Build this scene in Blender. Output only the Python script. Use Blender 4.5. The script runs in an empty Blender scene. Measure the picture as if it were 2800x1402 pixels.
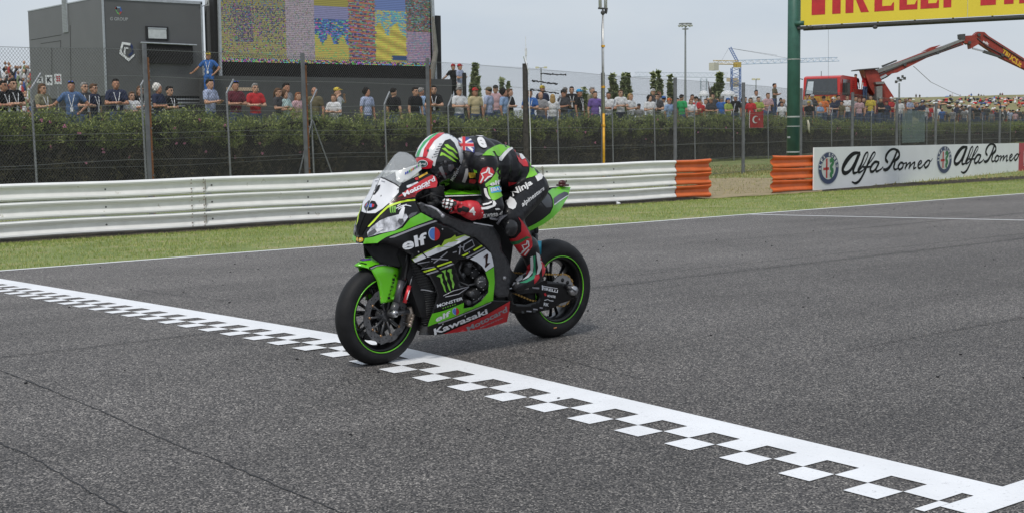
import bpy, bmesh, math, random
import numpy as np
from mathutils import Vector, Matrix, geometry
from mathutils.bvhtree import BVHTree
SC = bpy.context.scene
COL = SC.collection
rnd = random.Random(7)
NR = np.random.default_rng(11)
R = math.radians

# ---------------------------------------------------------------- camera
F, PIT, YAW, HC, ROLL = 3741.6, .0948, .8830, 1.3926, -.0117   # focal length in pixels of a 2800 px wide frame
FW = Vector((math.cos(YAW)*math.cos(PIT), math.sin(YAW)*math.cos(PIT), -math.sin(PIT)))
_r = Vector((math.sin(YAW), -math.cos(YAW), 0)); _u = _r.cross(FW)
RT = _r*math.cos(ROLL)+_u*math.sin(ROLL); UP = _u*math.cos(ROLL)-_r*math.sin(ROLL)
CAM = Vector((0, 0, HC))
cd = bpy.data.cameras.new('camera'); cam = bpy.data.objects.new('camera', cd); COL.objects.link(cam)
cd.sensor_width = 36; cd.lens = F/2800*36; cd.clip_end = 3000; cd.clip_start = .05
cam.matrix_world = Matrix(((RT.x, UP.x, -FW.x, 0), (RT.y, UP.y, -FW.y, 0), (RT.z, UP.z, -FW.z, HC), (0, 0, 0, 1)))
SC.camera = cam

# ---------------------------------------------------------------- world, sun, exposure
W = bpy.data.worlds.new('World'); SC.world = W; W.use_nodes = True
nt = W.node_tree; nt.nodes.clear()
SUN_EL, SUN_AZ = R(56), R(212)          # azimuth measured from +x towards +y
sky = nt.nodes.new('ShaderNodeTexSky'); sky.sky_type = 'NISHITA'; sky.sun_disc = False
sky.sun_elevation = SUN_EL; sky.sun_rotation = R(90)-SUN_AZ; sky.air_density = 1.2; sky.dust_density = 2.5
tc = nt.nodes.new('ShaderNodeTexCoord'); mp = nt.nodes.new('ShaderNodeMapping'); mp.inputs['Scale'].default_value = (1, 1, 3.2)
nz = nt.nodes.new('ShaderNodeTexNoise'); nz.inputs['Scale'].default_value = 2.6; nz.inputs['Detail'].default_value = 6; nz.inputs['Roughness'].default_value = .55
cr = nt.nodes.new('ShaderNodeValToRGB')
cr.color_ramp.elements[0].position = .3; cr.color_ramp.elements[0].color = (3.95, 4.5, 5.3, 1)
cr.color_ramp.elements[1].position = .75; cr.color_ramp.elements[1].color = (5.25, 5.55, 5.9, 1)
mx = nt.nodes.new('ShaderNodeMix'); mx.data_type = 'RGBA'; mx.inputs[0].default_value = .86
bg = nt.nodes.new('ShaderNodeBackground'); bg.inputs['Strength'].default_value = .1
wo = nt.nodes.new('ShaderNodeOutputWorld')
L = nt.links
L.new(tc.outputs['Generated'], mp.inputs[0]); L.new(mp.outputs[0], nz.inputs['Vector']); L.new(nz.outputs[0], cr.inputs[0])
L.new(sky.outputs[0], mx.inputs[6]); L.new(cr.outputs[0], mx.inputs[7]); L.new(mx.outputs[2], bg.inputs[0]); L.new(bg.outputs[0], wo.inputs[0])
sd = bpy.data.lights.new('sun', 'SUN'); sd.energy = 1.5; sd.angle = R(11); sd.color = (1, .96, .9)
so = bpy.data.objects.new('sun', sd); COL.objects.link(so)
sv = Vector((math.cos(SUN_EL)*math.cos(SUN_AZ), math.cos(SUN_EL)*math.sin(SUN_AZ), math.sin(SUN_EL)))
so.rotation_euler = sv.to_track_quat('Z', 'Y').to_euler()
SC.view_settings.view_transform = 'Standard'; SC.view_settings.look = 'None'
SC.view_settings.exposure = .45; SC.view_settings.gamma = 1; SC.view_settings.use_curve_mapping = False

# ---------------------------------------------------------------- sight lines: a pixel of the 2800x1402 photograph to a place
def ray(x, y): return FW+RT*((x-1400)/F)-UP*((y-701)/F)
def at_z(x, y, z): d = ray(x, y); return CAM+d*((z-HC)/d.z)
def at_v(x, y, v): d = ray(x, y); return CAM+d*(v/d.y)
def at_w(x, y, w): return CAM+ray(x, y)*w
def on_plane(x, y, p0, n): d = ray(x, y); return CAM+d*((p0-CAM).dot(n)/d.dot(n))

# ---------------------------------------------------------------- helpers
def mat(name, col, rough=.6, metal=0., var=.12, scale=8., bump=0., coat=0., emit=None, alpha=1., bscale=None, stain=None):
    m = bpy.data.materials.new(name); m.use_nodes = True; t = m.node_tree; b = t.nodes['Principled BSDF']
    b.inputs['Roughness'].default_value = rough; b.inputs['Metallic'].default_value = metal
    if coat: b.inputs['Coat Weight'].default_value = coat; b.inputs['Coat Roughness'].default_value = .08
    if max(col) < .05: b.inputs['Specular IOR Level'].default_value = .25
    if alpha < 1: b.inputs['Alpha'].default_value = alpha
    c = t.nodes.new('ShaderNodeTexCoord'); n = t.nodes.new('ShaderNodeTexNoise')
    n.inputs['Scale'].default_value = scale; n.inputs['Detail'].default_value = 5
    t.links.new(c.outputs['Object'], n.inputs['Vector'])
    r = t.nodes.new('ShaderNodeValToRGB')
    r.color_ramp.elements[0].position = .3; r.color_ramp.elements[1].position = .7
    r.color_ramp.elements[0].color = tuple(max(0, x*(1-var)) for x in col)+(1,)
    r.color_ramp.elements[1].color = tuple(min(1, x*(1+var)) for x in col)+(1,)
    t.links.new(n.outputs[0], r.inputs[0]); out = r.outputs[0]
    if stain:                                    # blotches of a second colour: (colour, scale, threshold)
        n2 = t.nodes.new('ShaderNodeTexNoise'); n2.inputs['Scale'].default_value = stain[1]; n2.inputs['Detail'].default_value = 8; n2.inputs['Roughness'].default_value = .7
        t.links.new(c.outputs['Object'], n2.inputs['Vector'])
        r2 = t.nodes.new('ShaderNodeValToRGB'); r2.color_ramp.elements[0].position = stain[2]; r2.color_ramp.elements[1].position = stain[2]+.1
        t.links.new(n2.outputs[0], r2.inputs[0])
        x = t.nodes.new('ShaderNodeMix'); x.data_type = 'RGBA'; t.links.new(r2.outputs[0], x.inputs[0]); t.links.new(out, x.inputs[6]); x.inputs[7].default_value = tuple(stain[0])+(1,)
        out = x.outputs[2]
    t.links.new(out, b.inputs['Base Color'])
    if bump:
        bn = t.nodes.new('ShaderNodeTexNoise'); bn.inputs['Scale'].default_value = bscale or scale*4; bn.inputs['Detail'].default_value = 4
        t.links.new(c.outputs['Object'], bn.inputs['Vector'])
        bp = t.nodes.new('ShaderNodeBump'); bp.inputs['Strength'].default_value = bump; bp.inputs['Distance'].default_value = .02
        t.links.new(bn.outputs[0], bp.inputs['Height']); t.links.new(bp.outputs[0], b.inputs['Normal'])
    if emit: b.inputs['Emission Color'].default_value = tuple(emit[0])+(1,); b.inputs['Emission Strength'].default_value = emit[1]
    return m
_mc = {}
def M(name, *a, **k):
    if name not in _mc: _mc[name] = mat(name, *a, **k)
    return _mc[name]

def setp(o, label=None, cat=None, group=None, kind=None):
    if label: o['label'] = label
    if cat: o['category'] = cat
    if group: o['group'] = group
    if kind: o['kind'] = kind
    return o
def empty(name, loc=(0, 0, 0), rot=None, **k):
    o = bpy.data.objects.new(name, None); COL.objects.link(o); o.empty_display_size = .1
    o.matrix_world = Matrix.Translation(loc) @ (rot.to_4x4() if rot is not None else Matrix())
    return setp(o, **k)
WM = {}                                       # world matrices of the empties
def link(name, me, parent=None, world=True, **k):
    o = bpy.data.objects.new(name, me); COL.objects.link(o)
    if parent is not None:
        o.parent = parent
        if world:
            r = parent; mw = Matrix()
            ch = []
            while r is not None: ch.append(r); r = r.parent
            for q in reversed(ch): mw = mw @ q.matrix_parent_inverse @ q.matrix_basis
            o.matrix_parent_inverse = mw.inverted()
    return setp(o, **k)

class MB:
    """collects shapes and links them as one mesh object"""
    def __init__(s): s.v = []; s.f = []; s.mi = []; s.m = 0
    def add(s, vs, fs):
        n = len(s.v); s.v += [tuple(v) for v in vs]; s.f += [tuple(i+n for i in f) for f in fs]; s.mi += [s.m]*len(fs)
    def box(s, c, d, rot=None, top=1.):
        c = Vector(c); x, y, z = d[0]/2, d[1]/2, d[2]/2; vs = []
        for k, (sx, sy, sz) in enumerate([(-1,-1,-1),(1,-1,-1),(1,1,-1),(-1,1,-1),(-1,-1,1),(1,-1,1),(1,1,1),(-1,1,1)]):
            t = top if sz > 0 else 1
            p = Vector((sx*x*t, sy*y*t, sz*z)); vs.append(c+(rot @ p if rot else p))
        s.add(vs, [(3,2,1,0),(4,5,6,7),(0,1,5,4),(1,2,6,5),(2,3,7,6),(3,0,4,7)])
    def cyl(s, a, b, r1, r2=None, n=10, cap=True):
        a = Vector(a); b = Vector(b); r2 = r1 if r2 is None else r2; d = (b-a)
        if d.length < 1e-7: return
        q = d.to_track_quat('Z', 'Y'); vs = []
        for i in range(n):
            t = 2*math.pi*i/n; e = q @ Vector((math.cos(t), math.sin(t), 0)); vs += [a+e*r1, b+e*r2]
        fs = [(2*i, 2*((i+1) % n), 2*((i+1) % n)+1, 2*i+1) for i in range(n)]
        if cap: fs += [tuple(2*i for i in reversed(range(n))), tuple(2*i+1 for i in range(n))]
        s.add(vs, fs)
    def tube(s, pts, r, n=8, closed=False):
        pts = [Vector(p) for p in pts]; m = len(pts); rr = r if isinstance(r, (list, tuple)) else [r]*m
        vs = []; ref = Vector((.123, .351, .93)).normalized()
        for i, p in enumerate(pts):
            if closed: t = pts[(i+1) % m]-pts[i-1]
            else: t = pts[min(i+1, m-1)]-pts[max(i-1, 0)]
            t.normalize(); a = ref-t*ref.dot(t)
            if a.length < .05: a = Vector((1, 0, 0))-t*t.x
            a.normalize(); ref = a; b = t.cross(a)
            for k in range(n):
                c = 2*math.pi*k/n; vs.append(p+(a*math.cos(c)+b*math.sin(c))*rr[i])
        fs = []
        for i in range(m if closed else m-1):
            j = (i+1) % m
            for k in range(n): fs.append((i*n+k, i*n+(k+1) % n, j*n+(k+1) % n, j*n+k))
        if not closed: fs += [tuple(reversed(range(n))), tuple((m-1)*n+k for k in range(n))]
        s.add(vs, fs)
    def sph(s, c, r, n=10, m=7, rot=None):
        c = Vector(c); r = (r, r, r) if not isinstance(r, (tuple, list)) else r; vs = [c+(rot @ Vector((0,0,-r[2])) if rot else Vector((0,0,-r[2])))]
        for j in range(1, m):
            ph = math.pi*j/m-math.pi/2
            for i in range(n):
                t = 2*math.pi*i/n; p = Vector((r[0]*math.cos(ph)*math.cos(t), r[1]*math.cos(ph)*math.sin(t), r[2]*math.sin(ph)))
                vs.append(c+(rot @ p if rot else p))
        vs.append(c+(rot @ Vector((0,0,r[2])) if rot else Vector((0,0,r[2]))))
        fs = [(0, 1+(i+1) % n, 1+i) for i in range(n)]
        for j in range(m-2):
            for i in range(n):
                a = 1+j*n+i; b = 1+j*n+(i+1) % n; fs.append((a, b, b+n, a+n))
        e = len(vs)-1; fs += [(e-n+i, e-n+(i+1) % n, e) for i in range(n)]
        s.add(vs, fs)
    def lathe(s, prof, c, axis, n=48, closed=False):
        """prof: (radius, along axis)"""
        c = Vector(c); ax = Vector(axis).normalized(); q = ax.to_track_quat('Z', 'Y'); m = len(prof); vs = []
        for i in range(n):
            t = 2*math.pi*i/n; e = q @ Vector((math.cos(t), math.sin(t), 0))
            for r_, h in prof: vs.append(c+e*r_+ax*h)
        fs = []
        for i in range(n):
            j = (i+1) % n
            for k in range(m if closed else m-1): k2 = (k+1) % m; fs.append((i*m+k, i*m+k2, j*m+k2, j*m+k))
        s.add(vs, fs)
    def prism(s, pts, d):
        """closed outline pts (3-D, planar) pushed along vector d"""
        n = len(pts); pts = [Vector(p) for p in pts]; d = Vector(d)
        s.add(pts+[p+d for p in pts], [tuple(range(n)), tuple(reversed(range(n, 2*n)))]+[(i, i+n, (i+1) % n+n, (i+1) % n) for i in range(n)])
    def build(s, name, m, parent=None, smooth=False, world=True, fix=True, **k):
        me = bpy.data.meshes.new(name); me.from_pydata(s.v, [], s.f); 
        ms = m if isinstance(m, (list, tuple)) else [m]
        for q in ms: me.materials.append(q)
        if len(ms) > 1: me.polygons.foreach_set('material_index', s.mi)
        if fix:
            bm = bmesh.new(); bm.from_mesh(me); bmesh.ops.recalc_face_normals(bm, faces=bm.faces); bm.to_mesh(me); bm.free()
        if smooth: me.polygons.foreach_set('use_smooth', [True]*len(me.polygons)); 
        me.update()
        return link(name, me, parent, world, **k)

def np_mesh(name, V, Fc, m, parent=None, world=True, smooth=False, **k):
    me = bpy.data.meshes.new(name); V = np.asarray(V, dtype=np.float32).reshape(-1, 3); Fc = np.asarray(Fc, dtype=np.int32); n = Fc.shape[1]
    me.vertices.add(len(V)); me.vertices.foreach_set('co', V.ravel())
    me.loops.add(Fc.size); me.loops.foreach_set('vertex_index', Fc.ravel())
    me.polygons.add(len(Fc)); me.polygons.foreach_set('loop_start', np.arange(0, Fc.size, n, dtype=np.int32)); me.polygons.foreach_set('loop_total', np.full(len(Fc), n, dtype=np.int32))
    if smooth: me.polygons.foreach_set('use_smooth', [True]*len(Fc))
    me.update(calc_edges=True)
    for q in (m if isinstance(m, (list, tuple)) else [m]): me.materials.append(q)
    return link(name, me, parent, world, **k)

def spline(pts, n=6, closed=False):
    """Catmull-Rom through 2-D or 3-D points"""
    P = [Vector(p) for p in pts]; m = len(P); out = []
    for i in range(m if closed else m-1):
        p1, p2 = P[i], P[(i+1) % m]
        p0 = P[i-1] if (closed or i > 0) else p1*2-p2
        p3 = P[(i+2) % m] if (closed or i < m-2) else p2*2-p1
        for k in range(n):
            t = k/n; out.append(.5*((2*p1)+(p2-p0)*t+(2*p0-5*p1+4*p2-p3)*t*t+(3*p1-p0-3*p2+p3)*t**3))
    if not closed: out.append(P[-1])
    return out

def inpoly(x, y, poly):
    c = False; j = len(poly)-1
    for i in range(len(poly)):
        xi, yi = poly[i][0], poly[i][1]; xj, yj = poly[j][0], poly[j][1]
        if (yi > y) != (yj > y) and x < (xj-xi)*(y-yi)/(yj-yi)+xi: c = not c
        j = i
    return c
def fill2d(outer, holes=(), step=6.):
    """triangulate a 2-D outline, with inner points every `step` so that it can follow a curved surface"""
    vs = []; es = []
    def loop(pl):
        a = []
        for i in range(len(pl)):
            p, q = pl[i], pl[(i+1) % len(pl)]; d = math.hypot(q[0]-p[0], q[1]-p[1]); k = max(1, int(round(d/step)))
            for j in range(k): a.append((p[0]+(q[0]-p[0])*j/k, p[1]+(q[1]-p[1])*j/k))
        n = len(vs); vs.extend(a); es.extend((n+i, n+(i+1) % len(a)) for i in range(len(a))); return a
    allb = loop(outer)
    for hl in holes: allb += loop(hl)
    xs = [p[0] for p in outer]; ys = [p[1] for p in outer]
    A = np.array(allb); y = min(ys)+step*.5; row = 0
    while y < max(ys):
        x = min(xs)+(step*.5 if row % 2 else step)
        while x < max(xs):
            if inpoly(x, y, outer) and not any(inpoly(x, y, h_) for h_ in holes) and ((A-(x, y))**2).sum(1).min() > (step*.45)**2: vs.append((x, y))
            x += step
        y += step*.87; row += 1
    r = geometry.delaunay_2d_cdt([Vector(v) for v in vs], es, [], 0, 1e-5)
    V2, T = r[0], r[2]; out = []
    for t in T:
        cx = sum(V2[i][0] for i in t)/len(t); cy = sum(V2[i][1] for i in t)/len(t)
        if inpoly(cx, cy, outer) and not any(inpoly(cx, cy, h_) for h_ in holes): out.append(tuple(t))
    return [(v[0], v[1]) for v in V2], out

_tx = {}
def text2d(s, bold=.0, shear=0.):
    """flat lettering, as 2-D points scaled to a box 0..1 x 0..1, and its faces"""
    key = (s, bold, shear)
    if key not in _tx:
        c = bpy.data.curves.new('t', 'FONT'); c.body = s; c.offset = bold; c.shear = shear; c.resolution_u = 3; c.size = 1
        o = bpy.data.objects.new('t', c); COL.objects.link(o); dg = bpy.context.evaluated_depsgraph_get(); me = bpy.data.meshes.new_from_object(o.evaluated_get(dg))
        V = np.array([v.co[:2] for v in me.vertices]); fs = [tuple(p.vertices) for p in me.polygons]
        bpy.data.objects.remove(o); bpy.data.curves.remove(c); bpy.data.meshes.remove(me)
        lo = V.min(0); hi = V.max(0); _tx[key] = ((V-lo)/(hi-lo), fs)
    return _tx[key]
def quad_text(s, q, bold=.0, shear=0.):
    """lettering laid into the four corners q: bottom left, bottom right, top right, top left"""
    V, fs = text2d(s, bold, shear); q = [Vector(p) for p in q]
    return [q[0]*(1-a)*(1-b)+q[1]*a*(1-b)+q[2]*a*b+q[3]*(1-a)*b for a, b in V], fs
for _s in (('elf', .02), ('Kawasaki', .03), ('Motocard', .03), ('MONSTER', .03), ('Ninja', .03), ('alpinestars', .02), ('G GROUP', .02), ('PIRELLI', .03), ('1', .03), ('RK', .03), ('EBAY', .02), ('TRUCS.it', .03), ('pik', .03), ('2', .03), ('K', .03), ('55', .03), ('4', .03), ('e', .04), ('elf', .03), ('Arai', .02), ('Motul', .02))+tuple((c, .03) for c in 'ALFROMEPI'): text2d(*_s)

def blob(elems, voxel, smooth=2, name='blob'):
    """one closed continuous surface from capsules ('c',a,b,r1,r2) and ellipsoids ('s',c,(rx,ry,rz)[,rot])"""
    b = MB()
    for e in elems:
        if e[0] == 'c':
            _, a, c, r1, r2 = e; a = Vector(a); c = Vector(c)
            b.sph(a, r1, 14, 9); b.sph(c, r2, 14, 9); b.cyl(a, c, r1, r2, 14)
        else: b.sph(e[1], e[2], 18, 12, e[3] if len(e) > 3 else None)
    me = bpy.data.meshes.new(name); me.from_pydata(b.v, [], b.f)
    o = bpy.data.objects.new(name, me); COL.objects.link(o)
    m = o.modifiers.new('r', 'REMESH'); m.mode = 'VOXEL'; m.voxel_size = voxel; m.use_smooth_shade = True
    if smooth: m = o.modifiers.new('s', 'SMOOTH'); m.iterations = smooth; m.factor = .6
    dg = bpy.context.evaluated_depsgraph_get(); out = bpy.data.meshes.new_from_object(o.evaluated_get(dg)); out.name = name
    bpy.data.objects.remove(o); bpy.data.meshes.remove(me)
    out.polygons.foreach_set('use_smooth', [True]*len(out.polygons))
    return out

# ================================================================ blobs built first, while the scene is still small
def hand_elems(w, d, s=1.):
    """small hand with palm, four fingers and a thumb for the spectators"""
    w = Vector(w); d = Vector(d).normalized(); side = d.cross(Vector((0, 0, 1)));
    if side.length < .1: side = Vector((0, 1, 0))
    side.normalize(); e = [('s', w+d*.045*s, (.04*s, .04*s, .03*s))]
    for k in range(4):
        p = w+d*.07*s+side*(k-1.5)*.02*s; q = p+d*.05*s*(1-.12*abs(k-1.5)); e.append(('c', p, q, .0105*s, .009*s))
    e.append(('c', w+d*.03*s-side*.035*s, w+d*.075*s-side*.05*s, .012*s, .01*s))
    return e
ARM = {  # shoulder, elbow, wrist, hand direction (left arm, y > 0; mirrored for the right one)
 'down': [((0, .175, 1.42), (.0, .25, 1.14), (.05, .25, .9), (.1, 0, -1))]*2,
 'cross': [((0, .175, 1.42), (.06, .25, 1.17), (.2, .02, 1.16), (0, -1, .1)), ((0, -.175, 1.42), (.06, -.25, 1.17), (.22, -.02, 1.19), (0, 1, .1))],
 'hold': [((0, .175, 1.42), (.06, .24, 1.17), (.27, .1, 1.2), (.6, -.7, .3)), ((0, -.175, 1.42), (.06, -.24, 1.17), (.27, -.08, 1.2), (.6, .7, .3))],
 'hip': [((0, .175, 1.42), (-.03, .38, 1.2), (.03, .2, 1.02), (.3, -.6, -.5)), ((0, -.175, 1.42), (.0, -.38, 1.22), (-.02, -.6, 1.05), (0, -1, -.2))],
 'up': [((0, .175, 1.42), (.06, .38, 1.35), (.12, .2, 1.52), (.3, -.6, .4)), ((0, -.175, 1.42), (.06, -.38, 1.35), (.12, -.2, 1.52), (.3, .6, .4))],
}
def body_elems(pose):
    e = [('s', (.0, 0, 1.635), (.104, .084, .128)), ('s', (.03, 0, 1.57), (.07, .065, .075)), ('c', (-.015, 0, 1.42), (0, 0, 1.56), .056, .054),
         ('c', (.085, 0, 1.62), (.112, 0, 1.597), .012, .014), ('s', (.088, 0, 1.655), (.02, .055, .014)), ('s', (.095, 0, 1.557), (.016, .028, .008)),
         ('s', (-.01, .08, 1.61), (.02, .012, .03)), ('s', (-.01, -.08, 1.61), (.02, .012, .03)),
         ('s', (0, 0, 1.3), (.1, .15, .17)), ('s', (0, 0, 1.1), (.095, .145, .16)), ('s', (0, 0, .96), (.1, .155, .12)), ('c', (0, .11, 1.42), (0, -.11, 1.42), .07, .07)]
    for k, (s_, el, w, d) in enumerate(ARM[pose]):
        s_ = Vector(s_); el = Vector(el); w = Vector(w)
        if pose == 'down' and k: s_.y *= -1; el.y *= -1; w.y *= -1
        e += [('c', s_, el, .055, .043), ('c', el, w, .043, .028)]+hand_elems(w, d)
    for sg in (1, -1): e += [('c', (0, .09*sg, .92), (.01, .1*sg, .5), .08, .055), ('c', (.01, .1*sg, .5), (-.02, .11*sg, .09), .052, .038), ('c', (-.03, .11*sg, .05), (.14, .12*sg, .035), .045, .035)]
    return e
def shirt_elems(pose):
    e = [('s', (0, 0, 1.3), (.12, .168, .185)), ('s', (0, 0, 1.1), (.115, .155, .18)), ('c', (0, .125, 1.425), (0, -.125, 1.425), .088, .088), ('s', (0, 0, .97), (.118, .16, .09))]
    for k, (s_, el, w, d) in enumerate(ARM[pose]):
        s_ = Vector(s_); el = Vector(el)
        if pose == 'down' and k: s_.y *= -1; el.y *= -1
        e.append(('c', s_, s_.lerp(el, .6), .072, .064))
    return e
def trouser_elems():
    e = [('s', (0, 0, .93), (.12, .175, .11))]
    for sg in (1, -1): e += [('c', (0, .09*sg, .9), (.01, .1*sg, .5), .098, .075), ('c', (.01, .1*sg, .5), (-.02, .11*sg, .12), .073, .058)]
    return e
PB = {p: blob(body_elems(p), .017, 1, 'person_body') for p in ARM}
PS = {p: blob(shirt_elems(p), .022, 2, 'shirt') for p in ARM}
PT = blob(trouser_elems(), .025, 2, 'trousers')
PH = {'short': blob([('s', (-.022, 0, 1.672), (.098, .088, .098)), ('s', (.05, 0, 1.725), (.05, .07, .035))], .014, 2, 'hair'),
      'long': blob([('s', (-.025, 0, 1.665), (.1, .092, .105)), ('s', (-.06, 0, 1.55), (.06, .09, .16)), ('c', (-.05, .06, 1.6), (-.04, .08, 1.42), .04, .03), ('c', (-.05, -.06, 1.6), (-.04, -.08, 1.42), .04, .03), ('s', (.045, 0, 1.728), (.05, .07, .035))], .014, 2, 'hair'),
      'tail': blob([('s', (-.022, 0, 1.672), (.1, .09, .1)), ('c', (-.11, 0, 1.68), (-.15, 0, 1.5), .035, .025), ('s', (.05, 0, 1.725), (.05, .07, .035))], .014, 2, 'hair'),
      'bald': blob([('s', (-.045, 0, 1.62), (.07, .086, .05))], .014, 2, 'hair'),
      'curly': blob([('s', (-.03, 0, 1.665), (.12, .12, .125))]+[('s', (-.03+.1*math.cos(a)*math.cos(b), .11*math.sin(a)*math.cos(b), 1.66+.12*math.sin(b)), (.03, .03, .03)) for a, b in [(1.2, .1), (1.9, .5), (2.6, -.2), (3.4, .4), (4.2, -.1), (5., .5), (2.2, 1.1), (4., 1.1), (1.5, -.6), (4.8, -.6)]], .014, 1, 'hair')}
PC = blob([('s', (-.01, 0, 1.705), (.108, .096, .075)), ('s', (.1, 0, 1.7), (.08, .07, .014))], .013, 2, 'cap')
PW = blob([('s', (-.0, 0, 1.72), (.1, .09, .07)), ('s', (0, 0, 1.7), (.19, .18, .014))], .013, 2, 'sun_hat')
PG = blob([('s', (.088, .033, 1.652), (.016, .03, .02)), ('s', (.088, -.033, 1.652), (.016, .03, .02)), ('c', (.06, .07, 1.657), (-.02, .083, 1.65), .006, .006), ('c', (.06, -.07, 1.657), (-.02, -.083, 1.65), .006, .006)], .006, 1, 'sunglasses')
PGT = blob([('s', (.06, .033, 1.745), (.022, .03, .02)), ('s', (.06, -.033, 1.745), (.022, .03, .02))], .008, 1, 'sunglasses')
PL = None
_lb = MB(); _lb.tube([(-.02, .06, 1.5), (.1, .07, 1.42), (.135, .03, 1.25), (.14, .0, 1.12)], .009, 5); _lb.tube([(-.02, -.06, 1.5), (.1, -.07, 1.42), (.135, -.03, 1.25), (.14, .0, 1.12)], .009, 5); _lb.box((.145, 0, 1.07), (.008, .07, .1))
_t = _lb.build('lanyard', M('pale_cloth', (.7, .72, .75)), world=False); PL = _t.data; bpy.data.objects.remove(_t)
for me in list(PB.values())+list(PS.values())+list(PH.values())+[PT, PC, PW, PG, PGT]: me.materials.append(None)

# ================================================================ the bike's own frame: x forward, y to its left (towards the camera), z up
BU0, BV0, PSI, LEAN = 4.51, 6.757, .063, .036
BAX = Vector((-math.cos(PSI), -math.sin(PSI), 0)); _ay = Vector((math.sin(PSI), -math.cos(PSI), 0)); _az = Vector((0, 0, 1))
BAY = _ay*math.cos(LEAN)-_az*math.sin(LEAN); BAZ = _az*math.cos(LEAN)+_ay*math.sin(LEAN)
BO = Vector((BU0, BV0, -.018*(7.4-BV0)))
BM = Matrix(((BAX.x, BAY.x, BAZ.x, BO.x), (BAX.y, BAY.y, BAZ.y, BO.y), (BAX.z, BAY.z, BAZ.z, BO.z), (0, 0, 0, 1)))
BMI = BM.inverted(); CL = BMI @ CAM
def bray(x, y): return BMI.to_3x3() @ ray(x, y)
def BL(x, y, off): d = bray(x, y); return CL+d*((off-CL.y)/d.y)
def crop(ox, oy, s): return lambda *a: (ox+a[0]/s, oy+a[1]/s)+tuple(a[2:])
Z1 = crop(900, 640, 3.4875); Z2 = crop(1100, 360, 4.3); Z3 = crop(940, 400, 4.03); Z4 = crop(1260, 580, 3.584); Z6 = crop(980, 640, 4.3); ZK = crop(880, 340, 1.8974)
def Z(c, pts): return [c(*p) for p in pts]
def P2(c, x, y, o): q = c(x, y); return BL(q[0], q[1], o)

# ---------------------------------------------------------------- rider's suit, helmet, gloves, boots
sh = P2(Z2, 965, 400, .21); el = P2(Z2, 1085, 880, .33); wr = P2(Z2, 890, 945, .30); hp = P2(Z2, 1540, 660, .15); kn = P2(Z2, 1265, 1010, .26); an = P2(Z4, 690, 430, .22)
def mir(p): return Vector((p.x, -p.y, p.z))
suit = []
for x_, top, bot, ry in ((-.60, 1.25, 1.0, .14), (-.67, 1.335, 1.0, .20), (-.76, 1.35, .99, .205), (-.86, 1.33, 1.0, .19), (-.96, 1.295, .98, .175), (-1.06, 1.245, .94, .172), (-1.15, 1.165, .92, .17), (-1.22, 1.085, .93, .15)):
    suit.append(('s', (x_, 0, (top+bot)/2), (.125, ry, (top-bot)/2)))
suit.append(('c', (-.66, 0, 1.255), (-.80, 0, 1.262), .09, .085))            # aero hump behind the helmet
suit.append(('c', (-.56, 0, 1.16), (-.64, 0, 1.2), .075, .09))
for mm in (lambda p: p, mir):
    S_, E_, W_, H_, K_, A_ = (mm(Vector(p)) for p in (sh, el, wr, hp, kn, an))
    suit += [('s', S_, (.085, .075, .085)), ('c', S_, S_.lerp(E_, .5), .078, .066), ('c', S_.lerp(E_, .5), E_, .066, .057), ('s', E_, (.06, .06, .06)), ('c', E_, W_, .056, .04),
             ('c', S_, (-.72, S_.y*.4, 1.2), .09, .11),
             ('c', H_, H_.lerp(K_, .5), .101, .09), ('c', H_.lerp(K_, .5), K_, .09, .074), ('s', K_, (.078, .07, .08)), ('c', K_, K_.lerp(A_, .5), .07, .068), ('c', K_.lerp(A_, .5), A_, .066, .05)]
SUIT = blob(suit, .011, 3, 'body')
HC_ = P2(Z2, 425, 346, .0)
helm = [('s', HC_, (.152, .128, .158)), ('s', HC_+Vector((-.02, 0, .03)), (.15, .126, .142)), ('s', HC_+Vector((.045, 0, -.085)), (.085, .085, .085)), ('s', HC_+Vector((-.115, 0, -.03)), (.06, .1, .08))]
HELM = blob(helm, .008, 3, 'helmet')
g0 = P2(Z2, 560, 865, .27)
boot = [('c', P2(Z4, 665, 330, .235), P2(Z4, 720, 520, .2), .064, .05), ('c', P2(Z4, 725, 520, .2), P2(Z4, 735, 620, .19), .052, .05), ('s', P2(Z4, 760, 560, .19), (.05, .045, .06)),
        ('c', P2(Z4, 720, 630, .19), P2(Z4, 600, 690, .2), .052, .046), ('c', P2(Z4, 600, 690, .2), P2(Z4, 545, 725, .205), .044, .032)]
BOOT = blob(boot, .009, 2, 'boot')
# gloved hand: palm, four fingers curled over the grip, thumb below
wv = (g0-wr).normalized(); bar = Vector((-.28, .9, -.2)).normalized()
kn0 = wr.lerp(g0, .78)
glove = [('c', wr+wv*.0, wr+wv*.05, .046, .042), ('s', wr.lerp(g0, .55), (.06, .042, .04)), ('c', wr.lerp(g0, .5)-bar*.022, kn0-bar*.034, .027, .02), ('c', wr.lerp(g0, .5)+bar*.022, kn0+bar*.034, .027, .02)]
fdn = Vector((.25, .0, -1)).normalized(); 
for k in range(4):
    b0 = kn0+bar*(k-1.5)*.0245+Vector((0, 0, .02)); l_ = (.9, 1.05, 1., .8)[k]
    p1 = b0+wv*.032*l_+Vector((0, 0, .006)); p2 = p1+(wv*.6+fdn*.8).normalized()*.03*l_; p3 = p2+(fdn-wv*.5).normalized()*.024*l_
    glove += [('c', b0, p1, .0125, .0118), ('c', p1, p2, .0118, .011), ('c', p2, p3, .011, .0095)]
tb = wr.lerp(g0, .5)-bar*.03-Vector((0, 0, .012))
glove += [('c', tb, tb+wv*.04-Vector((0, 0, .02)), .016, .013), ('c', tb+wv*.04-Vector((0, 0, .02)), tb+wv*.065+Vector((0, 0, -.03)), .013, .011)]
GLOVE = blob(glove, .0055, 1, 'glove')

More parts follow.
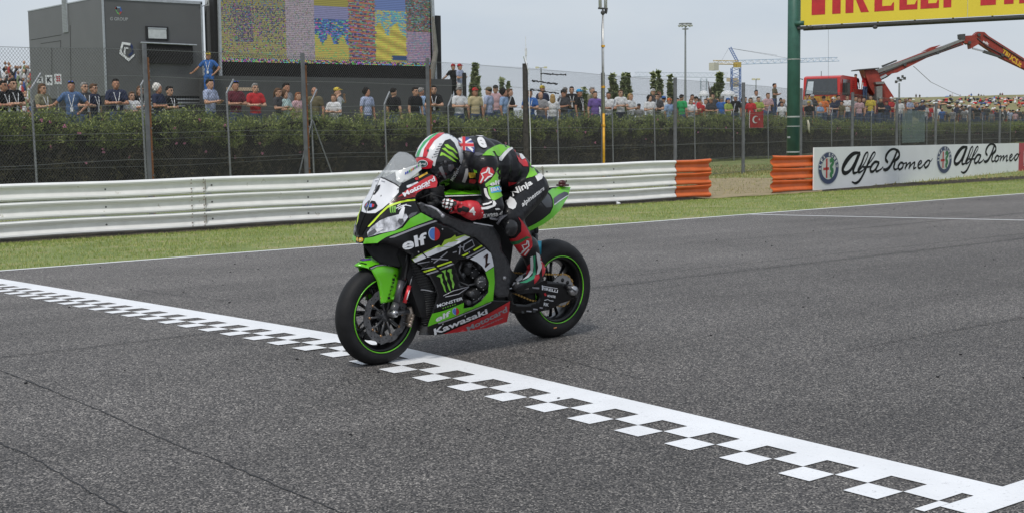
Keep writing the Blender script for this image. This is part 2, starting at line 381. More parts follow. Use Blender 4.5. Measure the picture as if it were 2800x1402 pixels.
# ================================================================ ground
def smooth(a, b, x):
    t = min(1, max(0, (x-a)/(b-a))); return t*t*(3-2*t)
def zroad(v):
    d = v-7.4; return (-.018 if d < 0 else -.0214)*(math.sqrt(d*d+.16)-.4)
F1 = lambda u: 25.5+.2523*(u-8.9)          # line of the tall catch fence
F2 = lambda u: 31.0+.2606*(u-11.5)         # line of the lower fence in front of the hedge
HILL0 = 66.
def zter(u, v):
    z = (zroad(v) if v < 22 else zroad(22))-.10*smooth(20.3, 22.3, v)
    f2 = F2(u)
    z += .18*smooth(F1(u)+.5, f2, v)
    z += (.98+.05*math.sin(u*.13))*smooth(f2+.1, f2+2.4, v)
    return z
V_EDGE = 15.62
def sheet(name, us, vs, zf, m, **k):
    V = [(u, v, zf(u, v)) for v in vs for u in us]; n = len(us)
    Fc = [(j*n+i, j*n+i+1, (j+1)*n+i+1, (j+1)*n+i) for j in range(len(vs)-1) for i in range(n-1)]
    return np_mesh(name, V, Fc, m, smooth=True, **k)

def asphalt():
    m = bpy.data.materials.new('asphalt'); m.use_nodes = True; t = m.node_tree; b = t.nodes['Principled BSDF']; b.inputs['Roughness'].default_value = .78
    N = t.nodes.new; K = t.links.new; c = N('ShaderNodeTexCoord')
    v = N('ShaderNodeTexVoronoi'); v.inputs['Scale'].default_value = 140; K(c.outputs['Object'], v.inputs['Vector'])
    sp = N('ShaderNodeSeparateColor'); K(v.outputs['Color'], sp.inputs[0])
    r = N('ShaderNodeValToRGB'); e = r.color_ramp.elements; e[0].color = (.010, .010, .010, 1); e[1].color = (.38, .355, .325, 1); e[1].position = 1.
    q = e.new(.3); q.color = (.044, .041, .041, 1); q = e.new(.68); q.color = (.104, .097, .093, 1); q = e.new(.9); q.color = (.19, .176, .163, 1); K(sp.outputs[0], r.inputs[0])
    n = N('ShaderNodeTexNoise'); n.inputs['Scale'].default_value = .5; n.inputs['Detail'].default_value = 7; K(c.outputs['Object'], n.inputs['Vector'])
    mp = N('ShaderNodeMapping'); mp.inputs['Scale'].default_value = (.05, 1.4, 1); K(c.outputs['Object'], mp.inputs[0])
    n2 = N('ShaderNodeTexNoise'); n2.inputs['Scale'].default_value = 1.; n2.inputs['Detail'].default_value = 6; K(mp.outputs[0], n2.inputs['Vector'])
    a = N('ShaderNodeMath'); a.operation = 'ADD'; K(n.outputs[0], a.inputs[0]); K(n2.outputs[0], a.inputs[1])
    mr = N('ShaderNodeMapRange'); mr.inputs[1].default_value = .7; mr.inputs[2].default_value = 1.3; mr.inputs[3].default_value = .74; mr.inputs[4].default_value = 1.27; K(a.outputs[0], mr.inputs[0])
    sy = N('ShaderNodeSeparateXYZ'); K(c.outputs['Object'], sy.inputs[0]); my = N('ShaderNodeMapRange'); my.inputs[1].default_value = 2.; my.inputs[2].default_value = 13.; my.inputs[3].default_value = .88; my.inputs[4].default_value = 1.35; K(sy.outputs[1], my.inputs[0])  # far side lightened in the colour, in place of sheen at grazing view
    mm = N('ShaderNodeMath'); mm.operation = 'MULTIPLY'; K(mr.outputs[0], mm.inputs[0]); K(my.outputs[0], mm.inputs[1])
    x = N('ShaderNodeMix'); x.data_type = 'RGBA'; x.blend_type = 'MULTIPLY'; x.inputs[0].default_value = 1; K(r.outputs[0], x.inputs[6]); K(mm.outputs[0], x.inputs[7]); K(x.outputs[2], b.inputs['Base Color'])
    bp = N('ShaderNodeBump'); bp.inputs['Strength'].default_value = .7; bp.inputs['Distance'].default_value = .006; K(v.outputs['Distance'], bp.inputs['Height']); bp.invert = True; K(bp.outputs[0], b.inputs['Normal'])
    return m
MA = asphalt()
MPAINT = M('road_paint', (.80, .81, .83), .55, var=.05, scale=3, bump=.25, bscale=90, stain=((.45, .45, .46), 38, .6))
def ground_mat(name, cols, scale, bump=.5):
    m = bpy.data.materials.new(name); m.use_nodes = True; t = m.node_tree; b = t.nodes['Principled BSDF']; b.inputs['Roughness'].default_value = .95
    c = t.nodes.new('ShaderNodeTexCoord'); n = t.nodes.new('ShaderNodeTexNoise'); n.inputs['Scale'].default_value = scale; n.inputs['Detail'].default_value = 12; n.inputs['Roughness'].default_value = .75
    t.links.new(c.outputs['Object'], n.inputs['Vector']); r = t.nodes.new('ShaderNodeValToRGB'); t.links.new(n.outputs[0], r.inputs[0])
    r.color_ramp.elements[0].position = .3; r.color_ramp.elements[1].position = .72
    r.color_ramp.elements[0].color = tuple(cols[0])+(1,); r.color_ramp.elements[1].color = tuple(cols[-1])+(1,)
    if len(cols) > 2: q = r.color_ramp.elements.new(.5); q.color = tuple(cols[1])+(1,)
    t.links.new(r.outputs[0], b.inputs['Base Color'])
    bp = t.nodes.new('ShaderNodeBump'); bp.inputs['Strength'].default_value = bump; bp.inputs['Distance'].default_value = .05; t.links.new(n.outputs[0], bp.inputs['Height']); t.links.new(bp.outputs[0], b.inputs['Normal'])
    return m
MG = ground_mat('turf_ground', [(.11, .15, .035), (.19, .235, .07), (.36, .29, .17)], 1.1)
us = list(np.arange(-60, 130, 2.))+[160, 220, 400, 900]
vs = sorted(set([-40, -20]+list(np.arange(-12, V_EDGE, .8))+[V_EDGE]))
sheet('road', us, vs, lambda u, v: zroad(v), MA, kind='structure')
vs = [V_EDGE-.0, 16.5, 18, 20, 22]+list(np.arange(23, 80, .8))+[90, 120, 200, 400, 900]
sheet('ground', us, vs, lambda u, v: zter(u, v)-.004, MG, kind='structure')

# painted markings, 4 mm above the road; `strip` follows the camber
mk = MB()
def strip(u0, u1, v0, v1, dz=.004):
    n = max(1, int(abs(v1-v0)/.3)); k = max(1, int(abs(u1-u0)/4)); vv = [v0+(v1-v0)*i/n for i in range(n+1)]; uu = [u0+(u1-u0)*i/k for i in range(k+1)]
    vs = [(a, b, zroad(b)+dz) for b in vv for a in uu]; mk.add(vs, [(j*(k+1)+i, j*(k+1)+i+1, (j+1)*(k+1)+i+1, (j+1)*(k+1)+i) for j in range(n) for i in range(k)])
U0, V0, PER = 4.400, 12.8627, .3299
UT = U0+.5347
pe = at_z(2754, 1338, zroad(2.)); V_NEAR = pe.y
strip(U0+PER, UT, V_NEAR, V_EDGE-.12); mk.build('start_line', MPAINT, kind='structure', smooth=True)
mk = MB(); n0 = -9; rows = int((V0-V_NEAR)/PER)+1
for k in range(n0, rows):
    v = V0-k*PER
    for a, b in ((0, 0), (1, -PER/2)):
        v1 = v+b; v0_ = v1-PER/2
        if v0_ < V_NEAR: v0_ = V_NEAR
        if v1 > V_EDGE-.15 or v1 <= v0_: continue
        j = [rnd.uniform(-.003, .003) for _ in range(4)]
        u0 = U0+a*PER/2; u1 = u0+PER/2
        mk.add([(u0+j[0], v0_+.002, zroad(v0_)+.004), (u1+(j[1] if not a else 0), v0_+.002+j[2], zroad(v0_)+.004), (u1, v1-.002, zroad(v1)+.004), (u0+j[3], v1-.002, zroad(v1)+.004)], [(0, 1, 2, 3)])
mk.build('start_line_chequers', MPAINT, kind='structure')
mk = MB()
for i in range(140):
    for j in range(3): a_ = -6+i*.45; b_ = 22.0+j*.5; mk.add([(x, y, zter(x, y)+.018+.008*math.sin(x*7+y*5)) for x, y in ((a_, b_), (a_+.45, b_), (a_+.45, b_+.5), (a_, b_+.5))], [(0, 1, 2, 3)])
mk.build('rail_shade_strip', M('rail_shade_soil', (.045, .035, .025), .95, var=.5, scale=7, bump=.8), kind='structure', smooth=True)  # dark soil strip, its colour standing in for the shade under the guardrail
mk = MB(); strip(-60, 400, V_EDGE-.11, V_EDGE-.005); mk.build('track_edge_line', MPAINT, kind='structure')
mk = MB(); pf = at_z(2740, 1402, zroad(V_NEAR)); wl = abs(at_z(2800, 1310, zroad(1.9)).y-at_z(2800, 1368, zroad(1.7)).y)
strip(UT-.02, 60, V_NEAR-.16, V_NEAR-.0); strip(U0+.1, UT-.02, V_NEAR-.16, V_NEAR, .0045); mk.build('near_edge_line', MPAINT, kind='structure')
mk = MB(); a = at_z(2054, 587, zroad(15.4)); b = at_z(2800, 612, zroad(12.8))
dv = (b-a); b = a+dv*1.6; q = Vector((-dv.y, dv.x, 0)).normalized()*.045; pts = []
for i in range(21):
    p = a.lerp(b, i/20)
    for s in (-1, 1): w = p+q*s; pts.append((w.x, w.y, zroad(w.y)+.0045))
mk.add(pts, [(2*i, 2*i+1, 2*i+3, 2*i+2) for i in range(20)]); mk.build('thin_guide_line', MPAINT, kind='structure')
# tar joints and hair cracks in the asphalt
mk = MB()
def crack(px, w):
    P = [at_z(x, y, zroad(max(.5, at_z(x, y, -.05).y))) for x, y in px]; P = spline(P, 14)
    vs = []; 
    for i, p in enumerate(P):
        d = (P[min(i+1, len(P)-1)]-P[max(i-1, 0)]); q = Vector((-d.y, d.x, 0)).normalized(); o = q*rnd.uniform(-.006, .006); ww = w*rnd.uniform(.5, 1.2)
        for s in (-1, 1): e = p+o+q*ww*s; vs.append((e.x, e.y, zroad(e.y)+.0025))
    mk.add(vs, [(2*i, 2*i+1, 2*i+3, 2*i+2) for i in range(len(P)-1)])
crack([(-60, 995), (0, 1014), (150, 1070), (300, 1132), (450, 1200), (620, 1268), (800, 1345), (930, 1400), (1000, 1430)], .004)
crack([(-60, 1170), (0, 1209), (80, 1245), (200, 1315), (339, 1400), (400, 1440)], .0045)
crack([(355, 782), (430, 799), (500, 808), (620, 822)], .004); crack([(360, 810), (430, 803)], .004)
crack([(1080, 925), (1300, 938), (1480, 968), (1650, 1010), (1760, 1035)], .003)
crack([(1220, 960), (1260, 948), (1300, 915)], .003)
mk.build('asphalt_cracks', M('tar', (.025, .025, .027), .6), kind='structure')

# faint rubber marks laid along the track
mk = MB()
for v_, u0_, u1_, w_, dr in ((5.2, 6.5, 22, .07, .02), (8.6, -4, 30, .1, .008), (9.3, 6, 40, .06, -.012), (3.4, 5.5, 14, .05, .05), (11.6, 10, 48, .12, .004)):
    n = 30; P = [(u0_+(u1_-u0_)*i/n, v_+dr*(u1_-u0_)*i/n+.02*math.sin(i*.7)) for i in range(n+1)]
    mk.add([(x, y+s, zroad(y+s)+.0022) for i, (x, y) in enumerate(P) for s in (-w_*min(1, i/5, (n-i)/5)/2-.002, w_*min(1, i/5, (n-i)/5)/2+.002)], [(2*i, 2*i+2, 2*i+3, 2*i+1) for i in range(n)])
mk.build('rubber_marks', mat('rubber_mark', (.02, .02, .021), .6, alpha=.17, var=.5, scale=3), kind='structure', fix=False)
# trodden dry earth in the gap between the guardrails
b = MB(); pts = [(24.2, 22.0), (25.5, 21.4), (27, 21.7), (28.6, 22.2), (30, 23.4), (32.5, 25.5), (34.5, 28), (34, 30), (31.5, 29.6), (29.5, 27.5), (27.5, 26.2), (25.8, 24.8), (24.6, 23.4)]
V_, T_ = fill2d([(p.x, p.y) for p in spline([(x, y, 0) for x, y in pts], 5, True)], step=.5); b.add([(x, y, zter(x, y)+.03+.01*math.sin(x*5)*math.sin(y*4)) for x, y in V_], T_)
b.build('dry_earth_patch', ground_mat('dry_earth', [(.15, .15, .06), (.3, .24, .14), (.38, .3, .19)], 3.), kind='structure', smooth=True)
# grass blades
MGR = []
def leaf_mat(name, c0, c1, c2, rough=.7, trans=.25):
    m = bpy.data.materials.new(name); m.use_nodes = True; t = m.node_tree; b = t.nodes['Principled BSDF']; b.inputs['Roughness'].default_value = rough
    g = t.nodes.new('ShaderNodeNewGeometry'); r = t.nodes.new('ShaderNodeValToRGB'); e = r.color_ramp.elements
    e[0].color = tuple(c0)+(1,); e[1].color = tuple(c2)+(1,); q = e.new(.6); q.color = tuple(c1)+(1,)
    t.links.new(g.outputs['Random Per Island'], r.inputs[0]); t.links.new(r.outputs[0], b.inputs['Base Color'])
    if trans: b.inputs['Transmission Weight'].default_value = 0; b.inputs['Subsurface Weight'].default_value = 0
    return m
def blades(name, uv, hmin, hmax, w, m):
    n = len(uv); u, v = uv[:, 0], uv[:, 1]; z = np.array([zter(a, b) for a, b in zip(u, v)])
    a = NR.uniform(0, 2*np.pi, n); h = NR.uniform(hmin, hmax, n); le = NR.uniform(-.6, .6, (n, 2))*h[:, None]
    dx, dy = np.cos(a)*w/2, np.sin(a)*w/2
    V = np.stack([np.stack([u-dx, v-dy, z-.01], 1), np.stack([u+dx, v+dy, z-.01], 1), np.stack([u+le[:, 0], v+le[:, 1], z+h], 1)], 1).reshape(-1, 3)
    return np_mesh(name, V, np.arange(3*n).reshape(-1, 3), m, kind='stuff', label='short green turf with dry patches beside the track', cat='grass')
n = 270000; u = -2+66*NR.random(n)**1.6; v = V_EDGE+NR.random(n)**.8*7.6
pat = np.sin(u*1.9+np.sin(v*2.1))*np.sin(v*1.7+u*.6)+.8*np.sin(u*5.1+v*3.3)*.5; keep = (NR.random(n) < np.clip(.72+.35*pat, .15, 1)) & (NR.random(n) < np.where(v > 21.2, .35, 1))
uv = np.stack([u, v], 1)[keep]
blades('grass', uv[v[keep] > V_EDGE+.03], .012, .04, .011, leaf_mat('grass_blade', (.15, .21, .035), (.26, .33, .075), (.5, .44, .2)))
n = 42000; u = 20+34*NR.random(n); v = 23.+NR.random(n)*14; v = np.minimum(v, F2(u)-.1)
keep = NR.random(n) < np.where(v < F1(u)-1., .5, 1)
o = blades('grass', np.stack([u, v], 1)[keep], .03, .1, .03, leaf_mat('grass_dry', (.15, .18, .04), (.3, .28, .1), (.5, .4, .22)))
o['label'] = 'rough half-dry grass in the gap behind the guardrail'

# ================================================================ guardrails: three stacked W-beams
MWH = M('white_paint_metal', (.82, .82, .80), .42, var=.06, scale=2.5, bump=.1, bscale=14, stain=((.30, .27, .2), 5, .66))
MWHD = M('grimy_white_metal', (.76, .75, .72), .6, var=.08, scale=4, stain=((.27, .24, .16), 5, .62))
MOR = M('orange_paint_metal', (.62, .13, .03), .45, var=.12, scale=4, bump=.08, bscale=20, stain=((.38, .1, .035), 9, .62))
MGALV = M('galvanised_steel', (.30, .31, .32), .5, .6, var=.18, scale=9, stain=((.22, .13, .08), 12, .72))
MDARK = M('dark_steel', (.06, .06, .06), .6)
BV = 22.52
WP = [(0., .01), (.04, .05), (.11, .066), (.2, .062), (.3, .04), (.4, .018), (.62, .012), (.72, .035), (.79, .062), (.88, .068), (.96, .05), (1., .01)]
def beam(u0, u1, z0, h, flare=0, v=BV):
    b = MB(); n = max(2, int(abs(u1-u0)/.4)); vs = []
    for i in range(n+1):
        t = i/n; u = u0+(u1-u0)*t; sag = .006*math.sin(u*1.7+z0*3)
        fl = 0
        if flare > 0: fl = max(0, (t-.62)/.38)
        if flare < 0: fl = max(0, (.38-t)/.38)
        for a, p in WP:
            hh = h*(1+.14*fl); vs.append((u, v-p*(1-.75*fl)+sag-.05*fl*math.sin(a*9), z0+sag-(hh-h)/2+a*hh))
    m = len(WP); fs = [(i*m+k, i*m+k+1, (i+1)*m+k+1, (i+1)*m+k) for i in range(n) for k in range(m-1)]
    nb = len(vs); vs += [(x, y+.012, z) for x, y, z in vs]; fs += [tuple(nb+q for q in reversed(f)) for f in fs]
    fs += [(i*m, (i+1)*m, nb+(i+1)*m, nb+i*m) for i in range(n)]+[(i*m+m-1, nb+i*m+m-1, nb+(i+1)*m+m-1, (i+1)*m+m-1) for i in range(n)]
    b.mi = []; b.add(vs, fs); nb_ = n*(m-1); b.mi = [1 if (q < nb_ and q % (m-1) in (3, 4, 5)) else 0 for q in range(len(fs))]; return b
ZB = at_v(0, 655, BV).z
rails = [(.0, .284), (.303, .284), (.602, .29)]
uo = at_v(1845, 500, BV).x; ue = at_v(1940, 500, BV).x
g = empty('guardrail', (8, BV, ZB), label='long white triple-beam guardrail ending in an orange section, behind the motorcycle', cat='guardrail')
segs = [(-1.0, 3.2), (3.2, 7.2), (7.2, 11.2), (11.2, 15.2), (15.2, 19.2), (19.2, uo)]
for i, (a, b_) in enumerate(segs):
    for z0, h in rails: beam(a+.004, b_, ZB+z0, h, v=BV+(.004 if i % 2 else 0)).build('rail', [MWH, MWHD], g, smooth=False)
for (a, b_) in segs[1:]:
    o = MB()
    for z0, h in rails:
        for du_ in (-.12, .12):
            for hz_ in (.12, .33, .67, .88): o.cyl((a+du_, BV-.05, ZB+z0+h*hz_), (a+du_, BV-.078, ZB+z0+h*hz_), .012, n=6)
        o.box((a+.16, BV-.045, ZB+z0+h/2), (.005, .03, h*.8))
    o.build('lap_joint', M('rusty_bolt', (.3, .27, .23), .8, var=.4, scale=30), g, kind='stuff')
for z0, h in rails: o = beam(uo+.006, ue, ZB+z0, h*1.0, 1).build('rail', [MOR, MOR], g); o['label'] = 'orange end rail'
u = -.5
pm = None
while u < ue:
    o = MB(); o.box((u, BV+.13, ZB+.42), (.06, .1, .84)); q = o.build('post', MGALV, g)
    o = MB()
    for z0, h in rails: o.cyl((u, BV-.01, ZB+z0+h/2), (u, BV-.024, ZB+z0+h/2), .016, n=6)
    o.build('bolt', MDARK, q); u += 2.
ur = at_v(2109, 500, BV).x; up_ = at_v(2228, 500, BV).x
g = empty('guardrail', (ur, BV, ZB), label='orange triple-beam guardrail end to the left of the car-maker boards', cat='guardrail')
ZB2 = at_v(2109, 527, BV).z
for z0, h in rails: beam(ur, up_+.06, ZB2+z0*1.02, h*1.02, -1).build('rail', [MOR, MOR], g)
for u in (ur+.5, ur+1.4): o = MB(); o.box((u, BV+.13, ZB2+.42), (.06, .1, .84)); o.build('post', MGALV, g)

# ================================================================ advertising boards
MBRD = M('board_face', (.78, .79, .80), .5, var=.04, scale=1.2, bump=.05)
MINK = M('black_print', (.006, .007, .007), .7); MNAVY = M('navy_print', (.02, .035, .11), .45); MREDP = M('red_print', (.45, .02, .02), .5); MGRNP = M('green_print', (.02, .17, .05), .5); MWHP = M('white_print', (.72, .73, .74), .5)
VB = BV-.13; Z5 = crop(2180, 380, 4.155)
BB0 = at_v(2226, 450, VB); BB1 = CAM+ray(2785, 420)*((at_v(2785, 420, VB)-CAM).length/ray(2785, 420).length*1.16); BB0.z = BB1.z = 0; BD = (BB1-BB0).normalized(); BN = Vector((BD.y, -BD.x, 0))   # BN: towards the road
if BN.y > 0: BN = -BN
def bz(x, y): q = Z5(x, y); p = on_plane(q[0], q[1], BB0, BN); return (Vector((p.x, p.y, 0))-BB0).dot(BD), p.z
def BP(d, z, lift=0.): p = BB0+BD*d+BN*lift; return (p.x, p.y, z)
ztop = [bz(190, 100), bz(2515, 50)]; zbot = [bz(190, 588), bz(2515, 398)]
zt = lambda u: ztop[0][1]+(ztop[1][1]-ztop[0][1])*(u-ztop[0][0])/(ztop[1][0]-ztop[0][0])
zb = lambda u: zbot[0][1]+(zbot[1][1]-zbot[0][1])*(u-zbot[0][0])/(zbot[1][0]-zbot[0][0])
def board(parent, u0, u1, m, th=.03, name='panel'):
    b = MB(); b.prism([BP(u0, zb(u0)), BP(u1, zb(u1)), BP(u1, zt(u1)), BP(u0, zt(u0))], -BN*th); return b.build(name, m, parent)
ub = [bz(x, 300)[0] for x in (190, 1155, 1560, 1915, 2230, 2515)]
def ribbon(b, pts, w, lift, n=7):
    """calligraphic stroke: pts (u, z, half width)"""
    P = spline([(p[0], p[1], p[2]) for p in pts], n); vs = []
    for i, p in enumerate(P):
        d = P[min(i+1, len(P)-1)]-P[max(i-1, 0)]; l = math.hypot(d.x, d.y) or 1; nx, nz_ = -d.y/l, d.x/l; ww = max(.003, p.z*w)
        vs += [BP(p.x+nx*ww, p.y+nz_*ww, lift), BP(p.x-nx*ww, p.y-nz_*ww, lift)]
    b.add(vs, [(2*i, 2*i+1, 2*i+3, 2*i+2) for i in range(len(P)-1)])
# pen strokes of the script lettering, traced in the crop (x, y, half width in px)
ST = [[(715, 158, 6), (640, 170, 14), (575, 230, 20), (525, 310, 20), (515, 365, 17), (545, 392, 14), (600, 360, 12), (650, 280, 12), (690, 190, 14)],
      [(712, 160, 14), (670, 260, 15), (635, 350, 15), (640, 388, 11), (680, 380, 6), (730, 330, 5)],
      [(700, 365, 6), (760, 280, 5), (800, 190, 5), (795, 155, 6), (765, 185, 9), (725, 290, 12), (690, 360, 12), (705, 383, 8), (745, 360, 5)],
      [(745, 360, 5), (830, 260, 5), (880, 185, 5), (880, 155, 6), (855, 170, 8), (810, 260, 11), (765, 370, 11), (710, 470, 11), (660, 505, 9), (618, 490, 5)],
      [(735, 322, 5), (775, 322, 8), (830, 318, 6)],
      [(930, 270, 8), (880, 265, 10), (835, 320, 12), (830, 365, 11), (860, 372, 9), (905, 320, 7), (925, 280, 8)],
      [(930, 270, 9), (895, 340, 11), (900, 372, 9), (945, 350, 6), (975, 320, 5)],
      [(1030, 270, 9), (1005, 240, 14), (1010, 190, 14), (1050, 135, 10), (1100, 118, 8), (1150, 150, 12), (1155, 200, 14), (1120, 240, 12), (1085, 262, 6)],
      [(1145, 120, 5), (1125, 160, 11), (1085, 255, 13), (1040, 330, 13), (1000, 355, 12), (975, 345, 9)],
      [(1085, 262, 8), (1110, 262, 10), (1095, 320, 12), (1110, 350, 8), (1150, 335, 5)],
      [(1170, 275, 9), (1145, 315, 11), (1160, 350, 8), (1195, 325, 9), (1200, 280, 9), (1170, 270, 8)],
      [(1205, 285, 5), (1235, 275, 6), (1240, 290, 9), (1220, 345, 9)], [(1225, 335, 6), (1260, 285, 6), (1285, 275, 8), (1275, 310, 9), (1265, 345, 9)],
      [(1268, 335, 6), (1305, 285, 6), (1335, 270, 8), (1325, 310, 9), (1320, 340, 8), (1350, 325, 5)],
      [(1370, 310, 5), (1410, 270, 7), (1400, 250, 6), (1375, 280, 9), (1370, 320, 10), (1395, 335, 7), (1440, 290, 5)],
      [(1480, 250, 8), (1445, 290, 10), (1455, 330, 9), (1490, 300, 9), (1505, 255, 8), (1480, 245, 6)], [(1490, 250, 5), (1515, 255, 4), (1535, 225, 3)]]
def logo(parent, du):
    pxm = (bz(715, 300)[0]-bz(515, 300)[0])/200; b = MB()
    for i, s in enumerate(ST):
        q = []
        for x, y, w in s:
            u, z = bz(x, y); q.append((u+du, z, w*pxm*.7))
        ribbon(b, q, 1., .006+.0015*(i % 3))
    b.build('lettering', MINK, parent)
    c0 = bz(350, 335); ru = (bz(470, 335)[0]-bz(235, 335)[0])/2; cu = (bz(470, 335)[0]+bz(235, 335)[0])/2+du; rz = (bz(350, 150)[1]-bz(350, 522)[1])/2; cz = (bz(350, 150)[1]+bz(350, 522)[1])/2
    def E(t, k): return (cu+ru*k*math.cos(t), cz+rz*k*math.sin(t))
    def ring(k0, k1, lift, m, name, n=56):
        b = MB(); vs = []
        for i in range(n):
            for k in (k0, k1): e = E(2*math.pi*i/n, k); vs.append(BP(e[0], e[1], lift))
        b.add(vs, [(2*i, 2*i+1, (2*i+3) % (2*n), (2*i+2) % (2*n)) for i in range(n)]); return b.build(name, m, bd)
    bd = empty('emblem', BP(cu, cz)); bd.parent = parent; bd.matrix_parent_inverse = parent.matrix_basis.inverted()
    ring(0, 1., .004, MNAVY, 'emblem_ring'); ring(0, .68, .007, M('silver_print', (.55, .57, .56), .4), 'emblem_field'); ring(.96, 1., .008, M('silver_rim', (.4, .42, .45), .4), 'emblem_rim')
    b = MB(); hw = ru*.075
    for q in ([(-.27-.0, -.58), (-.12, -.58), (-.12, .6), (-.27, .6)], [(-.52, -.1), (.02, -.1), (.02, .06), (-.52, .06)]): b.add([BP(cu+ru*x, cz+rz*z, .010) for x, z in q], [(0, 1, 2, 3)])
    b.build('cross', MREDP, bd)
    b = MB(); ribbon(b, [(cu+ru*x, cz+rz*z, ru*.085*w) for x, z, w in [(.1, .42, .9), (.3, .5, 1.2), (.42, .36, 1.1), (.34, .22, 1), (.2, .1, 1), (.22, -.04, 1), (.38, -.12, 1), (.36, -.26, 1), (.2, -.34, .9), (.2, -.46, .9), (.34, -.54, .7)]], 1, .012); b.build('serpent', MGRNP, bd)
    b = MB(); s = 'ALFA ROMEO'
    for i, ch in enumerate(s):
        if ch == ' ': continue
        V, fs = text2d(ch, .03); t = math.pi*(1.02-.96*i/(len(s)-1)-.02); w = .19 if ch not in 'I' else .08
        vs = []
        for a, c_ in V:
            k = .72+.22*c_; tt = t+(.5-a)*w; e = E(tt, k); vs.append(BP(e[0], e[1], .0075))
        b.add(vs, fs)
    b.build('emblem_lettering', MWHP, bd)
g = empty('advertising_board', BP(ub[0], zb(ub[0])), label='white car-maker board with the larger-looking badge and script, next to the orange guardrail', cat='advertising board')
board(g, ub[0], ub[1]-.012, MBRD); board(g, ub[1], ub[2]-.012, MBRD); logo(g, 0)
g = empty('advertising_board', BP(ub[2], zb(ub[2])), label='white car-maker board with badge and script, the further one beside the red board', cat='advertising board')
for a, b_ in ((2, 3), (3, 4), (4, 5)): board(g, ub[a], ub[b_]-.012, MBRD)
du = (bz(1668, 270)[0]-bz(352, 335)[0]); logo(g, du)
g = empty('advertising_board', BP(ub[5], zb(ub[5])), label='red advertising board with white lettering cut off by the right edge', cat='advertising board')
board(g, ub[5], ub[5]+6, M('red_board', (.42, .03, .05), .5)); b = MB()
for q in ([.55, .75, -.1, .45], [.55, 1.3, -.1, .02], [1.6, 1.8, -.1, .45]): z_ = zb(ub[5])+.35; b.prism([BP(ub[5]+a_, z_+c_, .002) for a_, c_ in ((q[0], q[2]), (q[1], q[2]), (q[1], q[3]), (q[0], q[3]))], BN*.004)
b.build('lettering', MWHP, g)

# ================================================================ fences
MWIRE = M('fence_wire', (.085, .085, .088), .6, .1); MPOST = M('fence_post', (.15, .155, .165), .6, .3, var=.2, scale=6, stain=((.2, .09, .04), 7, .7)); MRUST = M('rust', (.17, .075, .035), .9, var=.4, scale=20)
def dat(x, y, line):            # place on a fence line: line v = f(u)
    d = ray(x, y); lo, hi = 1., 400.
    for _ in range(50):
        t = (lo+hi)/2; p = CAM+d*t
        if p.y < line(p.x): lo = t
        else: hi = t
    return CAM+d*lo
DD = 2800/2576
T1 = [(-210, 103), (0, 120), (358, 120), (755, 143), (1072, 155), (1317, 170), (1513, 188), (1695, 200), (1867, 212), (2012, 226), (2142, 236), (2254, 250), (2352, 262), (2437, 271), (2513, 279), (2580, 286)]
P1 = [dat(x*DD, y*DD, F1) for x, y in T1]; 
a, b_ = P1[1], P1[2]; P1.insert(2, a.lerp(b_, .0)) if False else None
def ztop1(u):
    for p, q in zip(P1, P1[1:]):
        if u <= q.x: return p.z+(q.z-p.z)*(u-p.x)/(q.x-p.x)
    return P1[-1].z
def chain(parent, f, u0, u1, zbf, ztf, pitch, r, asp=1.15):
    V = []; Fc = []; u = u0-4
    while u < u1:
        for s in (1, -1):
            H = ztf(min(max(u, u0), u1))-zbf(u); du = H/asp*s
            a = [u if s > 0 else u+H/asp, 0.]; b = [a[0]+du, 1.]
            ta, tb = 0., 1.
            for lim, sg in ((u0, 1), (u1, -1)):
                fa = (a[0]-lim)*sg; fb = (b[0]-lim)*sg
                if fa < 0 and fb < 0: ta = 2; break
                if fa < 0: ta = max(ta, fa/(fa-fb))
                elif fb < 0: tb = min(tb, fa/(fa-fb))
            if ta >= tb: continue
            pts = []
            for t in (ta, tb):
                uu = a[0]+(b[0]-a[0])*t; pts.append((uu, f(uu), zbf(uu)+(ztf(uu)-zbf(uu))*t))
            n = len(V)
            for x, y, z in pts: V += [(x, y-r, z), (x+r*.9, y+r*.5, z-r*.3*s), (x-r*.9, y+r*.5, z+r*.3*s)]
            Fc += [(n, n+1, n+4, n+3), (n+1, n+2, n+5, n+4), (n+2, n, n+3, n+5)]
        u += pitch
    return np_mesh('wire_mesh', V, Fc, MWIRE, parent, kind='stuff')
g = empty('chain_link_fence', (8, F1(8), -.3), label='tall chain-link catch fence with thick grey posts right behind the guardrail', cat='fence')
chain(g, F1, P1[0].x, P1[-1].x, lambda u: zter(u, F1(u))+.05, ztop1, .068, .0027)
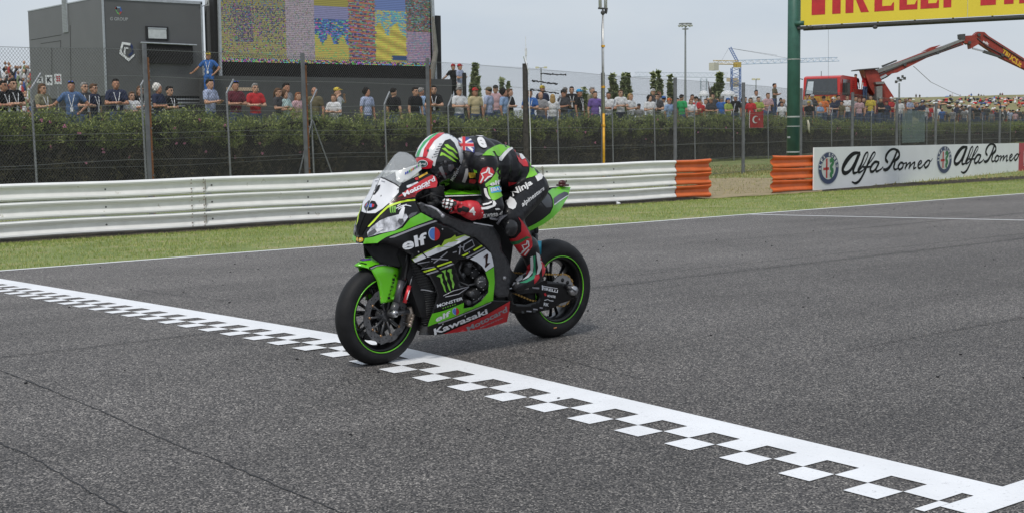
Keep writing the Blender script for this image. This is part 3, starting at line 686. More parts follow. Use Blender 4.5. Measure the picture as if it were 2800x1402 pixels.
for i, p in enumerate(P1):
    z0 = zter(p.x, F1(p.x))-.1; lean = (.035, .0, .02)[i % 3] if i < 6 else 0; b = MB()
    if i == 1: continue
    if i == 5:                                     # rough dark wooden post carrying an aerial
        b.cyl((p.x, p.y-.09, z0), (p.x-.02, p.y-.09, p.z+.1), .085, .075, 12); o = b.build('post', M('old_wood', (.055, .05, .045), .9, var=.5, scale=12, bump=.6), g, label='dark weathered post with a white cable and aerial')
        c = MB(); c.tube([(p.x+.07, p.y-.19, z0), (p.x+.06, p.y-.2, 1.), (p.x+.03, p.y-.2, 2.), (p.x+.04, p.y-.19, 2.75), (p.x-.04, p.y-.2, p.z+.05), (p.x, p.y-.1, p.z+.18)], .012, 6); c.build('cable', MWHP, o)
        c = MB(); c.cyl((p.x, p.y-.09, p.z+.08), (p.x+.01, p.y-.09, p.z+.35), .03, .02); c.box((p.x+.01, p.y-.1, p.z+.42), (.06, .03, .2)); c.cyl((p.x+.01, p.y-.1, p.z+.5), (p.x, p.y-.1, p.z+.85), .012, .006); c.cyl((p.x-.02, p.y-.1, p.z+.12), (p.x-.13, p.y-.15, p.z+.3), .012); c.build('aerial', MWHP, o)
        continue
    w = .056
    if i in (2, 3, 4):                          # channel posts with a rusty flange and lugs
        b.box((p.x+lean*1.5, p.y-.05, (z0+p.z)/2+.04), (w*1.25, .07, p.z-z0+.08), Matrix.Rotation(-lean*.35, 3, 'Y')); o = b.build('post', MPOST, g)
        c = MB(); c.box((p.x+w*1.0+lean*1.5, p.y-.07, (z0+p.z)/2-.1), (.035, .05, p.z-z0-.2), Matrix.Rotation(-lean*.35, 3, 'Y')); c.build('rusty_flange', MRUST, o)
        c = MB()
        for k in range(6): c.box((p.x+w*1.2+lean*1.5, p.y-.09, z0+.5+k*.48), (.03, .04, .03))
        c.build('lug', MPOST, o, kind='stuff')
    else:
        b.cyl((p.x, p.y-.06, z0), (p.x, p.y-.06, p.z+.05), .062, .062, 12); o = b.build('post', MPOST, g)
        c = MB()
        for k in range(6): c.box((p.x+.07, p.y-.08, z0+.35+k*.48), (.03, .03, .03))
        c.build('lug', MPOST, o, kind='stuff')
for k in range(7):
    b = MB(); pts = []
    for i in range(61):
        u = P1[0].x+(P1[-1].x-P1[0].x)*i/60; z0 = zter(u, F1(u))+.08; H = ztop1(u)-z0-.02; pts.append((u, F1(u)-.02, z0+H*k/6+.018*math.sin(i*1.1+k*2)))
    b.tube(pts, .0045, 4); b.build('tension_wire', M('wire_steel', (.24, .25, .26), .45, .6), g)
b = MB()
for k, (x0, x1, y0, y1) in enumerate([(1478, 1548, 202, 206), (1454, 1525, 222, 231), (1450, 1528, 246, 256)]):   # twisted black insulators
    n = 22
    for i in range(n):
        q = dat(x0+(x1-x0)*i/n, y0+(y1-y0)*i/n, F1); b.sph((q.x, q.y-.03, q.z+rnd.uniform(-.012, .012)), (.026, .02, rnd.uniform(.015, .034)), 6, 4)
b.build('insulators', M('black_plastic', (.012, .012, .013), .4), g, kind='stuff')
# lower fence with cranked tops
T2 = [(-130, 217), (76, 225), (353, 215), (568, 235), (780, 258), (965, 262), (1125, 268), (1275, 270), (1400, 275), (1538, 277), (1644, 275), (1745, 278), (1843, 283), (1930, 287), (2013, 289), (2090, 291), (2190, 293), (2262, 295), (2330, 302), (2400, 300), (2470, 302), (2540, 303)]
g = empty('chain_link_fence', (12, F2(12), -.1), label='lower chain-link fence with thin cranked posts standing against the hedge', cat='fence')
p0 = dat(-200, 240, F2); p9 = dat(2760, 330, F2)
chain(g, F2, p0.x, p9.x, lambda u: zter(u, F2(u))+.02, lambda u: zter(u, F2(u))+2.12+.05*math.sin(u*.5), .062, .0024)
for i, (x, y) in enumerate(T2):
    q = dat(x*DD, y*DD, F2); z0 = zter(q.x, q.y)-.05; b = MB(); b.tube([(q.x+.05, q.y-.04, z0), (q.x, q.y-.04, q.z), (q.x+.3, q.y+.12, q.z+.36)], .027, 8); b.build('post', M('thin_post', (.26, .27, .285), .5, .5, var=.15), g)
    if i == 4:
        b = MB(); b.tube([(q.x+.02, q.y-.08, q.z-.5), (q.x+.75, q.y-.1, z0)], .02, 7); b.tube([(q.x, q.y-.08, q.z-.5), (q.x-.6, q.y-.1, z0)], .02, 7); b.build('brace', M('thin_post'), g)
for k in range(4):
    b = MB(); b.tube([(p0.x+(p9.x-p0.x)*i/50, F2(p0.x+(p9.x-p0.x)*i/50)-.02, zter(p0.x+(p9.x-p0.x)*i/50, F2(p0.x+(p9.x-p0.x)*i/50))+.1+k*.66+.03*math.sin(i*.9+k)) for i in range(51)], .0045, 4); b.build('tension_wire', M('wire_steel'), g)

# ================================================================ oleander hedge
def zh(u): return zter(u, F2(u))+1.92-.0012*u-.1*math.exp(-((u-32)/12)**2)-.5*smooth(44, 68, u)+.09*math.sin(u*1.3)+.07*math.sin(u*3.1+1)+.05*math.sin(u*7.3)
hu0, hu1 = p0.x-1, 92.
g = empty('oleander_hedge', ((hu0+hu1)/2, F2(40)+1, 0), label='long dense green oleander hedge with pink flowers along the spectator bank', cat='hedge')
def leaves(n, name, m, zlo, zhi, L0, L1, w, front=.6):
    u = hu0+(hu1-hu0)*NR.random(n)**1.35; f2 = F2(u); t = NR.random(n); zt_ = np.array([zh(a) for a in u]); z0 = np.array([zter(a, F2(a)) for a in u])
    zf = zlo+(zhi-zlo)*t; lump = .16*np.sin(u*2.3+zf*5)+.12*np.sin(u*5.9-zf*7)+.08*np.sin(u*11+zf*13)
    isf = NR.random(n) < front
    v = f2+np.where(isf, .34+lump+NR.random(n)**2*.35, .4+NR.random(n)*1.5); tp = z0+(zt_-z0)*(1+.07*np.sin(u*4.7+v*3))
    z = np.where(isf, z0+(tp-z0)*zf, tp-NR.random(n)**2*.3+NR.random(n)**6*.17)
    if zhi < .9: z = z0+(tp-z0)*zf
    a = NR.uniform(0, 2*np.pi, n); el_ = NR.uniform(-.2, 1.25, n); l = NR.uniform(L0, L1, n)
    d = np.stack([np.cos(a)*np.cos(el_), np.sin(a)*np.cos(el_)-.35, np.sin(el_)], 1); d /= np.linalg.norm(d, axis=1)[:, None]
    s = np.cross(d, NR.normal(size=(n, 3))); s /= np.linalg.norm(s, axis=1)[:, None]; P = np.stack([u, v, z], 1)
    V = np.stack([P, P+d*(l*.5)[:, None]+s*(w/2), P+d*l[:, None], P+d*(l*.5)[:, None]-s*(w/2)], 1).reshape(-1, 3)
    return np_mesh(name, V, np.arange(4*n).reshape(-1, 4), m, g, kind='stuff')
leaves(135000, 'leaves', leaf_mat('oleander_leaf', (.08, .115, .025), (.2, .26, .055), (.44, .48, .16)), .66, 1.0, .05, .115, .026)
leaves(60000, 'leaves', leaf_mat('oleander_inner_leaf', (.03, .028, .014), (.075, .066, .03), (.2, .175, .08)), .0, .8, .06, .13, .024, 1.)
o = leaves(1500, 'dry_stems', leaf_mat('dry_stem', (.1, .08, .05), (.2, .17, .1), (.3, .27, .16)), .0, .8, .3, .7, .012, 1.)
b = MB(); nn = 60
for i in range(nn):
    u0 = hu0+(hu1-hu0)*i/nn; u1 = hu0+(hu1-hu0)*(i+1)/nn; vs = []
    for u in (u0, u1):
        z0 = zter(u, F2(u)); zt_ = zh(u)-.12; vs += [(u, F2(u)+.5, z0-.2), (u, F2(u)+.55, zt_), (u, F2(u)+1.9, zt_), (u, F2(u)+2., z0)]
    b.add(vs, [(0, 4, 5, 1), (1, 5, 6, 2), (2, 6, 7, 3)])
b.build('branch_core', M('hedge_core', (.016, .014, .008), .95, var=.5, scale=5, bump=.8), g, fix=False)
b = MB()
for i in range(130):
    u = hu0+(hu1-hu0)*rnd.random()**1.4; z0 = zter(u, F2(u)); b.m = 0
    p = Vector((u, F2(u)+.25+rnd.random()*.15, z0+(zh(u)-z0)*rnd.uniform(.45, 1.02)))
    for k in range(3): b.box(p+Vector((rnd.uniform(-.03, .03), 0, rnd.uniform(-.03, .03))), (.04, .02, .035), Matrix.Rotation(rnd.random()*3, 3, 'Y'))
b.build('flowers', M('pink_petals', (.62, .22, .33), .7, var=.4, scale=6), g, kind='stuff')

# ================================================================ grey trailer on the left, beside the big screen
VT = 46.; MTR = M('trailer_grey', (.105, .106, .108), .42, var=.06, scale=1.2); MTRD = M('trailer_dark', (.03, .03, .032), .6); MTRIM = M('aluminium_trim', (.42, .44, .46), .4, .5)
tf = lambda x, y, dv=0.: at_v(x, y, VT+dv)
a = tf(288, 258); c = tf(560, 258); ua, uc = a.x, c.x; zt0 = tf(288, -6).z; zg = .9; zbt = tf(288, 262).z
vb_ = VT
for _ in range(40):                              # back edge: where the far vertical edge of the side wall stands
    vb_ += .2
    q = at_v(82, 100, vb_)
    if q.x >= ua: break
g = empty('broadcast_trailer', (ua, VT, zg), label='dark grey box trailer with small window and pentagon emblem behind the crowd, left', cat='trailer')
b = MB(); b.box(((ua+uc)/2, (VT+vb_)/2, (zbt+zt0)/2), (uc-ua, vb_-VT, zt0-zbt)); b.build('body', MTR, g)
b = MB()
for x in (ua+.03, uc-.03): b.box((x, VT-.012, (zbt+zt0)/2), (.07, .03, zt0-zbt))
b.box(((ua+uc)/2, VT-.012, zt0-.03), (uc-ua, .03, .07)); b.box(((ua+uc)/2, (VT+vb_)/2, zt0+.02), (uc-ua+.03, vb_-VT+.03, .04)); b.build('edge_trim', MTRIM, g)
b = MB(); b.box(((ua+uc)/2, (VT+vb_)/2, (zbt+.7)/2), (uc-ua-.06, vb_-VT-.1, zbt-.72)); b.build('chassis', MTRD, g)
b = MB()
for k in range(5): b.box(((ua+uc)/2+.3, VT-.05, zbt-.12-.12*k), (uc-ua-.8, .05, .05))
b.build('side_guard', MTRIM, g)
for x in (ua+1.2, ua+2.4, uc-1): b = MB(); b.lathe([(.12, -.02), (.3, -.04), (.46, -.02), (.5, .1), (.46, .24), (.12, .24)], (x, VT+.05, zg+.5), (0, 1, 0), 24); b.build('wheel', M('tyre_rubber', (.02, .02, .021), .8), g)
w0 = tf(397, 72); w1 = tf(460, 112)
b = MB(); b.box(((w0.x+w1.x)/2, VT-.02, (w0.z+w1.z)/2), (w1.x-w0.x, .05, w0.z-w1.z)); o = b.build('window', MTRD, g)
b = MB(); b.box(((w0.x+w1.x)/2, VT-.05, (w0.z+w1.z)/2-.02), ((w1.x-w0.x)*.8, .012, (w0.z-w1.z)*.68)); b.build('pane', M('window_blind', (.5, .52, .53), .3, coat=.5), o)
b = MB(); b.box(((w0.x+w1.x)/2, VT-.055, w0.z-.07), ((w1.x-w0.x)*.82, .02, .05)); b.build('blind_box', MTRIM, o)
w0 = tf(386, 118); w1 = tf(523, 176); b = MB(); b.box(((w0.x+w1.x)/2, VT-.1, (w0.z+w1.z)/2), (w1.x-w0.x, .12, w0.z-w1.z)); o = b.build('folded_awning', M('black_canvas', (.02, .019, .02), .8, bump=.6, scale=4), g)
b = MB(); b.tube([(w0.x-.1, VT-.18, w0.z), (w1.x+.15, VT-.18, w0.z-.03)], .03, 6); b.tube([(w0.x, VT-.18, w0.z), (w0.x, VT-.18, w1.z)], .02, 6); b.build('awning_rail', MTRIM, o)
def flat(b, px, v, lift):
    P = [at_v(x, y, v) for x, y in px]; b.add([(p.x, v-lift, p.z) for p in P], [tuple(range(len(P)))])
def ztx(s, q, v, lift, b, bold=.02):
    V, fs = quad_text(s, [(x, y, 0) for x, y in q], bold); P = [at_v(p[0], p[1], v) for p in V]; b.add([(p.x, v-lift, p.z) for p in P], fs)
Z7 = crop(0, 0, 3.68)
b = MB(); ztx('G GROUP', Z(Z7, [(1105, 208), (1285, 213), (1287, 180), (1107, 174)]), VT, .006, b); b.build('lettering', M('grey_print', (.36, .37, .38), .5), g)
for pl, col in (([(1170, 70), (1212, 72), (1204, 85), (1180, 84), (1172, 104), (1160, 100)], (.3, .42, .55)), ([(1212, 72), (1228, 118), (1214, 124), (1204, 85)], (.05, .12, .4)), ([(1160, 100), (1172, 100), (1178, 120), (1200, 140), (1204, 153), (1180, 140)], (.15, .4, .12)), ([(1228, 118), (1204, 153), (1198, 138), (1212, 120)], (.5, .07, .05)), ([(1160, 78), (1172, 70), (1180, 84), (1172, 100), (1160, 96)], (.5, .08, .06))):
    b = MB(); flat(b, Z(Z7, pl), VT, .006); b.build('emblem', M('e%d' % int(sum(col)*1000), col, .5), g)
for pl, m in (([(1225, 425), (1312, 437), (1308, 462), (1240, 450), (1222, 520), (1200, 520)], MWHP), ([(1200, 520), (1222, 520), (1240, 548), (1295, 590), (1350, 545), (1355, 560), (1292, 622), (1200, 545)], MWHP), ([(1312, 437), (1335, 465), (1340, 520), (1322, 512), (1308, 462)], MNAVY), ([(1322, 520), (1345, 528), (1325, 560), (1290, 570), (1285, 560)], MNAVY), ([(1248, 478), (1290, 482), (1288, 498), (1262, 496), (1258, 560), (1240, 540)], MWHP)):
    b = MB(); flat(b, Z(Z7, pl), VT, .02); b.build('emblem', m, g)
# louvre strip and door seam on the side wall (plane u = ua)
def su(x, y): d = ray(x, y); return CAM+d*((ua-CAM.x)/d.x)
p = su(170, -20); q = su(188, 88); b = MB(); b.box((ua-.02, (p.y+q.y)/2, (p.z+q.z)/2), (.04, abs(p.y-q.y), p.z-q.z)); o = b.build('vent', MTRIM, g)
for k in range(26): b = MB(); b.box((ua-.045, (p.y+q.y)/2, q.z+.05+k*(p.z-q.z-.1)/25), (.02, abs(p.y-q.y)*.8, .03)); b.build('slat', M('louvre_grey', (.25, .26, .27), .5), o)
b = MB()
for px in ([(112, 120), (166, 112)], [(166, 112), (166, 132)], [(84, 110), (168, 96)], [(192, 70), (195, 258)], [(142, 130), (142, 206)]):
    A_ = su(*px[0]); B_ = su(*px[1]); b.tube([(ua-.004, A_.y, A_.z), (ua-.004, B_.y, B_.z)], .009, 4)
b.build('panel_seam', M('seam', (.045, .046, .048), .6), g)
# three class placards hung on the side
for k, (x, y, w, h, s, mm) in enumerate([(109, 219, 16, 16, '2', MINK), (134, 220, 18, 28, 'K', MINK), (158.5, 217, 18, 28, '55', MREDP)]):
    V_ = VT-7; c_ = at_v(x, y, V_); w2 = abs(at_v(x+w/2, y, V_).x-c_.x); h2 = abs(at_v(x, y+h/2, V_).z-c_.z)
    gg = empty('placard', c_, label=('white pit placard marked 2, leftmost of the three above the woman in khaki', 'white pit placard with a K-shaped mark, middle of the three by the trailer', 'white pit placard with a red 55, rightmost of the three by the trailer')[k], cat='placard')
    b = MB(); b.box(c_, (2*w2, .03, 2*h2)); b.build('panel', MWHP, gg); b = MB(); V, fs = text2d(s, .03); b.add([(c_.x+(a_-.5)*w2*1.3, V_-.02, c_.z+(z_-.45)*h2*1.1) for a_, z_ in V], fs); b.build('lettering', mm, gg)
    b = MB(); b.cyl((c_.x, V_+.02, c_.z-h2), (c_.x, V_+.02, zter(c_.x, V_)), .015); b.build('pole', MGALV, gg)
# narrow mast housing between trailer and screen
g = empty('mast_housing', (uc+.4, VT, zg), label='narrow grey vertical housing between the trailer and the big screen', cat='housing')
p = tf(567, 20); q = tf(590, 262); b = MB(); b.box(((p.x+q.x)/2, VT+.1, (p.z+q.z)/2), (q.x-p.x, .3, p.z-q.z+.1)); b.build('column', MTR, g)
b = MB(); b.box(((p.x+q.x)/2, VT+.1, p.z+.35), (q.x-p.x-.05, .25, .6)); b.build('top_unit', M('pale_plastic', (.45, .46, .45), .6), g)
b = MB(); b.tube([(p.x-.35, VT, p.z-.05), (p.x, VT, p.z+.1), (p.x+.1, VT, p.z+.5)], .015, 5); b.build('cable', MDARK, g)

# ================================================================ LED wall
VS = 45.6; sf = lambda x, y: at_v(x, y, VS)
g = empty('video_wall', (sf(890, 200).x, VS, zg), label='huge outdoor LED screen showing a scrambled multicoloured picture', cat='video screen')
bl = sf(602, 163); br = sf(1178, 187); u0, u1 = bl.x, br.x; z0, z1 = (bl.z+br.z)/2, sf(1178, -20).z+2.6
NX, NZ = 250, 160
cols = []; V = []; Fc = []
def hsv(h, s, v):
    import colorsys; return colorsys.hsv_to_rgb(h % 1, s, v)
def colx(px): return (at_v(px, 90, VS).x-u0)/(u1-u0)
bd_ = [colx(x) for x in (603, 781, 861, 952, 1026, 1110, 1178)]
zrow = lambda px: (at_v(890, px, VS).z-z0)/(z1-z0)
vis = zrow(0)                                    # fraction of the screen height that is in the photograph
def pixc(i, j):
    x = (i+.5)/NX; y = (j+.5)/NZ; t = 1-y/vis; n = rnd.random(); h = rnd.random()     # t: 0 at the top of the picture, 1 at the bottom edge
    k = max([q for q in range(6) if bd_[q] <= x] or [0])
    if y < .028: return hsv(h, .8, .6) if n < .7 else (.03, .03, .03)
    ol = (.30, .27, .05)
    if k == 0 and n > .35 and h < .12: return hsv(.65+h, .5, .04+.2*h)
    if k == 0:
        if t < .16: return ol if n < .4 else hsv(h, .5, .25)
        if n < .5-.55*t and t < .75 or (.2 < (x-bd_[0])/(bd_[1]-bd_[0]) < .5 and n < .6 and t < .7): return hsv(.58+.2*h, .35, .07+.15*h)
        return hsv(.12+.05*h, .62, .24+.1*h) if n < .85 else hsv(h, .8, .35)
    if k == 1: return hsv(.78+.15*h, .14, .3+.14*n) if n < .8 else hsv(h, .4, .25)
    if k == 2:
        if t < .1: return ol
        if t < .3: return hsv(.66, .45, .36+.06*n)
        if t < .62+.08*math.sin(i*.4): return hsv(.62, .85, .42*h+.1) if n < .7 else hsv(h, .8, .5)
        return hsv(.12+.04*h, .8, .45) if n < .9 else hsv(.3, .7, .4)
    if k == 3: return hsv(h if n > .3 else .7, .6, .08+.35*n) if math.sin(j*1.3+i*.1) > -.6 else hsv(.03, .85, .4)
    if k == 4:
        if t < .12: return hsv(.63, .7, .42)
        if t < .42+.1*math.sin(i*.3): return hsv(.45+.2*h, .75, .45) if n < .6 else hsv(.15, .7, .45)
        if x > bd_[4]+.5*(bd_[5]-bd_[4]) and .84 < t < .92: return (.02, .06, .16)
        return hsv(.11+.05*h+(.05 if n < .2 else 0), .85, .5-.12*math.sin(j*.5+i*.2)) 
    if t < .45: return hsv((.02, .0, .5, .6, .3)[int(h*5)], .6, .06+.3*n)
    return hsv(.78+.1*h, .28, .25+.2*n) if n < .75 else hsv(.45+.3*h, .5, .32)
runx = {}
for j in range(NZ):
    for i in range(NX):
        c_ = runx.get('c') if (runx.get('l', 0) > 0) else None
        if c_ is None: c_ = pixc(i, j); runx = {'c': c_, 'l': rnd.choice((0, 0, 1, 2)) if (i/NX) > bd_[2] else 0}
        else: runx['l'] -= 1
        sl = .72 if j % 2 else 1.12; cols.append((c_[0]*sl, c_[1]*sl, c_[2]*sl))
        x0 = u0+(u1-u0)*i/NX; x1 = u0+(u1-u0)*(i+1)/NX; y0 = z0+(z1-z0)*j/NZ; y1 = z0+(z1-z0)*(j+1)/NZ; n = len(V)
        V += [(x0, VS, y0), (x1, VS, y0), (x1, VS, y1), (x0, VS, y1)]; Fc.append((n, n+1, n+2, n+3))
ms = bpy.data.materials.new('led_panel'); ms.use_nodes = True; t = ms.node_tree; pb = t.nodes['Principled BSDF']; pb.inputs['Roughness'].default_value = .4; pb.inputs['Base Color'].default_value = (.02, .02, .02, 1)
at = t.nodes.new('ShaderNodeAttribute'); at.attribute_name = 'picture'; t.links.new(at.outputs['Color'], pb.inputs['Emission Color']); pb.inputs['Emission Strength'].default_value = .5
o = np_mesh('led_panel', V, Fc, ms, g); ca = o.data.color_attributes.new('picture', 'FLOAT_COLOR', 'CORNER')
arr = np.repeat(np.array([tuple(c_)+(1.,) for c_ in cols], dtype=np.float32), 4, axis=0); ca.data.foreach_set('color', arr.ravel())
b = MB(); b.box(((u0+u1)/2, VS+.35, (z0+z1)/2-.4), (u1-u0+.35, .6, z1-z0+1.4)); b.build('cabinet', MTRD, g)
s0 = sf(600, 198); s1 = sf(1167, 227); zs = (s0.z+s1.z)/2
b = MB(); b.box(((u0+u1)/2, VS-.1, (zs+.3)/2+.2), (u1-u0+1.6, .5, zs-.7)); b.build('skirt', M('skirt_grey', (.07, .071, .074), .6, var=.06), g)
b = MB(); b.box(((u0+u1)/2, VS-.02, (z0+zs)/2), (u1-u0, .08, z0-zs)); b.build('lower_band', M('black_band', (.012, .011, .011), .7), g)
b = MB(); p = sf(597, 100); b.box((p.x, VS-.1, 4.2), (.09, .1, 7.6), Matrix.Rotation(.012, 3, 'Y')); q = sf(1183, 100); b.box((q.x, VS-.1, 4.4), (.12, .1, 7.2), Matrix.Rotation(-.03, 3, 'Y')); b.build('side_beam', MTRIM, g)
p = sf(1197, 57); b = MB(); b.box((p.x, VS+.1, (p.z)/2+.2), (.26, .26, p.z)); b.build('support_column', MTRD, g)
b = MB()
for x in range(8): b.box((sf(612+x*11, 245).x, VS-.36, sf(620, 245).z), (.16, .012, .12))
b.build('label_strip', M('pale_orange_print', (.5, .38, .28), .6), g, kind='stuff')
p = sf(1180, 250); b = MB(); b.tube([(p.x-.1, VS-.2, p.z-.6), (p.x-.15, VS-.2, p.z+.5), (p.x+.1, VS-.2, p.z+1.6), (p.x, VS-.2, p.z+3)], [.14, .13, .1, .05], 10); b.build('canvas_roll', M('dirty_canvas', (.2, .19, .17), .9, bump=.6), g)

# ================================================================ gantry over the track
bp_ = at_v(2168, 500, 24.4); zgp = zter(bp_.x, 24.4)
g = empty('gantry', (bp_.x, 24.4, zgp), label='green gantry pole carrying a yellow tyre-maker banner across the track, upper right', cat='gantry')
MGP = M('green_paint', (.035, .115, .085), .45, var=.15, scale=5, stain=((.3, .32, .3), 3, .78))
b = MB(); b.cyl((bp_.x, 24.4, zgp-.1), (bp_.x, 24.4, 7.4), .178, .172, 28); b.build('pole', MGP, g, smooth=True)
a = BM  # (the bike frame is defined above; kept for reference)
S0 = Vector((bp_.x, 24.4, 0)); fd = Vector((FW.x, FW.y, 0)).normalized(); rd = Vector((RT.x, RT.y, 0)).normalized()
sd_ = (-fd*math.cos(R(57))+rd*math.sin(R(57))).normalized(); sn = Vector((-sd_.y, sd_.x, 0))
if sn.dot(fd) > 0: sn = -sn
bx = lambda x, y: on_plane(x, y, S0+sn*.16, sn)
A0 = bx(2189, 71); zb0 = A0.z; A1 = bx(2645, 45); A2 = bx(2800, 39)
def sp(d, z, l=0.): p = S0+sn*(.16+l)+sd_*d; return (p.x, p.y, z)
dd = lambda x, y: (bx(x, y)-S0).dot(sd_)
d0, d1, d2 = dd(2189, 71), dd(2646, 40), dd(2800, 39)
def zbl(d): return zb0+(A2.z-zb0)*(d-d0)/(d2-d0)
MYEL = M('yellow_banner', (.76, .60, .045), .5, var=.04, scale=1.)
for q0, q1 in ((d0, d1-.012), (d1, d1*2-d0)):
    b = MB(); b.prism([sp(q0, zbl(q0)), sp(q1, zbl(q1)), sp(q1, zbl(q1)+1.5), sp(q0, zbl(q0)+1.5)], -sn*.03); b.build('banner', MYEL, g)
b = MB(); qe = d1*2-d0; 
for zz in (-.06, 1.5): b.tube([sp(d0-.1, zbl(d0)+zz, -.06), sp(qe, zbl(qe)+zz, -.06)], .05, 8)
b.tube([sp(d0-.1, zbl(d0)-.06, -.5), sp(qe, zbl(qe)-.06, -.5)], .05, 8)
for k in range(10): q = d0+(qe-d0)*k/9; b.tube([sp(q, zbl(q)-.06, -.06), sp(q, zbl(q)-.06, -.5), sp(q, zbl(q)+1.5, -.06)], .025, 6)
b.build('truss', MDARK, g)
p = bx(2170, 65); b = MB(); b.tube([(bp_.x, 24.4, p.z), sp(d0*.5, p.z, -.02), sp(d0+.1, p.z, -.02)], .065, 12); b.build('bracket', MGP, g, smooth=True)
for x in (2216, 2254, 2393): p = bx(x, 72); b = MB(); b.sph((p.x, p.y, p.z-.03), (.07, .07, .05), 10, 6); b.build('lamp', MDARK, g)
b = MB(); wl_ = bx(2265, 75); b.tube([(wl_.x, wl_.y, wl_.z), (wl_.x+.02, wl_.y, wl_.z-1.3), (wl_.x-.02, wl_.y, wl_.z-2.)], .004, 4); b.build('hanging_wire', MDARK, g)
b = MB()
for y_, h_ in ((163, .012), (320, .02), (346, .012), (416, .018)): z_ = at_v(2168, y_, 24.4).z; b.cyl((bp_.x, 24.4, z_-h_), (bp_.x, 24.4, z_+h_), .181, .181, 28)
q = at_v(2160, 376, 24.2); b.box((q.x-.05, 24.2, q.z), (.1, .02, .05)); b.build('tape_band', M('worn_tape', (.35, .38, .36), .6), g)
# banner letters as slabs; (left, right) in the crop, glyph drawn in a unit box
Z8 = crop(2100, 0, 2.303)
G_ = {'P': [[(0, 0), (.0, 1), (.36, 1), (.36, 0)], [(.36, 1), (1, 1), (1, .48), (.36, .48), (.36, .62), (.66, .62), (.66, .86), (.36, .86)]],
      'I': [[(.1, 0), (.1, 1), (.9, 1), (.9, 0)]], 'R': [[(0, 0), (0, 1), (.34, 1), (.34, 0)], [(.34, 1), (.85, 1), (.85, .5), (.34, .5)], [(.34, .5), (.62, .5), (1, .0), (.66, 0)]],
      'E': [[(0, 0), (0, 1), (.4, 1), (.4, 0)], [(.4, 0), (1, 0), (1, .22), (.93, .2), (.85, .13), (.4, .13)], [(.4, .44), (.8, .44), (.8, .58), (.4, .58)], [(.4, .87), (1, .87), (1, 1), (.4, 1)]],
      'L': [[(0, 0), (0, 1), (.42, 1), (.42, 0)], [(.42, 0), (1, 0), (1, .25), (.93, .22), (.85, .13), (.42, .13)]]}
hl = 1.
bs = bx(*Z8(275, 97)).z-zbl(dd(*Z8(275, 97)))
b = MB()
for off in (0, d1-d0):
    for ch, xa, xb in (('P', 275, 360), ('I', 398, 464), ('R', 488, 636), ('E', 670, 793), ('L', 827, 941), ('L', 960, 1076), ('I', 1098, 1160)):
        qa = dd(*Z8(xa, 70)); qb = dd(*Z8(xb, 70)); w_ = qb-qa
        if ch == 'P': w_ *= 2.7
        for pl in G_[ch]:
            if ch == 'P': pl = [(x*(.37/.36) if x < .4 else x, y) for x, y in pl]
            zz = [zbl(qa+w_*x)+bs+hl*y for x, y in pl]
            b.prism([sp(qa+w_*x+off, z_+(0 if not off else zbl(d0+off)-zbl(d0)), .002) for (x, y), z_ in zip(pl, zz)], sn*.004)
b.build('lettering', M('banner_red', (.5, .025, .03), .5), g)

# ================================================================ aerial mast, flood masts, street lamps
p = dat(1632, 445, F1); g = empty('aerial_mast', (p.x, p.y-.3, -.3), label='slim telescopic aerial mast with yellow base and two white antennas', cat='mast')
up1 = on_plane(1630, 28, p, Vector((FW.x, FW.y, 0))); y0 = p.y-.3
b = MB(); b.cyl((p.x, y0, -.4), (p.x, y0, on_plane(1635, 312, p, FW).z), .045, .045, 12); b.build('yellow_base', M('yellow_paint', (.7, .36, .02), .5, var=.2), g, smooth=True)
b = MB(); b.cyl((p.x, y0, 1.5), (up1.x, y0, up1.z), .035, .03, 12); b.build('tube', M('mast_alu', (.5, .5, .49), .35, .6), g, smooth=True)
b = MB(); 
for z_ in (on_plane(1636, 240, p, FW).z, on_plane(1632, 130, p, FW).z, on_plane(1636, 344, p, FW).z): b.cyl((p.x, y0, z_-.03), (p.x, y0, z_+.03), .06, .06, 10)
b.build('clamp', M('yellow_paint'), g)
b = MB(); b.box((up1.x, y0, up1.z+.02), (.35, .06, .05)); b.sph((up1.x, y0, up1.z-.1), .07, 8, 6); b.sph((up1.x+.13, y0, up1.z-.02), (.04, .05, .12), 8, 6); b.build('head_bracket', MDARK, g)
for s in (-1, 1): b = MB(); b.cyl((up1.x+.11*s, y0, up1.z+.03), (up1.x+.13*s, y0, up1.z+1.3), .05, .05, 12); b.build('antenna', MWHP, g, smooth=True)
b = MB(); b.tube([(p.x-.07, y0-.02, .0), (p.x-.07, y0-.02, 2.2), (up1.x-.07, y0-.02, up1.z-.5), (up1.x, y0, up1.z)], .008, 5); b.build('cable', MDARK, g)
def gz(p): return zter(p.x, min(p.y, 90))
p = at_w(1874, 290, 170); q = at_w(1871, 75, 170); g = empty('floodlight_mast', (p.x, p.y, .6), label='very tall slender floodlight mast with a ring of lamps, left of the tower crane', cat='floodlight')
b = MB(); b.cyl((p.x, p.y, .5), (p.x, p.y, q.z), .17, .10, 10); b.build('pole', MGALV, g)
b = MB(); b.lathe([(.78, 0), (.84, .06), (.78, .12)], (p.x, p.y, q.z+.3), (0, 0, 1), 24, True); b.lathe([(.36, 0), (.42, .06), (.36, .12)], (p.x, p.y, q.z-.35), (0, 0, 1), 24, True)
for k in range(6): b.tube([(p.x, p.y, q.z), (p.x+.8*math.cos(k*1.047), p.y+.8*math.sin(k*1.047), q.z+.35)], .03, 5)
b.build('ring', MGALV, g)
for k in range(10):
    t_ = k*.628; b = MB(); b.box((p.x+.8*math.cos(t_), p.y+.8*math.sin(t_), q.z+.12), (.2, .22, .2), Matrix.Rotation(t_, 3, 'Z') @ Matrix.Rotation(.5, 3, 'Y')); b.build('lamp', M('lamp_grey', (.45, .46, .45), .4), g)
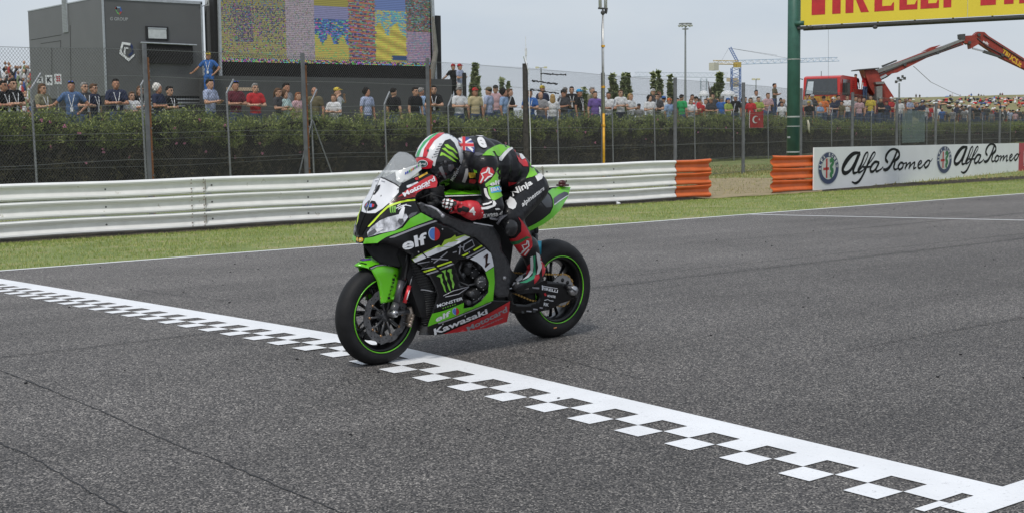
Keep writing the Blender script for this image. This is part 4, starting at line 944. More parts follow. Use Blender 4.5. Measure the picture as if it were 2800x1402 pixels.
for (x, y0_, y1_, w_, lab) in ((1480, 262, 186, 110, 'small double street lamp seen over the fence left of the aerial mast'), (2067, 262, 218, 150, 'small double street lamp just left of the green gantry pole')):
    p = at_w(x, y0_, w_); q = at_w(x, y1_, w_); s = (11 if x < 2000 else 6)/F*w_; g = empty('street_lamp', (p.x, p.y, .6), label=lab, cat='street lamp'); b = MB(); b.cyl((p.x, p.y, .5), (p.x, p.y, q.z), .07, .05, 8); b.tube([q-rd*s, q, q+rd*s], .04, 6); b.build('pole', MGALV, g)
    for sg in (-1, 1): b = MB(); b.box(q+rd*s*sg*1.05+Vector((0, 0, .02)), (9/F*w_, 9/F*w_, 4.5/F*w_), Matrix.Rotation(YAW, 3, 'Z')); b.build('lamp_head', M('cream_lamp', (.55, .52, .36), .5), g)
p = at_w(2459, 270, 130); q = at_w(2459, 228, 130); g = empty('floodlight_mast', (p.x, p.y, .8), label='short floodlight mast with a cluster of dark lamps beside the crane truck', cat='floodlight')
b = MB(); b.cyl((p.x, p.y, .8), q, .1, .08, 8); b.tube([q-rd*.35+Vector((0, 0, .1)), q+rd*.45+Vector((0, 0, .4))], .06, 5); b.build('pole', MGALV, g)
for k in range(5): b = MB(); b.box(q-rd*.3+rd*.2*k+Vector((0, 0, .12+.08*k+(.25 if k % 2 else 0))), (.2, .2, .26), Matrix.Rotation(YAW+.4*k, 3, 'Z')); b.build('lamp', MDARK, g)

# ================================================================ tower cranes far off
def lattice(b, p, q, w, n, r=.06, tri=True):
    p = Vector(p); q = Vector(q); d = (q-p).normalized(); a = d.cross(Vector((0, 0, 1)))
    if a.length < .2: a = Vector(rd)
    a.normalize(); c = d.cross(a).normalized()
    off = [a*w/2, -a*w/2, c*w*(.9 if c.z > 0 else -.9)] if tri else [a*w/2+c*w/2, a*w/2-c*w/2, -a*w/2-c*w/2, -a*w/2+c*w/2]
    m = len(off)
    for o_ in off: b.cyl(p+o_, q+o_, r, r, 4, False)
    for i in range(n):
        s_ = p.lerp(q, i/n); e_ = p.lerp(q, (i+1)/n)
        for k in range(m): b.cyl((s_ if i % 2 else e_)+off[k], (e_ if i % 2 else s_)+off[(k+1) % m], r*.6, r*.6, 3, False)
w_ = 240; g0_ = at_w(2013, 285, w_); tp_ = at_w(2012, 186, w_); g = empty('tower_crane', (g0_.x, g0_.y, .6), label='blue and yellow tower crane with long jib on the skyline left of the gantry pole', cat='tower crane')
b = MB(); lattice(b, (g0_.x, g0_.y, .4), tp_, 1.5, 16, .075, False); b.build('mast', M('crane_blue', (.06, .14, .38), .5), g)
j1 = at_w(2290, 168, 262); j0 = at_w(2018, 177, w_); b = MB(); lattice(b, j0, j1, .8, 30, .04); b.build('jib', M('crane_pale_blue', (.20, .33, .48), .5), g)
k1 = at_w(1950, 176, w_-3); b = MB(); lattice(b, j0, k1, .7, 7, .06); b.build('counter_jib', M('crane_yellow', (.5, .36, .1), .5), g)
b = MB(); b.box(at_w(1952, 183, w_-3), (1.2, 1.2, 1.3)); b.build('counterweight', M('concrete', (.5, .48, .42), .8), g)
ap = at_w(1993, 132, w_); b = MB(); lattice(b, at_w(2014, 172, w_), ap, .45, 8, .06); b.build('tower_head', M('crane_blue'), g)
b = MB(); b.cyl(ap, at_w(2125, 152, 250), .02, .02, 4); b.cyl(ap, at_w(2200, 168, 256), .02, .02, 4); b.cyl(ap, at_w(1970, 172, w_-2), .02, .02, 4); b.build('tie_rod', MDARK, g)
b = MB(); b.box(at_w(2016, 178, w_), (1., 1., .9)); b.build('cab', M('crane_yellow'), g)
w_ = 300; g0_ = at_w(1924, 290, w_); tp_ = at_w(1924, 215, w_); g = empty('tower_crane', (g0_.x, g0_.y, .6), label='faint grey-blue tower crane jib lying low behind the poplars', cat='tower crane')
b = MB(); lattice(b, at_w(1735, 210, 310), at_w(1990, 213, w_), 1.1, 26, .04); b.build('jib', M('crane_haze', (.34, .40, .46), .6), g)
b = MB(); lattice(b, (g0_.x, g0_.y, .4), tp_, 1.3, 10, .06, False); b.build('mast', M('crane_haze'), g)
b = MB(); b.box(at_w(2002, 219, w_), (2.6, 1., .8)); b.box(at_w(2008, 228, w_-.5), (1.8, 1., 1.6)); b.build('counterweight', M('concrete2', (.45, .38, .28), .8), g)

# ================================================================ poplars
ML = leaf_mat('poplar_leaf', (.09, .12, .05), (.2, .24, .11), (.38, .4, .22)); MBK = M('bark', (.08, .065, .05), .9)
def poplar(px, ytop, wpx, W_, lab, lobes=1, n=1500, lean=0):
    base = at_w(px, 300, W_); top = at_w(px, ytop, W_); zg_ = .6; H = top.z-zg_; rw = wpx/2/F*W_
    g = empty('poplar_tree', (base.x, base.y, zg_), label=lab, cat='tree', group='poplars behind the crowd')
    b = MB(); b.cyl((base.x, base.y, zg_-.3), (base.x, base.y, zg_+H*.8), .16, .04, 8)
    for k in range(6): a_ = k*1.9; z_ = zg_+H*(.15+.1*k); b.cyl((base.x, base.y, z_), (base.x+rw*.6*math.cos(a_), base.y+rw*.6*math.sin(a_), z_+.9), .05, .015, 5)
    b.build('trunk', MBK, g)
    V = []; cl = []; LB = [(rnd.uniform(-.5, .5)*rw*(j > 0), (1, .86, .7, .78)[j], (.62, .5, .45, .4)[j]) for j in range(4)]
    for lx, lh, lw in LB:
      for k in range(16):
        t_ = .1+.9*k/15; prof = (1-t_)**.55*(.35+.65*min(1, t_*2.2)); a_ = rnd.random()*6.28; rr = rw*lw*prof*rnd.uniform(.3, 1)
        cl.append((base.x+rr*math.cos(a_)+(lx+lean*t_*lh)*rd.x*1., base.y+rr*math.sin(a_)+(lx+lean*t_*lh)*rd.y, zg_+H*t_*lh, rw*rnd.uniform(.14, .3)*(.35+prof)))
    for k in range(0):                    # clumps
        t_ = .12+.86*k/25; prof = .12+.88*(math.sin(min(1, (1-t_)*1.1+.02)*math.pi*.58))**1.2
        for _ in range(3): a_ = rnd.random()*6.28; rr = rw*prof*rnd.uniform(.2, .75); cl.append((base.x+rr*math.cos(a_)+lean*t_, base.y+rr*math.sin(a_), zg_+H*t_, rw*rnd.uniform(.2, .36)*(.4+prof*.6)))
    for i in range(n):
        c_ = rnd.choice(cl); d = Vector((rnd.gauss(0, 1), rnd.gauss(0, 1), rnd.gauss(0, 1.3))).normalized()*c_[3]*rnd.uniform(.5, 1.05); p = Vector(c_[:3])+d
        q = Matrix.Rotation(rnd.random()*6.28, 3, Vector((rnd.gauss(0, 1), rnd.gauss(0, 1), rnd.gauss(0, 1)+.01)).normalized()); s = .16+.16*rnd.random()
        V += [p+q @ Vector((-s, 0, 0)), p+q @ Vector((0, -s*.6, 0)), p+q @ Vector((s, 0, 0)), p+q @ Vector((0, s*.6, 0))]
    np_mesh('crown', [tuple(v) for v in V], np.arange(4*n).reshape(-1, 4), ML, g, kind='stuff')
poplar(1302, 180, 36, 80, 'tall poplar just right of the two red-capped men on the platform')
poplar(1373, 219, 16, 95, 'very small poplar tip above the man with dark hair in pale blue', n=500)
poplar(1391, 228, 11, 95, 'tiniest poplar tip left of the weathered fence post', n=300)
poplar(1598, 243, 22, 95, 'small pale poplar top behind the boy with the blue cap', n=600)
poplar(1675, 208, 42, 80, 'broad poplar just right of the aerial mast', n=1800)
poplar(1706, 206, 16, 85, 'left stem of the slim poplar pair right of the aerial mast', n=600)
poplar(1717, 205, 18, 86, 'right stem of the slim poplar pair right of the aerial mast', n=700)
poplar(1786, 203, 18, 82, 'slim poplar, left one of the pair over the white cap', n=700)
poplar(1800, 199, 19, 83, 'slim poplar, taller right one of the pair over the white cap', n=800)
poplar(1833, 210, 22, 84, 'narrow poplar half hidden by a thick grey fence post', n=800)
poplar(1944, 206, 44, 78, 'leaning bushy poplar between floodlight mast and tower crane', n=1900, lean=.5)

# ================================================================ site canopies far off
for x, y, w_, lab in ((1925, 256, 30, 'white canopy roof behind the crowd below the leaning poplar'), (1990, 256, 40, 'white canopy roof behind the crowd below the tower crane')):
    c_ = at_w(x, y, 75); s = w_/2/F*75; g = empty('canopy', (c_.x, c_.y, 1.), label=lab, cat='canopy'); b = MB(); b.lathe([(.01, .22), (s*.7, .16), (s, 0), (s, -.1), (s*.9, -.08)], (c_.x, c_.y, c_.z-.05), (0, 0, 1), 12); b.build('roof', MWHP, g)
    b = MB()
    for k in range(4): b.cyl((c_.x+s*.8*math.cos(k*1.57), c_.y+s*.8*math.sin(k*1.57), .7), (c_.x+s*.8*math.cos(k*1.57), c_.y+s*.8*math.sin(k*1.57), c_.z), .03)
    b.build('pole', MGALV, g)

# ================================================================ crane truck
WT = 82.; tc_ = at_w(2257, 260, WT); fwd = (-fd*math.cos(R(33))-rd*math.sin(R(33))).normalized()     # truck faces the camera, turned to its left
lft = Vector((-fwd.y, fwd.x, 0)) ; cor = at_w(2296, 250, WT)                                          # nearest front corner of the cab
if lft.dot(rd) < 0: lft = -lft
g = empty('crane_truck', (cor.x, cor.y, 1.), label='red truck with a large folding loader crane raised above the crowd', cat='truck')
MTRK = M('truck_red', (.50, .028, .022), .35, var=.08, coat=.3); MBOOM = M('boom_red', (.27, .035, .022), .5, var=.3, scale=3, stain=((.05, .025, .02), 3, .58)); MGLS = M('dark_glass', (.05, .055, .06), .12, coat=.5); MGREY = M('boom_grey', (.22, .22, .21), .5, .3)
ztr = lambda y, x=2290: at_w(x, y, WT).z
ZR, ZW0, ZW1 = ztr(206), ztr(216), ztr(258)
def tp(s, f, z): p = Vector((cor.x, cor.y, 0))+lft*s+fwd*f; return (p.x, p.y, z)     # s to the right of the corner, f forward
Wd, Dp = 2.3, 3.1
def slab(b, pts, d): b.prism(pts, d)
b = MB(); prof = [(0, 1.0), (0, ZW1-.05), (-.12, ZW0+.1), (-.3, ZR-.04), (-.55, ZR), (-Dp, ZR-.08), (-Dp, 1.0)]
b.prism([tp(0, f, z) for f, z in prof], -lft*Wd); b.build('cab', MTRK, g)
b = MB(); b.prism([tp(-.12, .012, ZW1-.02), tp(-Wd+.12, .012, ZW1-.02), tp(-Wd+.2, -.1, ZW0+.03), tp(-.2, -.1, ZW0+.03)], fwd*.02); b.build('windscreen', MGLS, g)
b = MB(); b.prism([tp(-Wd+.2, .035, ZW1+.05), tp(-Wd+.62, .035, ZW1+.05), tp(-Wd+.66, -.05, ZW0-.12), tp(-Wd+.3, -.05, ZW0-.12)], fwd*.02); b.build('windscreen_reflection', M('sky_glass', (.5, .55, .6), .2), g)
b = MB(); b.prism([tp(.012, -.42, ZW1-.04), tp(.012, -1.75, ZW1-.04), tp(.012, -1.75, ZW0-.02), tp(.012, -.5, ZW0-.02)], lft*.02); o = b.build('door_window', MGLS, g)
b = MB(); b.box(tp(.14, -.85, (ZW0+ZW1)/2-.1), (.24, .3, .6)); b.build('mirror', MDARK, g); b = MB(); b.box(tp(-Wd-.35, .2, (ZW0+ZW1)/2+.05), (.22, .3, .55)); b.tube([tp(-Wd, .0, ZW0+.02), tp(-Wd-.35, .2, ZW0+.1), tp(-Wd-.35, .2, ZW0-.2)], .03, 5); b.build('mirror', MDARK, g)
b = MB()
for k in range(7): b.box(tp(.01, -2.4, ZW0-.1-k*.13), (.03, .4, .03), Matrix.Rotation(math.atan2(fwd.y, fwd.x)+math.pi/2, 3, 'Z'))
b.build('side_grille', M('truck_red_dark', (.25, .02, .02), .5), g)
b = MB(); b.prism([tp(-.1, .03, ZW1-.55), tp(-Wd+.1, .03, ZW1-.55), tp(-Wd+.1, .03, ZW1-.1), tp(-.1, .03, ZW1-.1)], fwd*.02); o = b.build('front_panel', M('truck_panel', (.55, .33, .03), .45, stain=((.4, .03, .02), 2.5, .5)), g)
b = MB(); b.cyl(tp(-Wd*.6, -.6, ZR), tp(-Wd*.6, -.6, ZR+.28), .02); b.build('aerial', MDARK, g)
b = MB(); b.box(tp(-Wd/2, -5.2, 1.25), (6.6, 2.3, .5), Matrix.Rotation(math.atan2(fwd.y, fwd.x), 3, 'Z')); b.build('chassis', MDARK, g)
b = MB(); b.box(tp(-Wd/2, -3.9, (1.4+ztr(242))/2), (3.2, 2.4, ztr(242)-1.4), Matrix.Rotation(math.atan2(fwd.y, fwd.x), 3, 'Z')); b.build('deck_body', MBOOM, g)
for f in (-.9, -4.6, -6.): 
    for s in (-.15, -Wd+.15): b = MB(); b.lathe([(.1, -.1), (.42, -.14), (.5, 0), (.42, .14), (.1, .1)], tp(s, f, 1.35), lft, 20); b.build('wheel', M('tyre_rubber'), g)
# crane: outlines in the photograph set on a plane through the truck bed, given real thickness
PC0 = at_w(2400, 240, WT+3.5); PN = Vector((FW.x, FW.y, 0)).normalized()
def cpx(pts, th, name, m, off=0.):
    P = [on_plane(x, y, PC0+PN*off, PN) for x, y in pts]; b = MB(); b.prism([p-PN*th/2 for p in P], PN*th); return b.build(name, m, g)
cpx([(2355, 192), (2385, 190), (2395, 200), (2410, 240), (2440, 300), (2415, 305), (2390, 270), (2372, 240)], 1.2, 'crane_column', MBOOM)
cpx([(2336, 192), (2395, 187), (2395, 190), (2336, 195)], 1.6, 'crane_canopy', MDARK)
cpx([(2400, 232), (2412, 225), (2438, 265), (2437, 300), (2395, 300)], .9, 'crane_base', MBOOM, .3)
cpx([(2380, 199), (2520, 145), (2625, 112), (2632, 124), (2530, 160), (2450, 200), (2438, 202), (2400, 216), (2384, 216)], .5, 'lower_boom', MBOOM)
cpx([(2384, 196), (2545, 139), (2632, 106), (2634, 112), (2546, 147), (2388, 205)], .62, 'boom_rail', MGREY)
cpx([(2520, 143), (2545, 130), (2570, 124), (2550, 136)], .4, 'boom_bracket', MBOOM); cpx([(2412, 180), (2450, 165), (2450, 169), (2414, 184)], .4, 'boom_hose', MDARK)
cpx([(2388, 216), (2425, 212), (2440, 200), (2400, 224), (2392, 228)], .3, 'lift_cylinder', MDARK, -.2)
cpx([(2405, 212), (2422, 203), (2424, 208), (2408, 217)], .2, 'cylinder_rod', M('chrome', (.5, .5, .5), .2, .9), -.35)
cpx([(2622, 100), (2660, 98), (2668, 90), (2676, 95), (2672, 122), (2650, 135), (2648, 122), (2632, 118)], .55, 'boom_knuckle', MBOOM)
cpx([(2670, 88), (2688, 89), (2700, 100), (2850, 195), (2845, 212), (2735, 160), (2664, 112)], .5, 'upper_boom', MBOOM)
cpx([(2660, 131), (2690, 139), (2690, 143), (2658, 135)], .15, 'cylinder_rod', M('chrome'), -.3); cpx([(2690, 138), (2735, 154), (2738, 160), (2688, 145)], .25, 'fold_cylinder', MDARK, -.3)
cpx([(2621, 95), (2636, 94), (2636, 108), (2622, 108)], .5, 'hose_reel', MDARK, -.1)
cpx([(2388, 226), (2412, 224), (2412, 231), (2390, 232)], 1.0, 'control_seat', MGREY, -.6); cpx([(2392, 238), (2408, 236), (2408, 285), (2392, 285)], .8, 'outrigger_box', MGREY, -.7)
for pts_ in ([(2400, 207), (2480, 172), (2560, 147), (2630, 121)], [(2420, 196), (2500, 163), (2600, 129)], [(2690, 96), (2740, 128), (2800, 166)], [(2672, 105), (2700, 128), (2760, 160)]):
    b = MB(); b.tube([on_plane(x, y, PC0-PN*.3, PN) for x, y in pts_], .035, 5); b.build('hydraulic_hose', MDARK, g)
for x, y in ((2396, 208), (2646, 118), (2470, 178), (2560, 146), (2672, 97), (2736, 152)):
    p = on_plane(x, y, PC0, PN); b = MB(); b.cyl(p-PN*.4, p+PN*.4, .1, .1, 10); b.build('hinge_pin', MDARK, g)
V, fs = quad_text('TRUCS.it', [(2738, 148, 0), (2790, 186, 0), (2796, 172, 0), (2744, 133, 0)], .03); b = MB()
if True: P = [on_plane(p[0], p[1], PC0-PN*.26, PN) for p in V]; b.add(P, fs); b.build('lettering', M('yellow_letter', (.7, .42, .03), .5), g)
V, fs = quad_text('pik', [(2686, 118, 0), (2702, 127, 0), (2706, 120, 0), (2690, 110, 0)], .03); b = MB(); b.add([on_plane(p[0], p[1], PC0-PN*.26, PN) for p in V], fs); b.build('lettering', MWHP, g)
b = MB(); b.tube([on_plane(2498, 182, PC0, PN), on_plane(2545, 225, PC0+PN*10, PN), on_plane(2600, 252, PC0+PN*20, PN), on_plane(2625, 262, PC0+PN*26, PN)], .02, 4); b.build('stay_cable', M('thin_cable', (.2, .16, .16), .6), g)

# ================================================================ dry hill with far spectators
MH = ground_mat('dry_hill', [(.12, .125, .045), (.20, .185, .075), (.30, .25, .13)], .35, .6)
hc = [at_w(x, y, 390) for x, y in ((2300, 276), (2400, 272), (2520, 271), (2640, 268), (2720, 266), (2860, 262), (3100, 255))]
hb = [at_w(x, y, 190) for x, y in ((2300, 345), (2400, 343), (2520, 341), (2640, 340), (2720, 340), (2860, 338), (3100, 336))]
V = []; n_ = 14
for i in range(len(hc)):
    for j in range(n_+1):
        t_ = j/n_; p = hb[i].lerp(hc[i], t_); p.z = hb[i].z+(hc[i].z-hb[i].z)*(math.sin(t_*math.pi/2)**.9)+.12*math.sin(i*2.3+j*1.7); V.append(p)
    e_ = hc[i]+(hc[i]-hb[i])*.8; e_.z = 0; V.append(e_)
m_ = n_+2; np_mesh('hill', [tuple(v) for v in V], [(i*m_+j, (i+1)*m_+j, (i+1)*m_+j+1, i*m_+j+1) for i in range(len(hc)-1) for j in range(m_-1)], MH, smooth=True, kind='structure')
def hill_at(x, y):
    # the hill as a ruled slope between its foot (w=96) and its crest (w=150)
    lo, hi = 0., 1.
    for _ in range(30):
        t_ = (lo+hi)/2; W_ = 190+200*t_; zf = lambda xx: None
        yb = 341+(x-2520)*-.006; yc = 271-(x-2520)*.026
        zf_ = at_w(x, yb, 190).z+(at_w(x, yc, 390).z-at_w(x, yb, 190).z)*(math.sin(t_*math.pi/2)**.9)
        if at_w(x, y, W_).z > zf_: lo = t_
        else: hi = t_
    return at_w(x, y, 190+200*lo)
for x, y, c_, lab in ((2470, 274, (.04, .2, .5), 'blue domed beach tent on the hill behind the fence post near the crane truck'), (2535, 273, (.03, .12, .3), 'dark blue domed tent on the hill crest with a slatted flap'), (2590, 270, (.05, .18, .5), 'tall blue sunshade on the hill crest among standing people'), (2758, 268, (.02, .05, .38), 'royal blue tilted tent at the right end of the hill')):
    p = at_w(x, y, 380); b = MB(); b.sph((p.x, p.y, p.z-.4), (1.1, 1.1, 1.15), 12, 8); o = b.build('beach_tent', M('tent%d' % x, c_, .7), smooth=True); setp(o, lab, 'tent', 'tents on the hill')

# ================================================================ grandstand far left
q = at_w(84, 330, 95)
gs = empty('grandstand', (q.x, q.y, .8), label='distant stepped grandstand packed with people at the left edge', cat='grandstand')
bk = Vector(fd); al = -Vector(rd)
o0 = Vector((at_w(92, 300, 95).x, at_w(92, 300, 95).y, 0)); crowd = MB(); ms_ = [M('crowd%d' % i, c_, .8) for i, c_ in enumerate([(.6, .6, .6), (.03, .03, .035), (.3, .17, .11), (.4, .05, .05), (.05, .1, .3), (.2, .25, .12), (.25, .25, .25), (.5, .3, .2)])]
for k in range(12):
    z_ = 1.1+.36*k; c_ = o0+bk*(.8*k)+al*6; b = MB(); b.box((c_.x, c_.y, z_/2+.3), (12, .8, z_-.4), Matrix.Rotation(YAW-math.pi/2, 3, 'Z')); b.build('step', M('concrete'), gs)
    for i in range(38):
        pp = o0+bk*(.8*k)+al*(i*.28+rnd.uniform(-.14, .14)+.1); h_ = rnd.uniform(.8, 1.5) if k < 10 else rnd.uniform(1.2, 1.6)
        crowd.m = rnd.choice((0, 0, 1, 1, 3, 4, 5, 6)); crowd.sph((pp.x, pp.y, z_+h_*.45), (.17, .17, h_*.42), 7, 5); crowd.m = rnd.choice((2, 1, 2, 7, 0)); crowd.sph((pp.x, pp.y, z_+h_*.98), (.11, .11, .14), 6, 5)
crowd.build('crowd', ms_, None, kind='stuff', label='mass of tiny spectators filling the distant grandstand', cat='crowd')
b = MB(); c0_ = o0+al*0; b.tube([(c0_.x, c0_.y, 2.7), (c0_.x+al.x*12, c0_.y+al.y*12, 2.7)], .04, 5); b.build('handrail', MGALV, gs)

# ================================================================ motorcycle
MGRN = M('bike_green', (.13, .52, .012), .28, var=.04, coat=.6); MBLK = M('bike_black', (.007, .007, .008), .28, coat=.22, var=.2); MMAT = M('matt_black', (.018, .018, .019), .6, var=.25, scale=20)
MNEON = M('neon_yellow', (.55, .75, .03), .4); MWP = M('bike_white', (.72, .73, .76), .35, coat=.4, var=.04); MRED = M('bike_red', (.5, .012, .02), .35, coat=.4); MGRY = M('bike_grey', (.30, .30, .33), .35, coat=.3)
MCF = M('carbon_grey', (.045, .046, .05), .42, coat=.2, var=.3, scale=60); MALU = M('raw_aluminium', (.42, .42, .43), .35, .85); MSTL = M('dark_disc_steel', (.12, .12, .125), .42, .7, var=.3, scale=30); MTYR = M('slick_rubber', (.014, .014, .015), .62, var=.25, scale=14, bump=.1, bscale=60); MGLD = M('gold_chain', (.45, .28, .09), .4, .7); MREDB = M('red_anodised', (.55, .03, .04), .35, .3)
bike = empty('motorcycle', BO, BM.to_3x3(), label='green and black racing motorcycle number 1 crossing the chequered line', cat='motorcycle')
bike.matrix_world = BM
def B(b, name, m, parent=None, smooth=True, **k): return b.build(name, m, parent or bike, smooth, world=False, **k)

class Surf:
    """a body panel surface: sideways offset of the panel, interpolated between measured points"""
    def __init__(s, ctrl):
        s.P = np.array([c[:2] for c in ctrl])/100.; o = np.array([c[2] for c in ctrl]); n = len(o)
        d = np.linalg.norm(s.P[:, None]-s.P[None], axis=2); A = np.zeros((n+3, n+3)); A[:n, :n] = s.k(d)+np.eye(n)*.004; A[:n, n] = 1; A[:n, n+1:] = s.P; A[n:, :n] = A[:n, n:].T
        s.w = np.linalg.solve(A, np.concatenate([o, [0, 0, 0]])); s.n = n
    def k(s, d): return d
    def off(s, x, y):
        p = np.array([x, y])/100.; return float(s.k(np.linalg.norm(s.P-p, axis=1)) @ s.w[:s.n]+s.w[s.n]+p @ s.w[s.n+1:])
    def at(s, x, y, lift=0.):
        o = max(0., s.off(x, y)); p = BL(x, y, o)
        if lift:
            a = BL(x+2, y, max(0, s.off(x+2, y)))-p; b_ = BL(x, y+2, max(0, s.off(x, y+2)))-p; n = a.cross(b_); n.normalize()
            if n.dot(CL-p) < 0: n = -n
            p = p+n*lift; p.y = max(p.y, 0.)
        return p
def tree(me): return BVHTree.FromPolygons([v.co.copy() for v in me.vertices], [tuple(p.vertices) for p in me.polygons])
class Proj:
    """surface of a body, met along the line of sight of a pixel"""
    def __init__(s, me): s.t = tree(me)
    def at(s, x, y, lift=0.):
        d = bray(x, y).normalized(); h_ = s.t.ray_cast(CL, d)
        if h_[0] is None:
            h_ = min((s.t.find_nearest(CL+d*(7.4+.06*k)) for k in range(34)), key=lambda q: q[3])
        return h_[0]+h_[1]*lift
def panel(S, poly, name, m, parent=None, holes=(), lift=0., thick=.004, step=9., mirror=True, smooth=True, **k):
    V, T = fill2d([p[:2] for p in poly], [[p[:2] for p in h_] for h_ in holes], step); P = [S.at(x, y, lift) for x, y in V]
    if isinstance(S, Proj): T = [t for t in T if max((P[t[i]]-P[t[i-1]]).length for i in range(len(t))) < .08]
    out = []
    for sg in ((1, -1) if mirror else (1,)):
        b = MB(); n = len(P); Q = [Vector((p.x, p.y*sg, p.z)) for p in P]
        # orientation: outward towards the camera side
        F_ = []
        for t in T:
            a, c, d = (P[i] for i in t[:3]); nn = (c-a).cross(d-a); F_.append(tuple(t) if (nn.dot(CL-a) > 0) == (sg > 0) else tuple(reversed(t)))
        if thick:
            cen = [0.]*n; N_ = [Vector() for _ in range(n)]
            for t in F_:
                a, c, d = (Q[i] for i in t[:3]); nn = (c-a).cross(d-a)
                for i in t: N_[i] += nn
            I_ = [q-nn.normalized()*thick if nn.length > 0 else q for q, nn in zip(Q, N_)]
            cnt = {}
            for t in F_:
                for i in range(len(t)): e = (t[i], t[(i+1) % len(t)]); cnt[e] = cnt.get(e, 0)+1
            ed = [e for e in cnt if (e[1], e[0]) not in cnt]
            b.add(Q+I_, F_+[tuple(n+i for i in reversed(t)) for t in F_]+[(e[1], e[0], n+e[0], n+e[1]) for e in ed])
        else: b.add(Q, F_)
        o = b.build(name, m, parent or bike, smooth, world=False, fix=False, **k); out.append(o)
    return out
def decal(S, poly, name, m, parent, lift=.0025, step=9., mirror=False, **k): return panel(S, poly, name, m, parent, (), lift, 0, step, mirror, **k)[0]
def surf_text(S, s, q, m, parent, bold=.02, lift=.004, name='lettering'):
    V, fs = quad_text(s, [(p[0], p[1], 0) for p in q], bold); b = MB(); b.add([S.at(p[0], p[1], lift) for p in V], fs); return b.build(name, m, parent, world=False, fix=False)
def stroke2d(pts, w, n=5):
    """outline of a brush stroke through pixel points"""
    P = spline([(p[0], p[1], 0) for p in pts], n) if len(pts) > 2 and n > 1 else [Vector((p[0], p[1], 0)) for p in pts]; L_, R_ = [], []
    for i, p in enumerate(P):
        d = P[min(i+1, len(P)-1)]-P[max(i-1, 0)]; d = d.normalized(); q = Vector((-d.y, d.x, 0))*w/2; L_.append((p.x+q.x, p.y+q.y)); R_.append((p.x-q.x, p.y-q.y))
    return L_+R_[::-1]

# ---- fairing
ctrl = Z(Z3, [(412, 350, 0), (365, 470, 0), (300, 600, 0), (255, 740, 0), (205, 860, 0), (170, 985, 0), (165, 1070, 0), (500, 385, .075), (612, 455, .125), (610, 510, .135), (500, 560, .1), (345, 740, .062), (480, 660, .12), (380, 800, .10), (260, 890, .052), (300, 960, .08),
    (215, 1075, .035), (370, 1065, .12), (520, 900, .155), (690, 760, .205), (640, 600, .16), (780, 570, .185), (1020, 455, .17), (1030, 400, .155), (900, 290, .125), (760, 350, .12), (640, 930, .195), (850, 735, .225), (980, 805, .24), (1150, 880, .245), (700, 1100, .215), (1000, 950, .243), (1200, 1000, .243), (860, 1200, .222), (1350, 1010, .235), (1500, 1100, .225), (440, 1110, .14)])
ctrl += Z(Z6, [(640, 290, .213), (750, 420, .212), (850, 560, .208), (930, 720, .203), (900, 870, .196), (830, 1000, .183), (810, 1080, .17), (1080, 680, .208), (1240, 800, .198), (1300, 850, .19), (1450, 740, .20), (1530, 600, .204), (1500, 430, .213), (1590, 400, .212), (1600, 700, .20), (1560, 850, .182), (1100, 980, .175), (880, 1100, .14), (880, 1175, .105), (1300, 1120, .095), (1745, 1020, .10), (1775, 780, .16), (1000, 1160, .095), (1400, 950, .16), (1120, 450, .214), (1300, 280, .215)])
SF = Surf(ctrl)
fo = Z(Z3, [(412, 350), (455, 362), (500, 385), (560, 415), (612, 452), (640, 410), (760, 350), (900, 290), (985, 322), (1030, 400), (1018, 458), (900, 468), (810, 520), (790, 590), (850, 735), (980, 805), (1150, 880), (1300, 965)])+\
     Z(Z6, [(1380, 50), (1480, 135), (1545, 200), (1585, 290), (1590, 400), (1600, 560), (1580, 775), (1780, 780), (1770, 900), (1745, 1025), (1500, 1100), (1180, 1145), (1000, 1168), (880, 1182), (715, 1180), (735, 1075), (810, 1080), (860, 930), (915, 790), (930, 700), (900, 620), (840, 500), (770, 400), (640, 300), (615, 285)])+\
     Z(Z3, [(740, 1200), (660, 1150), (560, 1100), (440, 1068), (370, 1068), (215, 1078), (165, 1070), (170, 985), (205, 860), (255, 740), (300, 600), (365, 470)])
hole = Z(Z6, [(1195, 300), (1300, 292), (1420, 350), (1490, 445), (1530, 560), (1522, 680), (1440, 780), (1340, 848), (1235, 868), (1225, 800), (1235, 700), (1290, 620), (1200, 600), (1180, 500), (1130, 360)])
fair = panel(SF, fo, 'fairing', MBLK, holes=[hole], thick=.005, step=8)
fl = fair[0]
def D(c, pts, m, name='stripe', lift=.0025, mirror=True, S=None, par=None):
    S = S or SF; par = par or fl
    o = panel(S, Z(c, pts), name, m, par, (), lift, 0, 9., False)[0]
    if mirror:
        me = o.data.copy(); o2 = bpy.data.objects.new(name, me); COL.objects.link(o2); o2.parent = fair[1] if par is fl else par
        co = np.empty(len(me.vertices)*3, dtype=np.float32); me.vertices.foreach_get('co', co); co = co.reshape(-1, 3); co[:, 1] *= -1; me.vertices.foreach_set('co', co.ravel()); me.flip_normals()
    return o
# green areas
D(Z3, [(215, 1075), (235, 1015), (330, 1000), (430, 965), (560, 935), (650, 900), (730, 800), (850, 735), (980, 806), (800, 872), (650, 935), (560, 965), (470, 1000), (420, 1030), (370, 1066)], MGRN, 'green_panel')
D(Z3, [(165, 1068), (160, 1010), (185, 1000), (205, 1020), (212, 1074)], MBLK, 'nose_tip')
D(Z3, [(167, 1050), (170, 1010), (205, 1006), (220, 1022), (215, 1045), (185, 1056)], M('badge_yellow', (.75, .42, .03), .4), 'badge', .004)
D(Z3, [(171, 1038), (173, 1022), (196, 1020), (203, 1028), (196, 1040)], M('badge_pale', (.75, .62, .3), .4), 'badge', .0055)
D(Z6, [(865, 930), (1000, 895), (1120, 850), (1238, 800), (1232, 868), (1340, 850), (1440, 782), (1522, 682), (1531, 560), (1492, 448), (1500, 440), (1589, 385), (1600, 560), (1580, 775), (1400, 852), (1100, 975), (930, 1035), (812, 1080), (835, 1000)], MGRN, 'green_panel')
